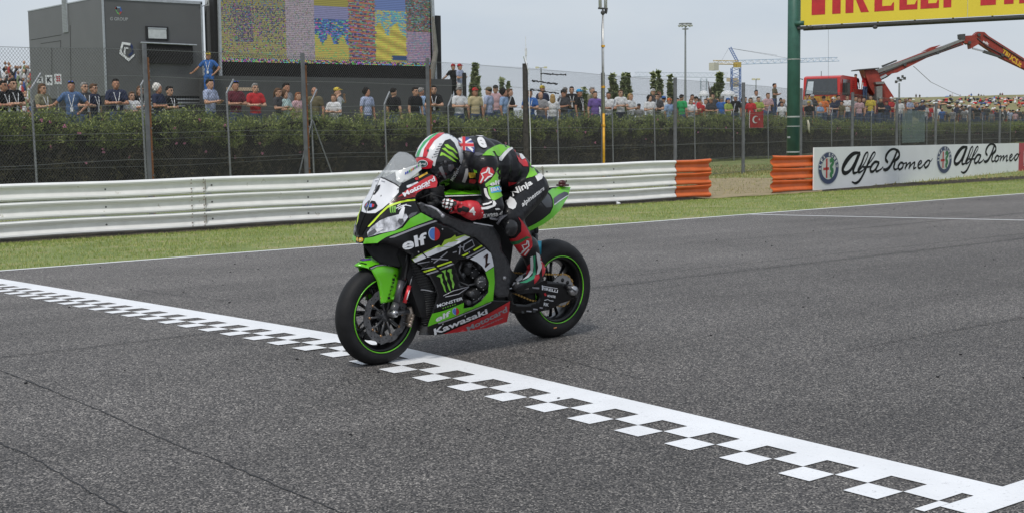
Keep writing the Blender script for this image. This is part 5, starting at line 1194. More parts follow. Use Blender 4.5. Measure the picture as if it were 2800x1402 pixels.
D(Z6, [(930, 1040), (1100, 982), (1400, 860), (1560, 790), (1560, 800), (1400, 874), (1100, 996), (940, 1052)], MGRY)
D(Z6, [(1000, 1167), (1110, 1115), (1290, 1040), (1480, 955), (1640, 860), (1779, 782), (1770, 900), (1745, 1024), (1500, 1099), (1180, 1144)], MRED, 'red_panel')
# number plate on the nose, headlight print, stripes
D(Z3, [(402, 350), (455, 366), (500, 388), (560, 420), (608, 455), (604, 515), (510, 620), (430, 690), (350, 740), (300, 742), (246, 738), (290, 600), (355, 468)], MWP, 'number_plate')
D(Z3, [(378, 436), (410, 428), (392, 480), (345, 540), (325, 540), (352, 470)], MBLK, 'number', .005)
D(Z3, [(300, 602), (350, 612), (378, 660), (360, 690), (300, 712), (262, 722), (280, 660)], MBLK, 'badge', .005)
D(Z3, [(290, 640), (318, 640), (345, 650), (340, 672), (310, 680), (286, 676)], M('badge_blue', (.08, .2, .55), .4), 'badge', .0065); D(Z3, [(318, 640), (345, 650), (340, 672), (316, 680)], MRED, 'badge', .008)
D(Z3, [(420, 384), (462, 392), (458, 402), (416, 392)], MGRY, 'lettering', .005)
D(Z3, [(244, 742), (300, 745), (372, 742), (290, 830), (215, 960), (205, 985), (163, 985), (193, 860)], M('intake_black', (.004, .004, .004), .9), 'air_intake', .004)
D(Z3, [(784, 586), (700, 592), (620, 610), (540, 635), (480, 660), (420, 720), (360, 785), (300, 850), (262, 890), (285, 888), (340, 835), (400, 765), (488, 682), (560, 650), (630, 628), (700, 612), (786, 604)], MNEON)
D(Z3, [(270, 1000), (262, 950), (300, 900), (400, 820), (480, 785), (560, 765), (640, 745), (690, 750), (705, 785), (640, 880), (560, 930), (400, 960)], M('headlight_print', (.50, .51, .55), .3, coat=.5, var=.75, scale=26), 'headlight_print', .003)
D(Z3, [(270, 995), (275, 955), (340, 910), (380, 930), (330, 975)], M('print_dark', (.09, .09, .1), .3, coat=.5), 'headlight_print', .005)
D(Z3, [(350, 915), (420, 900), (440, 912), (400, 935), (370, 950)], MWP, 'headlight_print', .006); D(Z3, [(610, 740), (650, 660), (672, 680), (660, 760), (640, 830), (600, 840)], MWP, 'headlight_print', .007)
D(Z3, [(700, 775), (740, 740), (810, 725), (790, 755), (720, 795)], M('print_dark'), 'headlight_print', .005); D(Z3, [(590, 830), (610, 800), (650, 800), (660, 830), (620, 860)], M('print_dark'), 'headlight_print', .009)
D(Z3, [(500, 632), (600, 560), (700, 478), (800, 412), (900, 352), (972, 318), (1012, 340), (1033, 405), (1018, 455), (940, 466), (880, 474), (800, 520), (785, 560), (640, 595)], MRED, 'red_panel')
for k in range(4): D(Z3, [(505+k*22, 628-k*16), (640+k*18, 592-k*17), (790, 566-k*13), (790, 560-k*13), (640+k*18, 584-k*17), (515+k*22, 618-k*16)], MBLK, 'stripe', .004)
D(Z3, [(690, 440), (810, 395), (820, 405), (715, 462), (692, 462)], MWP, 'stripe', .004)
D(Z3, [(820, 340), (915, 286), (922, 305), (828, 360)], M('badge_yellow'), 'badge', .004); D(Z3, [(778, 358), (812, 345), (822, 372), (790, 380)], MRED, 'badge', .004)
surf_text(SF, 'Motocard', Z(Z3, [(668, 565), (1005, 385), (990, 332), (640, 522)]), MWP, fl, .03, .006)
surf_text(SF, 'MONSTER', Z(Z3, [(748, 520), (950, 440), (945, 425), (744, 500)]), MWP, fl, .03, .006)
D(Z3, [(500, 1006), (640, 950), (800, 885), (1005, 818), (1030, 828), (880, 880), (700, 948), (560, 1005), (510, 1012)], MGRY)
# small claws and brushed writing on the cowl
for k in range(3): D(Z3, [(502+26*k, 672-4*k), (524+26*k, 668-4*k), (522+25*k, 700), (526+22*k, 745-4*k), (512+22*k, 730)], M('claw_green', (.17, .42, .05), .5), 'claw_mark', .004, False)
for st in ([(575, 690), (660, 655), (740, 665)], [(600, 700), (680, 650), (690, 645)], [(590, 665), (625, 640)]): D(Z3, stroke2d(st, 9), MWP, 'brush_mark', .005, False)
surf_text(SF, 'elf', Z(Z3, [(652, 1150), (918, 1075), (905, 945), (632, 1030)]), MWP, fl, .03)
def drop(cx, cy, rx, ry, c, rot=-.25):
    el_ = [(cx+rx*math.cos(t)*math.cos(rot)-ry*math.sin(t)*math.sin(rot), cy+rx*math.cos(t)*math.sin(rot)+ry*math.sin(t)*math.cos(rot)) for t in np.linspace(0, 2*math.pi, 22)[:-1]]
    D(c, el_, M('badge_pale_blue', (.45, .55, .7), .4), 'badge', .004, False)
    D(c, [(cx+(x-cx)*.85, cy+(y-cy)*.85) for x, y in el_ if x < cx+rx*.1]+[(cx+rx*.1, cy-ry*.5), (cx-rx*.2, cy), (cx+rx*.1, cy+ry*.3)][::-1][:0]+[(cx+rx*.15, cy+ry*.2)], M('badge_blue'), 'badge', .0055, False)
    D(c, [(x, y) for x, y in el_ if x > cx-rx*.05]+[(cx-rx*.1, cy-ry*.3)][:0], MRED, 'badge', .007, False)
drop(990, 965, 62, 74, Z3); drop(1137, 900, 40, 44, Z6)
surf_text(SF, 'elf', Z(Z6, [(905, 1030), (1078, 950), (1075, 890), (902, 962)]), MWP, fl, .03)
surf_text(SF, 'Kawasaki', Z(Z6, [(890, 1182), (1520, 925), (1505, 865), (880, 1105)]), MWP, fl, .03)
surf_text(SF, 'Motocard', Z(Z6, [(1285, 1135), (1748, 905), (1735, 840), (1262, 1085)]), MGRY, fl, .03); surf_text(SF, 'MONSTER', Z(Z6, [(1430, 1100), (1700, 980), (1698, 968), (1428, 1086)]), MGRY, fl, .03)
surf_text(SF, 'MONSTER', Z(Z6, [(922, 858), (1225, 765), (1222, 730), (918, 822)]), MWP, fl, .03)
for x in range(6): D(Z6, [(985+x*28, 860-x*9), (998+x*28, 855-x*9), (998+x*28, 868-x*9), (986+x*28, 872-x*9)], M('claw_green'), 'claw_mark', .004, False)
# big white slashes with green fade, letters Z X - 1 0
MFADE = M('fade_green', (.33, .5, .05), .4)
D(Z3, [(1070, 1100), (1105, 1035), (1180, 1010), (1225, 975), (1230, 1000), (1330, 975), (1390, 1000), (1190, 1110)], MFADE, 'slash', .003); D(Z3, [(1085, 1098), (1150, 1060), (1250, 1020), (1330, 985), (1388, 1002), (1190, 1107)], MWP, 'slash', .0045)
D(Z3, [(1180, 1045), (1225, 985), (1210, 1030), (1270, 1040), (1200, 1050), (1150, 1065)], MFADE, 'slash', .006)
D(Z3, [(745, 1240), (890, 1160), (1050, 1085), (1060, 1095), (1100, 1103), (1185, 1108), (930, 1217), (780, 1277)], MFADE, 'slash', .003); D(Z3, [(755, 1242), (890, 1175), (1010, 1118), (1100, 1106), (1183, 1110), (930, 1216), (782, 1276)], MWP, 'slash', .0045)
D(Z6, [(685, 160), (700, 150), (800, 265), (960, 430), (950, 440), (860, 350), (770, 250)], MBLK, 'panel_joint', .006)
for pl, m in (([(752, 433), (900, 388), (922, 402), (775, 446)], MNEON), ([(785, 464), (925, 416), (946, 431), (812, 473)], MGRY), ([(915, 368), (1085, 309), (1100, 323), (928, 382)], MNEON), ([(945, 399), (1105, 338), (1120, 351), (958, 411)], MGRY), ([(1342, 184), (1438, 128), (1456, 140), (1358, 198)], MNEON), ([(1208, 250), (1280, 215), (1292, 228), (1232, 262)], MNEON), ([(1255, 272), (1320, 240), (1478, 155), (1490, 166), (1330, 254), (1280, 282)], MGRY)): D(Z6, pl, m, 'stripe', .004)
for st in ([(692, 342), (866, 312), (738, 404), (905, 378)], [(852, 288), (940, 290), (1050, 297)], [(1040, 208), (960, 275), (880, 335)], [(1103, 216), (1150, 203)], [(1192, 128), (1180, 240)], [(1165, 155), (1230, 150)], [(1232, 125), (1330, 66), (1357, 136), (1242, 205), (1225, 175), (1238, 128)]): D(Z6, stroke2d(st, 13, 1), MGRY, 'letter_stroke', .005, False)
D(Z6, [(1310, 290), (1400, 235), (1500, 180), (1555, 225), (1575, 300), (1589, 375), (1495, 438), (1450, 375), (1390, 325)], MWP, 'number_plate', .003); D(Z6, [(1465, 268), (1508, 228), (1522, 240), (1508, 335), (1545, 335), (1490, 392), (1480, 380), (1490, 345), (1486, 262), (1470, 282)], M('number_dark', (.03, .012, .01), .5), 'number', .005, False)
for cl_ in ([(912, 490), (940, 470), (978, 462), (975, 500), (990, 530), (985, 560), (1008, 600), (1030, 685), (1005, 660), (990, 610), (965, 560), (958, 510), (940, 498)], [(970, 432), (1022, 415), (1018, 470), (1040, 510), (1035, 545), (1062, 590), (1090, 685), (1062, 650), (1042, 600), (1040, 560), (1015, 520), (1000, 450)], [(1036, 425), (1060, 405), (1092, 404), (1088, 450), (1105, 480), (1100, 520), (1125, 580), (1110, 642), (1095, 610), (1095, 560), (1075, 520), (1066, 446), (1050, 440)]): D(Z6, cl_, M('claw_green'), 'claw_mark', .004, False); D(Z6, [(cl_[0][0]*.5+x*.5+8, y*.9+50) for x, y in cl_[3:9]], MNEON, 'claw_mark', .0055, False) if 0 else None
for c_, pts in ((Z6, [(705, 210), (1300, 212), (1252, 958), (990, 1048)]), (Z3, [(1085, 915), (598, 476), (415, 550)])):
    for x, y in pts:
        q = c_(x, y); p = SF.at(q[0], q[1], .003); b = MB(); b.sph(p, (.006, .003, .006), 8, 5); B(b, 'fastener', MALU, fl)
# duct behind the lip, inner ducts
SD = Surf([c[:2]+(max(0., c[2]-.075),) for c in ctrl])
panel(SD, Z(Z3, [(215, 1075), (420, 1060), (700, 1100), (860, 1180), (800, 1290), (600, 1330), (400, 1290), (320, 1230)]), 'inner_duct', MMAT, thick=.01)
# ---- windscreen
SW = Surf(Z(Z3, [(412, 350, 0), (480, 215, 0), (560, 100, 0), (620, 62, 0), (500, 385, .075), (612, 455, .125), (640, 410, .12), (690, 70, .03), (750, 100, .07), (800, 160, .11), (850, 250, .125), (700, 250, .11), (580, 250, .055), (760, 350, .12), (650, 150, .05)]))
MSCR = mat('windscreen_plastic', (.55, .58, .6), .06, var=.05, alpha=.34, coat=.6)
ws = panel(SW, Z(Z3, [(412, 350), (445, 280), (480, 215), (520, 150), (560, 100), (590, 75), (620, 62), (690, 70), (750, 100), (790, 145), (815, 190), (850, 250), (760, 350), (640, 410), (612, 452), (560, 415), (500, 385)]), 'windscreen', MSCR, thick=.003)
panel(SW, Z(Z3, [(568, 285), (640, 262), (740, 225), (845, 190), (858, 258), (760, 335), (640, 400), (618, 408), (580, 380)]), 'screen_band', M('frosted_white', (.62, .64, .64), .4, coat=.3), ws[0], (), .002, 0, 9, False)
for k, c_ in enumerate([(.03, .06, .4), (.03, .06, .4), (.05, .3, .1), (.5, .35, .02), (.45, .03, .05), (.05, .3, .1), (.2, .05, .3), (.05, .3, .1)]):
    x = 672+k*20; y = 318-k*12; panel(SW, Z(Z3, [(x, y), (x+15, y-9), (x+17, y-35), (x+3, y-26)]), 'sponsor_mark', M('spm%d' % (sum(c_)*1000), c_, .5), ws[0], (), .005, 0, 9, False)
b = MB(); pts = [SW.at(*Z3(x, y), .002) for x, y in ((412, 350), (455, 362), (500, 385), (560, 415), (612, 452))]; b.tube(pts, .004, 5); B(b, 'screen_seal', MMAT)
# ---- tank
ST_ = Surf(Z(Z2, [(440, 742, .03), (560, 682, .02), (700, 655, .0), (910, 662, .0), (1000, 690, .02), (500, 745, .10), (905, 738, .135), (700, 742, .125), (350, 770, .11), (430, 830, .15), (600, 900, .19), (900, 850, .185), (1000, 960, .17), (1150, 1000, .15), (1100, 760, .1), (1250, 900, .1)]))
tk = panel(ST_, Z(Z2, [(440, 740), (560, 684), (700, 657), (910, 664), (1020, 700), (1120, 780), (1250, 900), (1150, 1010), (1000, 1000), (850, 990), (600, 905), (430, 830), (350, 770)]), 'tank', MBLK, thick=.01)
for pl, m in (([(440, 742), (560, 688), (700, 660), (910, 668), (930, 742), (700, 745), (500, 748)], MGRN), ([(500, 760), (700, 755), (930, 748), (935, 756), (700, 766), (505, 772)], MWP)): D(Z2, pl, m, 'stripe', .003, True, ST_, tk[0])
for k in range(6): D(Z2, [(665+k*24, 688+k*1), (680+k*24, 682), (690+k*24, 692), (672+k*24, 712)], MBLK, 'lettering', .005, False, ST_, tk[0])
# ---- main frame beam
SFR = Surf(Z(Z2, [(190, 840, .19), (460, 960, .225), (760, 1080, .24), (850, 1200, .245)])+Z(Z6, [(1380, 30, .24), (1600, 150, .225), (1750, 300, .2), (1790, 500, .185), (1700, 740, .175), (1620, 300, .215), (1600, 560, .19)]))
fr = panel(SFR, Z(Z2, [(185, 850), (230, 835), (330, 880), (470, 940), (620, 1010), (760, 1062), (860, 1085), (1000, 1105), (1080, 1130), (1150, 1230)])+Z(Z6, [(1690, 200), (1760, 300), (1800, 420), (1795, 560), (1760, 730), (1640, 745), (1600, 700), (1602, 560), (1590, 380), (1585, 290), (1545, 195), (1480, 130), (1380, 45)])+Z(Z3, [(1300, 965), (1150, 880), (980, 800), (860, 735), (830, 660)]), 'frame', MCF, thick=.02, step=10)
for x, y in ((1710, 512),): q = Z6(x, y); p = SFR.at(q[0], q[1], .004); b = MB(); b.cyl(p-Vector((0, .01, 0)), p+Vector((0, .008, 0)), .014, .012, 14); b.cyl(p, p+Vector((0, .012, 0)), .006, .005, 8); B(b, 'pivot_bolt', MALU)
b = MB(); b.tube([SFR.at(*Z2(x, y), .003) for x, y in ((835, 1072), (900, 1085), (1000, 1100), (1060, 1112))], .004, 5); B(b, 'frame_trim', MWP)
# ---- inner body so that nothing shows through
b = MB(); b.prism([(-.12, -.13, .85), (-.05, -.13, .66), (-.22, -.13, .28), (-.45, -.13, .21), (-.9, -.13, .24), (-.95, -.13, .55), (-1.0, -.13, .85), (-.7, -.13, .95), (-.35, -.13, .97)], (0, .26, 0)); B(b, 'engine_core', MMAT, smooth=False)
b = MB(); b.prism([(-.3, -.09, .17), (-.9, -.09, .18), (-.9, -.09, .3), (-.3, -.09, .3)], (0, .18, 0)); B(b, 'belly_floor', MMAT, smooth=False)
# engine details in the opening
def pp(x, y, o): q = Z6(x, y); return BL(q[0], q[1], o)
for x, y, o, r, h_, m in ((1440, 560, .17, .05, .035, MMAT), (1440, 560, .2, .036, .012, MCF), (1270, 350, .15, .022, .04, MCF), (1260, 420, .15, .03, .03, MMAT), (1350, 700, .16, .04, .03, MMAT), (1280, 690, .15, .02, .05, MCF), (1340, 460, .15, .035, .03, MMAT), (1410, 360, .16, .018, .03, MCF), (1215, 480, .15, .018, .02, MCF), (1270, 800, .15, .02, .03, MCF)):
    p = pp(x, y, o); b = MB(); b.lathe([(0, h_), (r*.8, h_), (r, h_*.7), (r, -.02), (0, -.02)], p, (0, 1, 0), 22); B(b, 'engine_cover', m)
    for k in range(5): a_ = k*1.257+x; b = MB(); b.cyl(p+Vector((r*.86*math.cos(a_), h_*.5, r*.86*math.sin(a_))), p+Vector((r*.86*math.cos(a_), h_*1.05, r*.86*math.sin(a_))), .0035, .003, 6); B(b, 'bolt', MALU) if r > .03 else None
b = MB(); b.tube([pp(1320, 830, .15), pp(1380, 770, .175), (pp(1450, 730, .17)), pp(1500, 690, .15)], .014, 10); b.tube([pp(1190, 560, .16), pp(1290, 600, .18), pp(1400, 575, .19)], .006, 6); b.tube([pp(1215, 330, .16), pp(1180, 420, .17), pp(1240, 540, .16)], .007, 6); b.tube([pp(1300, 330, .17), pp(1360, 380, .17), pp(1440, 420, .16)], .006, 6); B(b, 'hose', MCF)
b = MB(); b.box(pp(1440, 555, .213), (.035, .004, .006)); B(b, 'lettering', MALU)
b = MB(); b.tube([pp(1000, 720, .215), pp(1110, 665, .225), pp(1300, 615, .21)], .003, 4); b.tube([pp(1020, 735, .215), pp(1180, 700, .225), pp(1290, 625, .21)], .003, 4); B(b, 'fairing_edge', MGRY)
# radiators
SR = Surf(Z(Z1, [(775, 250, .13), (880, 540, .12), (1040, 560, .17), (880, 860, .10), (1020, 740, .165), (930, 865, .12), (950, 400, .19)]))
rp1 = Z(Z1, [(772, 255), (800, 255), (860, 310), (950, 420), (1010, 510), (1035, 548), (940, 535), (850, 522), (790, 420)]); rp2 = Z(Z1, [(850, 528), (940, 540), (1035, 553), (1020, 650), (985, 760), (935, 865), (882, 848), (872, 700)])
for rp in (rp1, rp2): panel(SR, rp, 'radiator', MMAT, thick=.02)
for rp, n_ in ((rp1, 20), (rp2, 20)):
    ys = [p[1] for p in rp]; 
    for k in range(1, n_):
        y = min(ys)+(max(ys)-min(ys))*k/n_; xs = [x for x in np.arange(min(p[0] for p in rp), max(p[0] for p in rp), 1.) if inpoly(x, y+(x-rp[0][0])*.1, rp)]
        if len(xs) > 4: b = MB(); b.tube([SR.at(x, y+(x-rp[0][0])*.1, .004) for x in (xs[0], (xs[0]+xs[-1])/2, xs[-1])], .0022, 4); B(b, 'fin', M('fin_grey', (.10, .10, .10), .4, .6))
b = MB(); b.tube([SR.at(*Z1(x, y), .006) for x, y in ((850, 524), (900, 522), (960, 532), (1035, 548))], .005, 6); B(b, 'radiator_rail', MALU)
# ---- wheels
def wheel(nm, c, Rt, W_, prof, ring_r, ring_y, spokes, hub, discs):
    w = empty(nm, c); w.parent = bike; w.matrix_basis = Matrix.Translation(c)
    b = MB(); b.lathe(prof, (0, 0, 0), (0, 1, 0), 96, True); b.build('tyre', MTYR, w, True, world=False)
    ri = prof[0][0]; yw = abs(prof[0][1])
    b = MB(); b.lathe([(ri+.004, -yw-.004), (ri+.004, yw+.004), (ri-.006, yw+.004), (ri-.016, yw-.012), (ri-.03, yw*.45), (ri-.03, -yw*.45), (ri-.016, -yw+.012), (ri-.006, -yw-.004)], (0, 0, 0), (0, 1, 0), 72, True); b.build('rim', MBLK, w, True, world=False)
    for s in (1, -1): b = MB(); b.tube([(ring_r*math.cos(t), s*ring_y, ring_r*math.sin(t)) for t in np.linspace(0, 2*math.pi, 73)[:-1]], .0036, 6, True); b.build('rim_stripe', MGRN, w, True, world=False)
    for k in range(spokes):
        t = 2*math.pi*k/spokes+.35; e = Vector((math.cos(t), 0, math.sin(t))); q = Vector((-math.sin(t), 0, math.cos(t)))
        b = MB()
        for s in (-1, 1): b.tube([e*hub*.8+q*s*.008, e*(ri*.5)+q*s*.012, e*(ri-.022)+q*s*.034], [.013, .0095, .012], 6)
        b.build('spoke', MBLK, w, True, world=False)
    b = MB(); b.cyl((0, -.06, 0), (0, .06, 0), hub, hub, 20); b.build('hub', MCF, w, True, world=False)
    for s, r0, r1 in discs:
        b = MB(); n = 60; vs = []
        for i in range(n):
            t = 2*math.pi*i/n; ro = r1-(.006 if (i % 6) in (2, 3) else 0)
            for rr, yy in ((r0, -.0025), (ro, -.0025), (ro, .0025), (r0, .0025)): vs.append((rr*math.cos(t), s+yy, rr*math.sin(t)))
        b.add(vs, [(i*4+k, i*4+(k+1) % 4, ((i+1) % n)*4+(k+1) % 4, ((i+1) % n)*4+k) for i in range(n) for k in range(4)]); b.build('brake_disc', MSTL, w, world=False)
        b = MB()
        for i in range(40): t = i*.157*1.0; rr = r0+(r1-r0)*(.3+.22*(i % 3)); b.cyl((rr*math.cos(t), s-.0035, rr*math.sin(t)), (rr*math.cos(t), s+.0035, rr*math.sin(t)), .0038, .0038, 6)
        b.build('disc_holes', MMAT, w, world=False, kind='stuff')
        b = MB()
        for i in range(10):
            t = i*.628; e = Vector((math.cos(t), 0, math.sin(t))); b.tube([e*hub+Vector((0, s, 0)), e*(r0+.004)+Vector((0, s, 0))], .007, 5)
        b.build('disc_carrier', MCF, w, True, world=False)
        b = MB()
        for i in range(10): t = i*.628; e = Vector((math.cos(t), 0, math.sin(t)))*(r0+.002); b.cyl(e+Vector((0, s-.006, 0)), e+Vector((0, s+.006, 0)), .008, .008, 8)
        b.build('disc_rivet', M('bronze', (.35, .2, .1), .4, .7), w, True, world=False)
    return w
FTP = [(.213, -.046), (.225, -.056), (.250, -.0605), (.270, -.0575), (.287, -.043), (.2965, -.022), (.300, 0), (.2965, .022), (.287, .043), (.270, .0575), (.250, .0605), (.225, .056), (.213, .046)]
RTP = [(.213, -.072), (.226, -.086), (.255, -.094), (.280, -.091), (.302, -.076), (.318, -.05), (.3265, -.024), (.3285, 0), (.3265, .024), (.318, .05), (.302, .076), (.280, .091), (.255, .094), (.226, .086), (.213, .072)]
fwheel = wheel('front_wheel', (0, 0, .300), .3, .12, FTP, .221, .0565, 6, .035, [(.068, .118, .164), (-.068, .118, .164)])
rwheel = wheel('rear_wheel', (-1.44, 0, .328), .3285, .19, RTP, .222, .0865, 6, .045, [(-.06, .07, .11)])
p = P2(Z4, 925, 1130, .093); b = MB(); b.box(p, (.028, .004, .008), Matrix.Rotation(.1, 3, 'Y')); B(b, 'tyre_mark', M('tyre_orange', (.6, .25, .1), .5))
# ---- front fender
SFE = Surf(Z(Z1, [(240, 300, .0), (290, 262, .0), (335, 233, .0), (450, 215, .012), (545, 225, .045), (565, 250, .06), (540, 275, .066), (400, 290, .045), (380, 330, .062), (500, 320, .074), (640, 330, .08), (675, 365, .083), (490, 657, .075), (615, 635, .086), (470, 480, .072), (640, 480, .086), (300, 300, .03)]))
fe = panel(SFE, Z(Z1, [(240, 300), (290, 262), (335, 233), (400, 217), (450, 214), (545, 225), (568, 245), (560, 262), (660, 318), (678, 365), (662, 460), (640, 560), (616, 636), (550, 648), (492, 657), (486, 590), (478, 530), (455, 440), (405, 345), (365, 320), (300, 305)]), 'front_mudguard', MGRN, thick=.004)
for pl, m in (([(375, 318), (440, 290), (530, 282), (620, 300), (660, 318), (662, 328), (610, 312), (520, 300), (450, 310), (395, 340), (380, 332)], MBLK), ([(388, 325), (450, 300), (525, 291), (600, 300), (600, 305), (525, 297), (455, 307), (398, 334)], MGRY), ([(300, 240), (395, 233), (398, 248), (310, 258)], M('badge_violet', (.1, .05, .25), .4)), ([(285, 268), (360, 282), (355, 292), (285, 276)], MBLK)): D(Z1, pl, m, 'stripe', .003, True, SFE, fe[0])
for k, (ch, x, y) in enumerate((('P', 625, 395), ('I', 612, 430), ('R', 607, 465), ('E', 598, 500), ('L', 590, 538), ('L', 578, 575), ('I', 568, 606))): surf_text(SFE, ch, Z(Z1, [(x-14, y-13), (x-11, y+13), (x+13, y+8), (x+10, y-15)]), MBLK, fe[0], .03, .004)
# ---- fork, brakes
for s in (1, -1):
    a_ = P2(Z1, 608, 752, .115); t0 = P2(Z1, 640, 655, .112); t1 = P2(Z1, 693, 430, .112); t2 = P2(Z1, 738, 225, .112); t3 = t2+(t2-t1)*1.6
    def Y(p): return Vector((p.x, p.y*s, p.z))
    b = MB(); b.tube([Y(t0), Y(t1)], .021, 14); B(b, 'fork_leg', M('fork_grey', (.07, .07, .078), .35, .4)); b = MB(); b.tube([Y(t1), Y(t2), Y(t3)], .0275, 16); B(b, 'fork_tube', MBLK)
    b = MB(); b.tube([Y(t0), Y((t0+a_)/2), Y(a_)], [.024, .026, .024], 12); B(b, 'fork_foot', MCF)
    b = MB(); b.lathe([(0, .03), (.012, .03), (.02, .026), (.0225, .012), (.0225, -.03), (0, -.03)], Y(a_)+Vector((0, .005*s, 0)), (0, s, 0), 20); B(b, 'axle_nut', MALU); b = MB(); b.cyl(Y(a_)+Vector((0, .03*s, 0)), Y(a_)+Vector((0, .038*s, 0)), .009, .009, 6); B(b, 'axle_bolt', MCF)
    c1 = P2(Z1, 755, 735, .10); b = MB(); b.tube([Y(a_), Y(c1)], [.013, .016], 8); B(b, 'caliper_bracket', MCF)
    c2 = P2(Z1, 775, 770, .085); c3 = P2(Z1, 750, 860, .085); b = MB(); b.tube([Y(P2(Z1, 765, 690, .085)), Y(c2), Y(c3)], [.016, .022, .016], 8)
    for k in range(4): q = Y(c2.lerp(c3, k/3)); b.cyl(q, q+Vector((0, .03*s, 0)), .012, .011, 10)
    B(b, 'brake_caliper', M('caliper_bronze', (.33, .27, .22), .4, .6, var=.5, scale=40))
    b = MB(); b.tube([Y(P2(Z1, 765, 655, .09)), Y(P2(Z1, 700, 620, .11)), Y(P2(Z1, 690, 540, .12)), Y(P2(Z1, 770, 380, .12))], .004, 5); b.tube([Y(P2(Z1, 800, 850, .09)), Y(P2(Z1, 740, 850, .10)), Y(P2(Z1, 690, 830, .1))], .003, 5); B(b, 'brake_line', MCF)
r1 = P2(Z1, 766, 490, .13); r2 = P2(Z1, 718, 652, .13); b = MB(); b.tube([r1, r2], .0125, 12); o = B(b, 'damper', MREDB); b = MB(); b.tube([r1.lerp(r2, .25)+Vector((0, .011, 0)), r1.lerp(r2, .8)+Vector((0, .011, 0))], .004, 5); B(b, 'damper_label', MWP); b = MB(); b.tube([r1, r1+(r1-r2)*.6], .004, 6); B(b, 'damper_rod', MALU)
# ---- swingarm, chain, sprocket, exhaust
SSW = Surf(Z(Z4, [(500, 770, .15), (800, 670, .13), (1140, 720, .135), (1140, 800, .14), (960, 900, .13), (620, 980, .12), (480, 940, .13), (470, 840, .15)]))
sw = panel(SSW, Z(Z4, [(470, 760), (600, 725), (740, 668), (800, 665), (950, 688), (1060, 705), (1135, 720), (1165, 765), (1150, 820), (1080, 860), (980, 890), (930, 925), (860, 955), (750, 975), (640, 985), (520, 990), (470, 950), (460, 850)]), 'swingarm', MBLK, holes=[Z(Z4, [(500, 790), (600, 800), (700, 790), (765, 792), (780, 840), (760, 872), (640, 905), (520, 895)])], thick=.03, step=8)
for t_, q in (('PIRELLI', [(790, 755), (945, 785), (950, 757), (795, 728)]), ('MONSTER', [(845, 825), (925, 838), (928, 815), (848, 803)]), ('RK', [(808, 912), (858, 920), (862, 890), (812, 880)])): surf_text(SSW, t_, Z(Z4, q), MWP, sw[0], .03, .003)
for st, w_, m in (([(790, 718), (945, 745)], 6, MWP), ([(795, 712), (800, 760)], 10, MWP), ([(820, 790), (830, 815)], 20, MRED), ([(815, 860), (850, 850), (870, 862), (905, 866)], 6, MWP), ([(640, 965), (690, 968)], 12, MGRY), ([(705, 945), (750, 950)], 14, MGRY), ([(770, 930), (800, 935)], 13, MGRY), ([(690, 735), (765, 742)], 16, MGRY)): decal(SSW, Z(Z4, stroke2d(st, w_, 1)), 'sponsor_mark', m, sw[0], .003)
ra = P2(Z4, 1100, 765, .15); b = MB(); b.lathe([(0, .02), (.03, .018), (.036, .0), (.036, -.03), (0, -.03)], ra, (0, 1, 0), 8); B(b, 'axle_nut', MALU); b = MB(); b.tube([P2(Z4, 1050, 730, .155), ra+Vector((0, .01, 0)), P2(Z4, 1130, 830, .15)], .012, 8); B(b, 'chain_adjuster', MCF)
b = MB(); n = 84; vs = []; sc = Vector((-1.44, .105, .328))
for i in range(n):
    t = 2*math.pi*i/n; ro = .1+(.006 if i % 2 else 0)
    for rr, yy in ((.035, -.003), (ro, -.003), (ro, .003), (.035, .003)): vs.append(sc+Vector((rr*math.cos(t), yy, rr*math.sin(t))))
b.add(vs, [(i*4+k, i*4+(k+1) % 4, ((i+1) % n)*4+(k+1) % 4, ((i+1) % n)*4+k) for i in range(n) for k in range(4)]); B(b, 'sprocket', MALU, smooth=False)
b = MB()
for k in range(8): t = k*.785; e = sc+Vector((.068*math.cos(t), 0, .068*math.sin(t))); b.cyl(e-Vector((0, .005, 0)), e+Vector((0, .005, 0)), .014, .014, 10)
B(b, 'sprocket_holes', MMAT, kind='stuff')
b = MB(); path = [(-.88, .105, .50), (-1.1, .105, .465)]+[sc+Vector((.106*math.cos(t), 0, .106*math.sin(t))) for t in np.linspace(1.45, 4.9, 18)]+[(-1.15, .105, .29), (-.88, .105, .40)]
path = [Vector(p) for p in path]; dense = []
for p_, q_ in zip(path, path[1:]):
    k = max(1, int((q_-p_).length/.0135)); dense += [p_.lerp(q_, i/k) for i in range(k)]
for i in range(0, len(dense)-1): p_, q_ = dense[i], dense[i+1]; d_ = (q_-p_).normalized(); mid = (p_+q_)/2; b.box(mid+Vector((0, .004*(1 if i % 2 else -1), 0)), ((q_-p_).length*1.05, .004, .011), d_.to_track_quat('X', 'Z').to_matrix())
B(b, 'chain', MGLD, smooth=False)
ex = P2(Z4, 745, 215, .05); b = MB(); b.cyl(ex+Vector((.25, -.16, -.04)), ex+Vector((-.07, -.12, .01)), .045, .05, 18); B(b, 'exhaust', MCF); b = MB(); b.lathe([(.05, 0), (.052, -.02), (.036, -.022), (.034, .03)], ex+Vector((-.07, -.12, .01)), (-1, 0, .1), 20); B(b, 'exhaust_tip', MMAT)
b = MB(); b.tube([P2(Z4, 700, 215, .03), P2(Z4, 740, 225, .05), P2(Z4, 735, 400, .05)], .014, 6); B(b, 'rear_hose', MCF); b = MB(); b.box(P2(Z4, 752, 350, .07), (.05, .02, .09)); B(b, 'shock_reservoir', M('cyan_anodised', (.03, .35, .5), .3, .4))
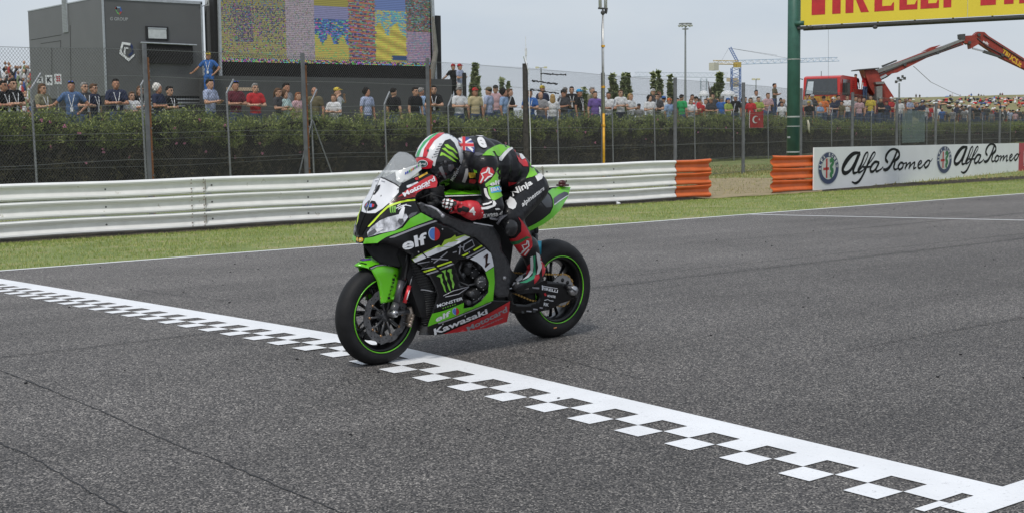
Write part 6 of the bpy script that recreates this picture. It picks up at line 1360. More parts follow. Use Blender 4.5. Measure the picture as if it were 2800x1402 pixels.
b = MB(); b.cyl(P2(Z4, 560, 690, .24), P2(Z4, 540, 740, .14), .009, .012, 8); b.box(P2(Z4, 600, 745, .2), (.1, .02, .015)); B(b, 'foot_peg', MALU); b = MB(); b.prism([P2(Z4, x, y, .165) for x, y in ((480, 560), (560, 640), (680, 700), (700, 780), (560, 800), (470, 700))], (0, .012, 0)); B(b, 'heel_guard', MMAT, smooth=False)
# ---- tail unit
STL = Surf(Z(Z2, [(1975, 655, .0), (1850, 648, .0), (1760, 665, .02), (1700, 710, .07), (1490, 1170, .13), (1640, 1060, .125), (1760, 900, .10), (1940, 770, .03), (1950, 735, .028), (1800, 850, .09), (1580, 800, .13), (1450, 980, .15), (1720, 800, .10)]))
tl = panel(STL, Z(Z2, [(1975, 655), (1900, 648), (1850, 646), (1760, 665), (1690, 712), (1620, 780), (1500, 850), (1400, 950), (1330, 1060), (1400, 1130), (1475, 1140), (1490, 1172), (1640, 1102), (1760, 1020), (1850, 930), (1940, 780), (1955, 735)]), 'tail_unit', MBLK, thick=.006)
for pl, m in (([(1975, 655), (1900, 650), (1830, 655), (1760, 675), (1705, 712), (1740, 745), (1765, 800), (1768, 890), (1735, 960), (1650, 1030), (1560, 1085), (1472, 1128), (1490, 1170), (1640, 1100), (1760, 1018), (1850, 928), (1938, 782), (1952, 735)], MGRN), ([(1772, 790), (1830, 745), (1900, 712), (1942, 722), (1945, 745), (1860, 810), (1775, 862)], M('tail_grey', (.05, .05, .07), .35, coat=.4))): D(Z2, pl, m, 'green_panel' if m is MGRN else 'tail_number_field', .003 if m is MGRN else .005, True, STL, tl[0])
D(Z2, [(1775, 855), (1860, 800), (1945, 745), (1945, 753), (1860, 812), (1778, 868)], MWP, 'stripe', .007, True, STL, tl[0])
D(Z2, [(1620, 800), (1700, 730), (1735, 770), (1755, 830), (1750, 890), (1690, 895), (1640, 840)], M('tail_charcoal', (.05, .052, .06), .4, coat=.3), 'tail_number_field', .003, True, STL, tl[0])
b = MB(); b.box(P2(Z2, 1885, 632, 0), (.07, .05, .012)); b.sph(P2(Z2, 1880, 608, 0), (.03, .022, .022), 10, 6); b.tube([P2(Z2, 1880, 610, 0), P2(Z2, 1930, 590, 0), P2(Z2, 1925, 575, 0)], .004, 5); B(b, 'rain_light', M('dark_red_lens', (.06, .01, .01), .3))
b = MB(); b.sph((-1.12, 0, .96), (.24, .13, .05), 16, 8); B(b, 'seat', M('seat_foam', (.015, .015, .016), .9))
# ---- clip-ons, levers, cockpit
b = MB(); gl = P2(Z2, 330, 760, .13); g2 = P2(Z2, 520, 900, .29); gd = (g2-gl)
b.tube([gl, gl+gd*.45], .014, 10); b.box(gl+gd*.1, (.05, .05, .06)); b.box(P2(Z2, 270, 705, .14), (.035, .03, .04)); b.cyl(P2(Z2, 380, 800, .19), P2(Z2, 420, 850, .22), .02, .018, 10); b.box(P2(Z2, 350, 860, .2), (.05, .03, .03)); B(b, 'clip_on', MMAT)
b = MB(); b.tube([kn0-bar*.09, kn0+bar*.085], .0155, 12); B(b, 'grip', MMAT); b = MB(); b.tube([(kn0.x, -kn0.y+.09, kn0.z), (kn0.x-.03, -kn0.y-.085, kn0.z-.02)], .0155, 12); B(b, 'grip', MMAT)
b = MB(); b.tube([P2(Z2, 270, 870, .2), P2(Z2, 340, 885, .25), P2(Z2, 410, 920, .3), P2(Z2, 475, 985, .34)], [.006, .007, .007, .008], 8); b.sph(P2(Z2, 475, 992, .34), .012, 10, 7); B(b, 'lever_guard', MGRY)
b = MB(); b.tube([P2(Z2, 180, 800, .15), P2(Z2, 330, 740, .2), P2(Z2, 480, 775, .25)], .0045, 6); b.tube([P2(Z2, 240, 680, .12), P2(Z2, 300, 650, .1), P2(Z2, 380, 700, .08)], .007, 6); B(b, 'cable', MMAT)
b = MB(); b.box((-.36, 0, 1.0), (.12, .2, .1)); b.sph((-.35, 0, 1.05), (.07, .1, .03), 12, 6); B(b, 'dashboard', MMAT)
b = MB(); b.tube([SF.at(*Z3(165, 1072), 0), SF.at(*Z3(215, 1080), .002)], .003, 4); B(b, 'nose_edge', MWP)

# ================================================================ rider
rider = empty('rider', BO, label='rider in black and green racing leathers and striped helmet, crouched on the motorcycle', cat='person')
rider.name = 'person'; rider.matrix_world = BM
SUIT.materials.append(M('leather_black', (.010, .010, .012), .42, var=.35, scale=30, bump=.35, bscale=22, coat=.1)); body = link('body', SUIT, rider, False)
HELM.materials.append(M('helmet_black', (.012, .013, .014), .18, coat=.8)); helmet = link('helmet', HELM, rider, False)
GLOVE.materials.append(M('glove_leather', (.5, .02, .03), .55, var=.1, stain=((.6, .58, .58), 26, .62))); BOOT.materials.append(M('boot_black', (.018, .018, .02), .4, coat=.3))
glv = link('glove', GLOVE, rider, False); bt = link('boot', BOOT, rider, False)
def mirrored(me, name, par):
    m2 = me.copy(); co = np.empty(len(m2.vertices)*3, dtype=np.float32); m2.vertices.foreach_get('co', co); co = co.reshape(-1, 3); co[:, 1] *= -1; m2.vertices.foreach_set('co', co.ravel()); m2.flip_normals(); return link(name, m2, par, False)
mirrored(GLOVE, 'glove', rider); mirrored(BOOT, 'boot', rider)
PS_ = Proj(SUIT); PHm = Proj(HELM); PG_ = Proj(GLOVE); PB_ = Proj(BOOT)
def K(P, c, pts, m, name, par, lift=.003, step=6.): return panel(P, Z(c, pts), name, m, par, (), lift, 0, step, False)
SGRN = M('leather_green', (.17, .48, .03), .45, bump=.15, bscale=20); SWH = M('leather_white', (.66, .66, .66), .5, bump=.15, bscale=20); SRED = M('leather_red', (.50, .02, .03), .45, bump=.15, bscale=20); SGRY = M('leather_grey', (.07, .07, .085), .45, bump=.2, bscale=20); SBLU = M('flag_blue', (.04, .05, .2), .5)
# back: flag, hump, green and white bands
K(PS_, Z2, [(940, 285), (1000, 225), (1080, 175), (1150, 155), (1240, 175), (1290, 200), (1240, 215), (1180, 250), (1150, 290), (1105, 300), (1040, 285)], SGRN, 'green_panel', body)
K(PS_, Z2, [(1280, 190), (1300, 205), (1240, 250), (1200, 300), (1160, 350), (1105, 330), (1150, 290), (1200, 240), (1240, 205)], SWH, 'white_panel', body, .005)
K(PS_, Z2, [(1310, 210), (1370, 260), (1430, 300), (1470, 370), (1480, 415), (1420, 410), (1370, 360), (1340, 280)], SRED, 'red_panel', body)
K(PS_, Z2, [(1370, 270), (1400, 265), (1440, 320), (1400, 335), (1380, 310)], SWH, 'white_mark', body, .006)
K(PS_, Z2, [(1500, 355), (1560, 410), (1620, 470), (1590, 510), (1520, 540), (1455, 555), (1490, 470)], SGRN, 'green_panel', body)
K(PS_, Z2, [(1560, 530), (1620, 485), (1655, 520), (1640, 560), (1590, 590)], SWH, 'white_panel', body)
K(PS_, Z2, [(640, 130), (700, 70), (780, 75), (830, 130), (850, 190), (850, 255), (790, 235), (720, 225), (660, 210)], SBLU, 'flag_patch', body, .003)
for pl in ([(705, 72), (740, 72), (745, 228), (715, 226)], [(645, 145), (835, 150), (842, 185), (650, 178)]): K(PS_, Z2, [((x-740)*1.0+740+(8 if x > 740 else -8), y) for x, y in pl] if pl[0][0] > 700 else [(x, y+(6 if y > 160 else -8)) for x, y in pl], SWH, 'flag_patch', body, .0045)
for pl in ([(660, 95), (680, 80), (840, 220), (830, 245)], [(660, 195), (650, 180), (800, 90), (815, 105)]): K(PS_, Z2, pl, SWH, 'flag_patch', body, .004)
for pl in ([(705, 72), (740, 72), (745, 228), (715, 226)], [(645, 145), (835, 150), (842, 185), (650, 178)]): K(PS_, Z2, pl, SRED, 'flag_patch', body, .006)
K(PS_, Z2, [(780, 32), (880, 38), (960, 60), (930, 66), (850, 52), (790, 42)], SWH, 'white_mark', body, .004)
K(PS_, Z2, [(850, 285), (860, 250), (900, 250), (960, 265), (940, 280), (900, 290)], SGRY, 'grey_panel', body)
def ptext(P, s, c, q, m, par, bold=.03, lift=.006):
    V, fs = quad_text(s, [(p[0], p[1], 0) for p in Z(c, q)], bold); b = MB(); b.add([P.at(p[0], p[1], lift) for p in V], fs); return b.build('lettering', m, par, world=False, fix=False)
ptext(PS_, 'e', Z2, [(905, 195), (1000, 210), (960, 70), (862, 75)], SWH, body, .04)
# shoulder cup, sleeve
K(PS_, Z2, [(920, 480), (945, 430), (1000, 415), (1055, 430), (1080, 480), (1060, 530), (1010, 560), (960, 590), (930, 620), (900, 600)], SRED, 'shoulder_guard', body)
for st in ([(925, 605), (955, 540), (935, 500), (990, 480), (1010, 425)], [(1020, 430), (1020, 490), (1060, 515)], [(1050, 525), (1010, 540), (970, 585)]): K(PS_, Z2, stroke2d(st, 17, 1), SWH, 'star_mark', body, .005, 5)
K(PS_, Z2, [(1110, 420), (1145, 450), (1150, 560), (1110, 590), (1040, 630), (985, 655), (975, 620), (1040, 570), (1090, 500)], SGRN, 'green_panel', body)
ptext(PS_, 'elf', Z2, [(1035, 645), (1145, 625), (1140, 570), (1030, 595)], SWH, body)
K(PS_, Z2, [(1005, 655), (1150, 630), (1172, 660), (1172, 760), (1130, 790), (1080, 815), (1050, 800), (1020, 740)], SGRN, 'green_panel', body, .004)
K(PS_, Z2, [(1030, 668), (1165, 640), (1170, 710), (1045, 728)], M('patch_blue', (.06, .32, .6), .5), 'sponsor_patch', body, .006); ptext(PS_, 'EBAY', Z2, [(1045, 712), (1165, 695), (1160, 655), (1040, 670)], SWH, body, .02, .008)
K(PS_, Z2, [(965, 670), (990, 670), (1010, 740), (1045, 800), (1020, 800), (985, 760), (970, 720)], SWH, 'white_mark', body, .005)
K(PS_, Z2, [(870, 900), (960, 895), (1060, 870), (1070, 830), (1055, 815), (1085, 820), (1105, 850), (1090, 880), (1000, 915), (890, 922)], SWH, 'white_mark', body, .005)
ptext(PS_, 'Kawasaki', Z2, [(905, 1015), (1180, 985), (1170, 925), (900, 955)], SWH, body)
K(PS_, Z2, [(1170, 560), (1230, 470), (1340, 590), (1290, 620), (1200, 655), (1160, 640)], M('leather_black'), 'side_panel', body, .002); K(PS_, Z2, [(1245, 590), (1350, 600), (1290, 625), (1250, 640)], SRED, 'red_panel', body, .005)
K(PS_, Z2, [(780, 480), (865, 483), (870, 505), (868, 540), (790, 545), (778, 515)], M('patch_yellow', (.6, .4, .04), .5), 'sponsor_patch', body, .005); K(PS_, Z2, [(840, 445), (880, 460), (885, 490), (850, 480)], SGRN, 'green_panel', body, .004); K(PS_, Z2, [(785, 560), (860, 560), (870, 590), (850, 610), (780, 600)], SRED, 'red_panel', body, .004); K(PS_, Z2, [(700, 590), (720, 540), (745, 440), (775, 435), (775, 500), (755, 560), (735, 605)], M('collar_grey', (.3, .3, .3), .5), 'collar', body, .004)
for pl in ([(945, 860), (1010, 845), (1050, 825), (1058, 838), (1015, 860), (950, 876)], [(1088, 905), (1130, 900), (1150, 915), (1100, 922)]): K(PS_, Z2, pl, SWH, 'white_mark', body, .006)
# thigh: lettering, white knee band, knee slider, red lower leg
ptext(PS_, 'Ninja', Z2, [(1312, 800), (1540, 645), (1508, 570), (1275, 700)], SWH, body); ptext(PS_, 'alpinestars', Z2, [(1410, 910), (1665, 700), (1655, 640), (1395, 840)], SWH, body, .02)
K(PS_, Z2, [(1180, 750), (1250, 755), (1320, 800), (1345, 850), (1330, 900), (1300, 920), (1250, 900), (1230, 850), (1170, 800)], SWH, 'white_panel', body)
K(PS_, Z4, [(560, 50), (600, 90), (640, 150), (670, 210), (690, 250), (700, 330), (640, 430), (580, 425), (500, 360), (470, 290), (470, 265), (540, 250), (590, 190), (590, 110)], SRED, 'red_panel', body, .003)
K(PS_, Z4, [(475, 290), (560, 275), (640, 235), (680, 250), (640, 262), (570, 305), (490, 325)], M('leather_green_dark', (.02, .14, .05), .5), 'green_band', body, .006)
for st in ([(585, 410), (625, 370), (600, 320), (640, 310), (645, 275)], [(655, 280), (662, 330), (600, 385)], [(665, 360), (625, 415)]): K(PS_, Z4, stroke2d(st, 13, 1), SWH, 'star_mark', body, .006, 5)
p = P2(Z4, 490, 150, .31); b = MB(); b.sph(P2(Z4, 492, 155, .31), (.052, .03, .055), 18, 10); B(b, 'knee_slider', M('slider_black', (.02, .02, .022), .3, coat=.4), rider)
b = MB(); b.tube([PS_.at(*Z4(x, y), .012) for x, y in ((300, 120), (340, 80), (400, 50), (450, 30), (400, 70), (350, 120), (310, 125))], .008, 6); B(b, 'knee_brace', MGRY, rider)
# helmet
for pl, m, l_ in (([(150, 290), (165, 200), (230, 110), (330, 45), (420, 10), (520, 8), (600, 50), (650, 110), (665, 200), (690, 300), (715, 380), (690, 400), (560, 90), (500, 110), (450, 190), (400, 330), (380, 420), (280, 300), (160, 300)], M('helmet_white', (.72, .73, .74), .2, coat=.8), .002),
    ([(165, 295), (190, 230), (250, 130), (330, 60), (420, 14), (450, 12), (370, 60), (290, 130), (230, 210), (195, 300)], M('helmet_green', (.02, .35, .1), .2, coat=.8), .0035),
    ([(243, 300), (260, 210), (330, 100), (420, 30), (470, 12), (525, 12), (480, 35), (380, 110), (320, 200), (290, 300)], M('helmet_red', (.55, .015, .03), .2, coat=.8), .0035),
    ([(165, 320), (200, 305), (300, 312), (365, 350), (345, 430), (280, 440), (215, 435), (190, 400)], M('helmet_red'), .005)): K(PHm, Z2, pl, m, 'helmet_stripe', helmet, l_, 5.)
oval = lambda cx, cy, rx, ry: [(cx+rx*math.cos(t), cy+ry*math.sin(t)) for t in np.linspace(0, 6.283, 19)[:-1]]
K(PHm, Z2, oval(245, 378, 58, 42), MWP, 'badge', helmet, .0065, 5.); K(PHm, Z2, oval(245, 378, 50, 34), M('badge_teal', (.02, .08, .08), .3), 'badge', helmet, .008, 5.); ptext(PHm, 'Arai', Z2, [(205, 392), (285, 395), (283, 362), (207, 360)], MWP, helmet, .02, .010)
K(PHm, Z2, [(500, 110), (560, 92), (610, 140), (650, 230), (668, 330), (640, 370), (560, 350), (480, 345), (400, 400), (395, 350), (430, 270), (455, 180)], M('helmet_black'), 'claw_field', helmet, .004)
for cl_ in ([(490, 160), (530, 155), (560, 180), (600, 205), (645, 260), (625, 255), (590, 225), (540, 205), (515, 190)], [(460, 205), (500, 195), (540, 235), (580, 245), (610, 280), (655, 330), (620, 318), (580, 290), (545, 270), (505, 235)], [(440, 290), (455, 245), (490, 260), (530, 285), (560, 300), (600, 335), (632, 362), (590, 350), (550, 325), (520, 300), (480, 282)]): K(PHm, Z2, cl_, M('helmet_lime', (.3, .62, .05), .3), 'claw_mark', helmet, .006, 5.)
for k in range(6): K(PHm, Z2, [(350+k*16, 300-k*30), (438+k*6, 278-k*26), (436+k*6, 284-k*26), (352+k*16, 308-k*30)], M('helmet_black'), 'helmet_stripe', helmet, .0055, 5.)
K(PHm, Z2, [(300, 215), (315, 215), (312, 240), (292, 238)], M('helmet_black'), 'vent', helmet, .006)
K(PHm, Z2, [(330, 440), (380, 405), (470, 360), (560, 355), (640, 375), (650, 420), (610, 490), (540, 540), (470, 540), (400, 520), (350, 480)], mat('visor_dark', (.02, .022, .026), .08, coat=1.), 'visor', helmet, .007, 5.)
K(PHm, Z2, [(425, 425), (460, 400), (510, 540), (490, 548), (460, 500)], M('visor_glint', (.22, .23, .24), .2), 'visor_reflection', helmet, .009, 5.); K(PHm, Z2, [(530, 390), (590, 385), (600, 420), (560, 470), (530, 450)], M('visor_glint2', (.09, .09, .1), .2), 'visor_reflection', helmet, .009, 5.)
K(PHm, Z2, [(385, 415), (440, 385), (520, 345), (540, 355), (450, 405), (395, 432)], MMAT, 'visor_edge', helmet, .011, 5.); b = MB(); b.sph(PHm.at(*Z2(505, 365), .006), (.014, .008, .014), 12, 8); B(b, 'visor_pivot', MCF, helmet)
ptext(PHm, 'MONSTER', Z2, [(585, 580), (700, 400), (680, 385), (555, 560)], MWP, helmet, .03, .007)
for k in range(4): K(PHm, Z2, [(490+k*20, 590+k*4), (503+k*20, 590+k*4), (520+k*20, 640-k*4), (508+k*20, 645-k*4)], M('claw_green'), 'claw_mark', helmet, .007, 5.)
K(PHm, Z2, [(430, 620), (500, 650), (545, 665), (500, 690), (440, 660)], M('helmet_white'), 'chin_stripe', helmet, .004); K(PHm, Z2, [(418, 640), (440, 662), (495, 692), (470, 705), (425, 680)], M('helmet_red'), 'chin_stripe', helmet, .004)
K(PHm, Z2, [(655, 170), (700, 200), (728, 280), (715, 400), (690, 400), (665, 300), (650, 220)], M('helmet_white'), 'helmet_stripe', helmet, .004)
# glove: red cuff, white finger armour
c0 = wr.lerp(g0, -.3); b = MB(); b.tube([wr.lerp(g0, .08), wr.lerp(g0, .14), wr.lerp(g0, .32), wr.lerp(g0, .5)], [.055, .06, .057, .047], 16); o = B(b, 'cuff', SRED, glv)
ptext(Proj(o.data), '4', Z2, [(790, 975), (865, 985), (850, 890), (775, 890)], SWH, glv, .03, .004)
K(PG_, Z2, [(455, 800), (560, 775), (640, 790), (640, 850), (600, 930), (560, 970), (480, 950), (450, 900)], M('glove_black', (.02, .02, .02), .6), 'finger_panel', glv, .002, 5.)
for i in range(4):
    for j in range(3):
        x = 488+j*47+i*-6; y = 806+i*36+j*9; K(PG_, Z2, [(x-17, y-12), (x+15, y-14), (x+19, y+9), (x-12, y+13)], M('knuckle_white', (.7, .7, .7), .45), 'knuckle_pad', glv, .005, 5.)
K(PG_, Z2, [(655, 905), (690, 895), (705, 925), (675, 950), (650, 935)], M('glove_black'), 'scaphoid_pad', glv, .005, 5.)
# boot: white, green, red flashes
for pl, m in (([(680, 440), (705, 425), (712, 520), (705, 590), (660, 640), (600, 665), (650, 620), (685, 560)], SWH), ([(708, 430), (728, 420), (730, 520), (735, 600), (715, 650), (640, 688), (570, 690), (640, 662), (700, 620), (715, 560)], M('boot_green', (.02, .28, .13), .4, coat=.3)), ([(655, 520), (680, 500), (678, 570), (640, 620), (645, 570)], SRED), ([(735, 390), (765, 410), (790, 470), (790, 540), (765, 600), (740, 610), (755, 540)], SWH), ([(775, 430), (820, 480), (832, 530), (815, 600), (795, 630), (790, 540)], SRED), ([(720, 620), (765, 600), (770, 640), (740, 680), (715, 700)], SRED), ([(505, 725), (530, 670), (580, 620), (610, 622), (600, 660), (560, 680), (530, 700)], M('boot_grey', (.35, .36, .38), .4))): K(PB_, Z4, pl, m, 'boot_flash', bt, .003, 5.)

# ================================================================ spectators
SKIN = [M('skin_a', (.5, .28, .18), .6, var=.1), M('skin_b', (.42, .21, .13), .6, var=.1), M('skin_c', (.52, .3, .2), .6, var=.1)]
CC = {'black': (.014, .014, .016), 'navy': (.018, .025, .06), 'white': (.66, .67, .68), 'grey': (.27, .27, .28), 'dark': (.045, .045, .05), 'khaki': (.2, .19, .12), 'blue': (.03, .12, .38), 'plaid': (.07, .13, .26), 'sky': (.25, .36, .55), 'maroon': (.11, .012, .025), 'red': (.48, .02, .025), 'olive': (.13, .11, .06), 'purple': (.15, .09, .32), 'green': (.02, .33, .1), 'orange': (.62, .16, .04), 'yellow': (.55, .42, .05), 'pink': (.5, .32, .34), 'mint': (.45, .6, .58), 'lime': (.3, .38, .08), 'straw': (.5, .42, .24), 'brown': (.09, .045, .02), 'hblack': (.012, .01, .009), 'hgrey': (.22, .21, .2), 'hwhite': (.6, .58, .54), 'blond': (.4, .26, .1), 'ginger': (.22, .08, .03), 'cyan': (.03, .3, .6), 'bluewhite': (.35, .4, .55), 'skin': (.4, .22, .14), 'denim': (.05, .08, .16)}
def cm(n): return M('cloth_'+n, CC[n], .85, var=.3 if n in ('plaid', 'bluewhite', 'dark', 'khaki') else .12, scale=22 if n in ('plaid', 'bluewhite') else 9, bump=.3, bscale=12)
def omat(o, m): o.material_slots[0].link = 'OBJECT'; o.material_slots[0].material = m
PLINE = lambda u: F2(u)+3.2
def place(x, y, row):
    """where the top of a head seen at (x, y) stands, on the row-th line behind the hedge"""
    d = ray(x, y); lo, hi = 5., 300.
    for _ in range(45):
        t = (lo+hi)/2; p = CAM+d*t
        if p.y < PLINE(p.x)+row*.9: lo = t
        else: hi = t
    return CAM+d*lo
NP = [0]
def person(x, y, label, shirt='white', pose='down', hair='short', hc='hblack', cap=None, hat=None, glasses=0, lan=0, face=0., row=0, group='spectators along the hedge', trousers='denim', ztop=None, pos=None, parent=None, back=0, s=None):
    if pose == 'down' and not back and pos is None: pose = ('down', 'cross', 'hold', 'down', 'cross', 'down')[NP[0] % 6]
    face += rnd.uniform(-14, 14)
    p = pos or place(x, y, row); zg_ = zter(p.x, p.y) if pos is None or s is None else p.z-1.775*s
    H = p.z-zg_; sc_ = s or max(.62, min(1.16, H/1.775)); zf_ = p.z-1.775*sc_
    if s is None and abs(H/1.775-sc_) < .001: zf_ = zg_
    if s is None and abs(zf_-zg_) > .05: PLAT.append((p.x, p.y, zg_, zf_))
    yaw_ = math.atan2(-p.y, -p.x)+math.radians(face)+(math.pi if back else 0)
    r = empty('person', (p.x, p.y, zf_), Matrix.Rotation(yaw_, 3, 'Z') @ Matrix.Scale(sc_, 3), label=label, cat='person', group=group)
    r.matrix_world = Matrix.Translation((p.x, p.y, zf_)) @ Matrix.Rotation(yaw_, 4, 'Z') @ Matrix.Scale(sc_, 4)
    def ch(n, me, m, par=r):
        o = bpy.data.objects.new(n, me); COL.objects.link(o); o.parent = par
        if m: omat(o, m)
        return o
    NP[0] += 1; sk = SKIN[NP[0] % 3]
    bo = ch('body', PB[pose], sk)
    if shirt != 'skin': ch('shirt', PS[pose], cm(shirt))
    ch('trousers', PT, cm(trousers))
    if hair and not hat: ch('hair', PH[hair], cm(hc))
    if hair and hat: ch('hair', PH['bald'], cm(hc))
    if cap: ch('cap', PC, cm(cap))
    if hat: ch('sun_hat', PW, cm(hat))
    if glasses == 1: ch('sunglasses', PG, M('lens_black', (.01, .01, .012), .15))
    if glasses == 2: ch('sunglasses', PGT, M('lens_blue', (.03, .1, .6), .15))
    if lan: ch('lanyard', PL, None)
    return r
PLAT = []
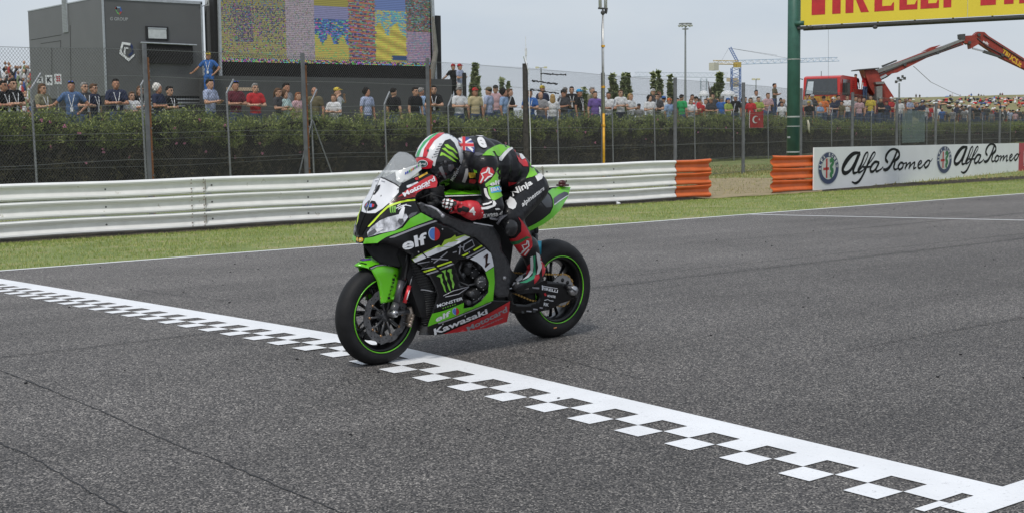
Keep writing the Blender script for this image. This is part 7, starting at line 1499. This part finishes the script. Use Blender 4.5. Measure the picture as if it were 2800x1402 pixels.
# x, y of the crown of the head in the photograph, then looks; face: degrees turned to the camera's left (+) or right (-)
PP = [
 (8, 219, 'person in black tee and sunglasses cut by the left edge, looking right', dict(shirt='black', glasses=1, lan=1, face=45, pose='cross')),
 (34, 214, 'dark-haired person in black tee with white chest print, arms crossed, far left', dict(shirt='black', glasses=1, lan=1, face=40, pose='cross')),
 (115, 228, 'woman with long brown hair, khaki top and sunglasses below the pit placards', dict(shirt='khaki', hair='long', hc='brown', glasses=1, lan=1, face=40)),
 (194, 221, 'man in blue plaid shirt with blue sunglasses pushed up on his head', dict(shirt='plaid', glasses=2, lan=1, face=5, pose='hip')),
 (230, 224, 'person in black and white jacket with grey hair behind the blue plaid shirt', dict(shirt='dark', hc='hgrey', glasses=1, lan=1, face=35, row=1)),
 (255, 228, 'person in navy top and sunglasses with a lanyard, right of the blue plaid shirt', dict(shirt='navy', hc='brown', glasses=1, lan=1, face=45, row=1)),
 (316, 214, 'bearded man in navy tee with crossed arms standing before the trailer corner', dict(shirt='navy', pose='cross', lan=1)),
 (360, 250, 'short woman in white top and sunglasses left of the cranked post', dict(shirt='white', hair='long', hc='brown', glasses=1, face=30)),
 (383, 234, 'woman in black top seen between the cranked post and the thick rusty post', dict(shirt='black', hair='long', hc='brown', glasses=1, face=35, lan=1)),
 (431, 228, 'white-haired man in navy shirt with crossed arms looking right', dict(shirt='navy', hair='curly', hc='hwhite', pose='cross', face=60)),
 (463, 235, 'person in black vest with white lanyard beside the white-haired man', dict(shirt='black', glasses=1, lan=1, face=50, row=1)),
 (573, 215, 'bearded man in white checked shirt looking down at his phone', dict(shirt='bluewhite', pose='hold', face=55)),
 (643, 221, 'man in maroon polo with blue sunglasses on top of his head', dict(shirt='maroon', pose='cross', glasses=2, face=25)),
 (697, 227, 'man in red football shirt and sunglasses', dict(shirt='red', pose='cross', hc='hgrey', glasses=1, face=10)),
 (760, 240, 'woman with ponytail, sunglasses and dark tank top', dict(shirt='dark', hair='tail', hc='brown', glasses=1, face=45)),
 (782, 226, 'tall dark-haired man in grey shirt behind the boy in mint tee', dict(shirt='grey', face=60, row=1)),
 (778, 246, 'boy with curly hair in a mint white tee', dict(shirt='mint', hair='curly', hc='brown', face=50)),
 (815, 252, 'red-haired person half hidden behind the rusty second fence post', dict(shirt='pink', hair='long', hc='ginger', face=30)),
 (859, 238, 'bald bearded man in sunglasses and olive shirt', dict(shirt='olive', hair='bald', glasses=1, face=0)),
 (922, 239, 'person in bright yellow cap with both hands raised to the face', dict(shirt='white', pose='up', cap='yellow', hc='brown', face=60, row=1)),
 (912, 257, 'girl in white tee with red and yellow print before the yellow cap', dict(shirt='white', pose='cross', hair='long', hc='brown', face=-10)),
 (1003, 240, 'young person in white and blue patterned tee standing alone below the screen', dict(shirt='bluewhite', hair='curly', hc='hblack', face=50)),
 (1076, 240, 'person in black tee seen from behind, left of the bearded man', dict(shirt='black', back=1, face=-30)),
 (1135, 238, 'bearded man in black tee and sunglasses looking right', dict(shirt='black', glasses=1, face=50)),
 (1151, 239, 'grey-haired person in blue checked shirt behind the screen post', dict(shirt='sky', hc='hgrey', back=1, face=-50, row=1)),
 (1186, 233, 'man in black shirt with sunglasses and white lanyards below the support column', dict(shirt='black', glasses=1, lan=1, face=10)),
 (1255, 238, 'man in white shirt and grey cap with red lanyard', dict(shirt='white', cap='hgrey', pose='cross', face=20)),
 (1299, 240, 'woman in cream shirt and red-white cap', dict(shirt='straw', hair='long', hc='brown', cap='red', face=25)),
 (1336, 238, 'man with blue-white checked shirt, blue backpack straps and camouflage cap', dict(shirt='bluewhite', cap='olive', face=55, back=1)),
 (1355, 233, 'person in wide black cap and pinkish shirt', dict(shirt='pink', cap='black', face=0, row=1)),
 (1378, 242, 'dark-haired man in pale blue shirt looking right', dict(shirt='sky', hc='hblack', hair='curly', face=55)),
 (1394, 242, 'brown-haired woman in black top just left of the weathered post', dict(shirt='black', hair='long', hc='brown', face=60, row=1)),
 (1449, 245, 'man in sunglasses with blue and black tee right of the weathered post', dict(shirt='blue', glasses=1, lan=1, pose='cross')),
 (1483, 234, 'person with flame-yellow hat and dark tee', dict(shirt='navy', cap='yellow', hc='hblack', face=40, row=2)),
 (1478, 251, 'balding man in grey shirt before the flame-yellow hat', dict(shirt='grey', hair='bald', hc='hgrey')),
 (1511, 257, 'blonde child in white top seen from behind', dict(shirt='white', hair='long', hc='blond', back=1)),
 (1541, 245, 'person in black cap and striped black top holding a camera', dict(shirt='dark', cap='black', glasses=1, face=25, pose='hold')),
 (1545, 239, 'person with grey cap peeping over the black cap', dict(shirt='grey', cap='hgrey', face=10, row=2)),
 (1563, 236, 'tall dark-haired man in black tee with sunglasses', dict(shirt='black', glasses=1, lan=1, row=1, face=10)),
 (1584, 244, 'boy in bright blue cap and black tee', dict(shirt='black', cap='cyan', face=50, lan=1)),
 (1619, 238, 'balding man in khaki shirt left of the aerial mast', dict(shirt='khaki', hc='hgrey', hair='short', face=40, row=1)),
 (1627, 249, 'person in purple shirt leaning behind the aerial mast', dict(shirt='purple', face=20)),
 (1664, 251, 'smiling man in white tee right of the thick grey post', dict(shirt='white', pose='cross')),
 (1697, 245, 'man in white polo and sunglasses standing upright', dict(shirt='white', glasses=1, hc='brown', face=10, trousers='navy')),
 (1724, 255, 'woman with blond ponytail in white tee looking right', dict(shirt='white', hair='tail', hc='blond', face=60)),
 (1747, 284, 'child in black and white striped shirt', dict(shirt='grey', hc='hblack', cap='dark')),
 (1777, 260, 'curly-haired woman in white top holding a hand to her mouth', dict(shirt='white', hair='curly', hc='hblack', pose='hold', face=10)),
 (1786, 243, 'person in white cap above the curly-haired woman', dict(shirt='dark', cap='white', face=20, row=2)),
 (1802, 249, 'brown-haired man with sunglasses behind the dark shirt', dict(shirt='grey', hc='brown', glasses=1, row=2, face=30)),
 (1797, 256, 'short-haired man in dark shirt right of the curly-haired woman', dict(shirt='dark', glasses=1, row=1)),
 (1815, 263, 'person in royal blue cap and white tee seen from behind', dict(shirt='white', cap='blue', back=1, row=1)),
 (1830, 269, 'person in orange cap and pale denim top', dict(shirt='sky', cap='orange', face=40)),
 (1853, 268, 'dark-haired person in black top behind the green tee', dict(shirt='black', face=20, row=1)),
 (1864, 258, 'man in bright green tee seen from behind', dict(shirt='green', back=1, face=-40)),
 (1893, 258, 'dark-haired man looking over the red-haired woman', dict(shirt='white', row=2, face=10)),
 (1890, 270, 'red-haired woman in white top and sunglasses', dict(shirt='white', hair='long', hc='ginger', glasses=1, face=15)),
 (1903, 264, 'man with black cap in red tee', dict(shirt='red', cap='black', row=1, face=-20)),
 (1914, 272, 'person in red sleeves half hidden by the cranked post', dict(shirt='red', face=10, hc='brown', row=1)),
 (1930, 270, 'dark-haired person in white tee left of the beige cap', dict(shirt='white', hc='brown', row=1, face=-20)),
 (1949, 255, 'tall man with sunglasses above the beige cap', dict(shirt='dark', glasses=1, row=2)),
 (1944, 267, 'person in beige cap and charcoal tee leaning on the hedge', dict(shirt='dark', cap='straw', face=30, pose='cross')),
 (1973, 263, 'grey-haired man in blue tee seen from behind', dict(shirt='blue', hc='hgrey', back=1, face=-20, row=1)),
 (1991, 268, 'person in blue cap with green badge and yellow-green top', dict(shirt='lime', hair='long', hc='hblack', cap='blue', face=60)),
 (2011, 260, 'person in white cap and black top', dict(shirt='black', cap='white', face=30, row=1)),
 (2037, 265, 'long-haired woman in dark top right of the fence post', dict(shirt='dark', hair='long', hc='hblack', face=40, row=1)),
 (2053, 267, 'man in sunglasses and red shirt above the crescent flag', dict(shirt='red', glasses=1)),
 (2068, 246, 'smiling tall man in white tee behind the boy in green', dict(shirt='white', face=20, row=2)),
 (2074, 264, 'dark-haired boy in green tee', dict(shirt='lime', hc='hblack', face=20)),
 (2100, 254, 'man in pale pink checked shirt left of the gantry pole', dict(shirt='pink', hc='brown', face=35, row=1)),
 (2138, 279, 'person in white and blue tee just left of the gantry pole', dict(shirt='white', hc='hblack', face=10)),
 (2207, 258, 'man in dark sunglasses just right of the gantry pole', dict(shirt='grey', glasses=1, row=2)),
 (2221, 259, 'person in clean white cap before the truck', dict(shirt='dark', cap='white', row=2, face=10)),
 (2212, 277, 'person in yellow cap and black top leaning over', dict(shirt='black', cap='yellow', face=20)),
 (2243, 280, 'balding person in grey-blue shirt bending forward', dict(shirt='sky', hc='hgrey', hair='bald', face=60)),
 (2253, 262, 'dark-haired man in orange tee before the truck grille', dict(shirt='orange', back=1, face=-20, row=1)),
 (2264, 274, 'person with white back right of the orange tee', dict(shirt='white', hc='hblack', back=1, row=1)),
 (2280, 266, 'woman in white visor cap and navy tee', dict(shirt='navy', hair='long', hc='hblack', cap='white', face=50)),
 (2292, 260, 'dark-haired man in navy right of the white visor cap', dict(shirt='navy', row=1, face=40)),
 (2302, 276, 'person in camouflage tee at the cranked post', dict(shirt='olive', hc='hblack', face=-40)),
 (2317, 260, 'man in white shirt and sunglasses left of the thick post before the truck', dict(shirt='white', glasses=1, pose='hold')),
 (2340, 263, 'dark-haired person right of the thick post before the truck', dict(shirt='grey', face=30, row=1)),
 (2350, 267, 'brown-haired person in pinkish white top', dict(shirt='pink', hair='long', hc='brown', face=20)),
 (2362, 266, 'dark-haired person in black near the truck body', dict(shirt='black', row=1)),
 (2381, 260, 'man in yellow and navy tee under the crane seat', dict(shirt='yellow', glasses=0, face=-10)),
 (2394, 272, 'person in dark red top right of the yellow and navy tee', dict(shirt='maroon', hc='hblack', row=1)),
 (2408, 266, 'person in grey cap and black tee with folded arms', dict(shirt='black', cap='hgrey', face=50, pose='cross')),
 (2423, 263, 'dark-haired man behind the dark red cap', dict(shirt='white', row=2, face=20)),
 (2424, 276, 'person in dark red cap and navy sleeves', dict(shirt='navy', cap='maroon', face=20)),
 (2438, 266, 'person in white cap and red tee left of the post with the blue tent behind', dict(shirt='red', cap='white', face=40, row=1)),
 (2460, 270, 'man in white vest with a black strap right of that post', dict(shirt='white', hc='hblack', face=-20)),
 (2477, 271, 'bare-chested bald man before the blue tent', dict(shirt='skin', hair='bald', hc='brown', face=20, row=1)),
 (2488, 267, 'person in dark bucket cap, blue and white shirt', dict(shirt='bluewhite', cap='olive', face=50)),
 (2521, 277, 'person in navy cap right of the blue and white shirt', dict(shirt='navy', cap='navy', face=-30)),
 (2529, 284, 'person in straw hat and white tee', dict(shirt='white', hat='straw', hc='brown', back=1)),
 (2542, 286, 'dark-haired person in red tee next to the straw hat', dict(shirt='red', hc='hblack', back=1, row=1)),
 (2576, 296, 'man in royal blue shirt with cropped hair, seen from behind', dict(shirt='blue', hair='bald', hc='brown', back=1)),
 (2588, 304, 'grey-haired person in dark top right of the royal blue shirt', dict(shirt='dark', hc='hgrey', back=1)),
 (2605, 298, 'broad person in pale grey shirt seen from behind', dict(shirt='grey', hc='hblack', back=1)),
 (2630, 289, 'dark-haired person in brown-black top left of the fence post', dict(shirt='dark', hc='hblack', back=1, row=1)),
 (2637, 295, 'person in grey tee and grey cap by the fence post', dict(shirt='grey', cap='hgrey', back=1)),
 (2661, 300, 'dark-haired person in charcoal right of that fence post', dict(shirt='dark', back=1, row=1)),
 (2673, 290, 'person in black tee and cap near the right edge', dict(shirt='black', cap='dark', back=1)),
 (2686, 299, 'person in denim blue top near the right edge', dict(shirt='denim', back=1, row=1)),
 (2698, 287, 'person in white cap and dark top near the right edge', dict(shirt='dark', cap='white', back=1, row=1)),
 (2712, 304, 'person in pale grey tee with brown hair near the right edge', dict(shirt='grey', hc='brown', back=1)),
 (2726, 300, 'person in navy top left of the last fence posts', dict(shirt='navy', back=1)),
 (2738, 305, 'dark-clad person half behind the last thick post', dict(shirt='black', back=1, row=1)),
 (2762, 301, 'person in white and black top at the right end of the crowd', dict(shirt='bluewhite', back=1)),
 (2777, 305, 'person in salmon pink shirt at the right end of the crowd', dict(shirt='pink', hc='hblack', back=1)),
 (2787, 298, 'dark-haired person behind the salmon pink shirt', dict(shirt='dark', back=1, row=1)),
 (2797, 305, 'person in dark top cut by the right edge', dict(shirt='dark', back=1)),
]
for x, y, lab, k in PP: person(x, y, lab, **k)
# people standing higher up
def high(x, y, w_, lab, s, **k): return person(x, y, lab, pos=at_w(x, y, w_), s=s, group='spectators standing above the crowd', **k)
wb = (tf(575, 140)-CAM).dot(FW)
high(569, 143, wb-1.2, 'man in blue tee and yellow cap standing on the trailer step, hand on hip', 1.02, shirt='blue', pose='hip', cap='yellow', lan=1, face=-5, trousers='blue')
p = at_w(569, 143, wb-1.2); b = MB(); zz = p.z-1.775*1.02; b.box((p.x, p.y, (zz+zter(p.x, p.y))/2), (1.4, 1., zz-zter(p.x, p.y))); setp(b.build('step_platform', MTRD), 'dark platform under the man in the yellow cap', 'platform')
ws_ = (sf(1240, 176)-CAM).dot(FW)
high(1239, 175, ws_+.2, 'person in black polo and red-white cap holding the screen pole', .98, shirt='black', pose='hip', cap='red', face=40, trousers='black')
high(1257, 175, ws_+.2, 'person in white and blue shirt and red cap beside the screen', .98, shirt='bluewhite', pose='hold', cap='red', face=60, trousers='white')
for x, lab in ((1240, 'platform deck under the two red-capped men'),):
    p = at_w(1248, 176, ws_+.2); b = MB(); zz = p.z-1.775*.98; b.box((p.x, p.y, (zz+zter(p.x, p.y))/2), (1.8, 1.2, zz-zter(p.x, p.y))); b.box(at_w(1270, 250, ws_-.2), (.12, .12, 1.5)); setp(b.build('platform', MTRD), lab, 'platform')
W21 = (place(2118, 240, 1)-CAM).dot(FW)
high(2118, 228, W21, 'young man in camouflage shirt raised above the crowd left of the gantry pole', 1., shirt='olive', pose='hold', face=60, hc='hblack')
p = at_w(2118, 228, W21); zz = p.z-1.775; b = MB(); b.box((p.x, p.y, (zz+zter(p.x, p.y))/2), (.4, .4, zz-zter(p.x, p.y))); setp(b.build('concrete_block', M('concrete')), 'grey concrete block under the young man in camouflage', 'block')
high(2340, 203, WT+4.6, 'person in black tee and dark cap sitting high behind the truck cab', .95, shirt='black', cap='dark', face=30)
high(2366, 203, WT+3.2, 'person in red tee and grey cap standing on the truck bed', .95, shirt='red', cap='hgrey', back=1, face=30)
# far spectators on the hill
for i, (x, y, sh_, lab) in enumerate([(2505, 257, 'dark', 'grey standing figure, left of the pair on the hill crest by the post'), (2515, 258, 'black', 'black standing figure, right of the pair on the hill crest by the post'), (2598, 258, 'dark', 'dark figure under the tall blue sunshade'), (2604, 256, 'white', 'figure in white beside the tall blue sunshade'), (2626, 259, 'bluewhite', 'slim pale figure right of the sunshade on the crest'), (2650, 259, 'red', 'small figure in red on the crest left of the blue shirt'), (2656, 255, 'blue', 'figure in blue shirt on the hill crest'), (2676, 256, 'black', 'broad black figure on the hill crest'), (2683, 258, 'dark', 'thin dark figure next to the broad black one'), (2690, 259, 'navy', 'smallest navy figure of the three on the crest'), (2735, 254, 'black', 'black standing figure, left of the right-hand pair on the crest'), (2741, 254, 'maroon', 'dark red standing figure, right of the right-hand pair on the crest')]):
    person(x, y, lab, shirt=sh_, pos=at_w(x, y, 388), s=.95, group='standing figures on the hill crest', trousers='black')
# people lying or sitting on the dry slope
LY = blob([('s', (0, 0, .14), (.55, .2, .13)), ('s', (.62, 0, .2), (.12, .1, .12)), ('c', (-.5, .08, .12), (-.9, .1, .35), .09, .07), ('c', (-.9, .1, .35), (-1.2, .1, .08), .07, .05), ('c', (.3, .2, .1), (.1, .4, .06), .05, .04)], .04, 1, 'person_lying'); LY.materials.append(None)
SI = blob([('s', (0, 0, .32), (.17, .22, .32)), ('s', (.02, 0, .78), (.11, .1, .14)), ('c', (.1, .1, .12), (.45, .12, .42), .1, .08), ('c', (.45, .12, .42), (.6, .12, .05), .075, .05), ('c', (.1, -.1, .12), (.45, -.12, .42), .1, .08), ('c', (.45, -.12, .42), (.6, -.12, .05), .075, .05), ('c', (.0, .2, .55), (.35, .12, .4), .06, .05)], .04, 1, 'person_sitting'); SI.materials.append(None)
cn = {'white': 'white', 'dark': 'dark', 'blue': 'blue', 'red': 'red', 'grey': 'grey', 'navy': 'navy', 'skin': 'bare-skinned', 'orange': 'orange', 'yellow': 'yellow'}
hs = [(2586, 281, 0, 'white'), (2598, 282, 0, 'grey'), (2620, 283, 0, 'navy'), (2605, 292, 0, 'white'), (2640, 275, 1, 'dark'), (2662, 276, 1, 'dark'), (2661, 286, 1, 'white'), (2681, 281, 1, 'red'), (2690, 285, 0, 'blue'), (2708, 282, 0, 'navy'), (2718, 281, 1, 'white'), (2719, 275, 1, 'blue'), (2730, 274, 1, 'dark'), (2752, 277, 0, 'skin'), (2765, 277, 0, 'red'), (2743, 291, 0, 'orange'), (2757, 288, 1, 'skin'), (2780, 275, 1, 'white'), (2786, 288, 1, 'red'), (2797, 278, 1, 'grey'), (2712, 273, 0, 'yellow'), (2775, 284, 1, 'white'), (2630, 297, 1, 'dark'), (2570, 290, 0, 'dark'), (2698, 293, 1, 'grey'), (2735, 299, 1, 'navy'), (2790, 296, 1, 'skin'), (2560, 283, 0, 'white'), (2672, 297, 0, 'grey'), (2650, 292, 0, 'white')]
hs.sort(); 
for i, (x, y, t_, c_) in enumerate(hs):
    p = hill_at(x, y); o = bpy.data.objects.new('person', (LY, SI)[t_]); COL.objects.link(o); s_ = .92; nb = ('left of the slope' if x < 2620 else 'middle of the slope' if x < 2700 else 'right of the slope'); hgt = 'high' if y < 280 else 'half-way up' if y < 290 else 'low down'
    o.matrix_world = Matrix.Translation(p) @ Matrix.Rotation(math.atan2(-p.y, -p.x)+(1.5 if not t_ else rnd.uniform(-.8, .8)), 4, 'Z') @ Matrix.Scale(s_, 4); omat(o, cm(c_))
    setp(o, 'tiny %s figure %s on the hill, %s, the %s from the left' % (cn[c_], 'sitting' if t_ else 'lying', hgt, 'first second third fourth fifth sixth seventh eighth ninth tenth eleventh twelfth thirteenth fourteenth fifteenth sixteenth seventeenth eighteenth nineteenth twentieth 21st 22nd 23rd 24th 25th 26th 27th 28th 29th 30th'.split()[i]), 'person', 'sunbathers on the hill')
# dense mass further back and clutter on the slope, beyond counting
mass = MB(); MS2 = [cm(n_) for n_ in ('white', 'dark', 'skin', 'red', 'blue', 'grey', 'navy', 'orange', 'brown', 'black')]
for i in range(150):
    x = rnd.uniform(1760, 2800); 
    if 2150 < x < 2190: continue
    y0_ = 272+max(0, x-2420)*.075+rnd.uniform(-4, 12); p = place(x, y0_, rnd.uniform(3.2, 6)); mass.m = rnd.choice((0, 0, 1, 3, 4, 5, 6, 6, 9, 9)); mass.sph((p.x, p.y, p.z-.62), (.2, .2, .42), 8, 6); mass.m = rnd.choice((2, 2, 8, 9, 0)); mass.sph((p.x, p.y, p.z-.12), (.1, .1, .13), 7, 5); mass.m = 2; mass.sph((p.x-.02, p.y-.03, p.z-.16), (.08, .08, .1), 6, 5)
mass.build('crowd', MS2, None, kind='stuff', label='dense mass of further spectators behind the front rows on the right', cat='crowd')
mass = MB()
for i in range(190):
    x = rnd.uniform(2440, 2810); y = 275+(x-2520)*-.02+25*rnd.random()**1.3; p = hill_at(x, y); mass.m = rnd.choice((0, 1, 2, 2, 3, 5, 5, 6, 8, 9, 9)); s_ = rnd.uniform(.2, .42); mass.sph((p.x, p.y, p.z+.2), (s_*rnd.uniform(.6, 2.), s_, s_*.6), 6, 4)
mass.build('picnic_clutter', MS2, None, kind='stuff', label='towels, bags and tiny reclining people scattered over the dry hill', cat='crowd')
b = MB()
# steps under those whose feet would otherwise hang above the bank
for i, (x, y, z0_, z1_) in enumerate(PLAT):
    if z1_ > z0_+.05: b.box((x, y, (z0_+z1_)/2), (.5, .45, z1_-z0_))
if b.v: setp(b.build('earth_mounds', MG), 'low earth mounds under some of the spectators behind the hedge', None, None, 'structure')
# flag on the fence
q = [dat(x, y, lambda u: F2(u)-.12) for x, y in ((2051, 303), (2089, 303), (2089, 350), (2048, 350))]
g = empty('flag', q[0], label='red flag with white crescent and star tied to the fence above the gap', cat='flag')
def fl_(a_, c_, lift=0.):
    p = q[3].lerp(q[2], a_).lerp(q[0].lerp(q[1], a_), c_); return Vector((p.x, p.y-lift+.04*math.sin(a_*7+c_*2), p.z-.07*math.sin(a_*math.pi)*c_))
b = MB(); n = 14; b.add([fl_(i/n, j/n) for j in range(n+1) for i in range(n+1)], [(j*(n+1)+i, j*(n+1)+i+1, (j+1)*(n+1)+i+1, (j+1)*(n+1)+i) for j in range(n) for i in range(n)]); b.build('cloth', M('flag_red', (.42, .02, .02), .8), g, True)
b = MB(); b.add([fl_(a_, c_/8, .008) for c_ in range(9) for a_ in (0, .05)], [(2*i, 2*i+1, 2*i+3, 2*i+2) for i in range(8)]); 
cr_ = [(.38+.17*math.cos(t), .52+.24*math.sin(t)) for t in np.linspace(.75, 5.53, 18)]; ci = [(.425+.135*math.cos(t), .52+.19*math.sin(t)) for t in np.linspace(.95, 5.33, 18)]
b.add([fl_(a_, c_, .012) for pr_ in zip(cr_, ci) for a_, c_ in pr_], [(2*i, 2*i+1, 2*i+3, 2*i+2) for i in range(17)])
st = []
for k in range(10): t = math.pi+k*math.pi/5; r_ = 1 if k % 2 == 0 else .4; st.append((.62+.07*r_*math.cos(t), .52+.1*r_*math.sin(t)))
b.add([fl_(a_, c_, .012) for a_, c_ in st], [tuple(range(10))]); b.build('crescent_and_star', MWHP, g)
# mesh sheet and pale rag hanging on the catch fence
A_, B_ = dat(2461, 400, F1), dat(2523, 400, F1); b = MB(); z0_, z1_ = dat(2461, 392, F1).z, dat(2461, 303, F1).z
b.box(((A_.x+B_.x)/2, (A_.y+B_.y)/2-.1, (z0_+z1_)/2), ((B_-A_).length, .01, z1_-z0_), Matrix.Rotation(math.atan2(B_.y-A_.y, B_.x-A_.x), 3, 'Z')); setp(b.build('shade_mesh', mat('shade_net', (.22, .28, .28), .8, alpha=.28)), 'translucent grey-green shade mesh hung on the fence behind the first car-maker board', 'mesh sheet')
c_ = dat(2203, 345, F1); b = MB(); b.tube([c_+Vector((0, -.1, .22)), c_+Vector((.03, -.12, .05)), c_+Vector((.06, -.1, -.12)), c_+Vector((.12, -.1, -.28))], [.03, .05, .04, .02], 8); setp(b.build('rag', M('cream_rag', (.5, .47, .38), .9), smooth=True), 'cream rag tied to the fence just right of the gantry pole', 'rag')
# small white scrap on the grass, pebbles of rubber on the road
c_ = at_v(1691, 547, BV-.25); b = MB(); b.sph((c_.x, c_.y, zter(c_.x, c_.y)+.03), (.06, .04, .035), 7, 5); b.box((c_.x-.04, c_.y, zter(c_.x, c_.y)+.07), (.05, .01, .06)); setp(b.build('litter', MWHP), 'crumpled white scrap lying at the foot of the white guardrail', 'litter')
b = MB()
for i in range(420):
    v = rnd.uniform(1.5, 15); u = rnd.uniform(-2, 30); s_ = rnd.uniform(.003, .009); b.box((u, v, zroad(v)+s_*.4), (s_*2, s_*1.3, s_), Matrix.Rotation(rnd.random()*3, 3, 'Z'))
b.build('rubber_crumbs', M('tar'), kind='stuff', label='scattered black rubber crumbs and grit on the asphalt', cat='debris')
print('people', NP[0], 'objects', len(bpy.data.objects))
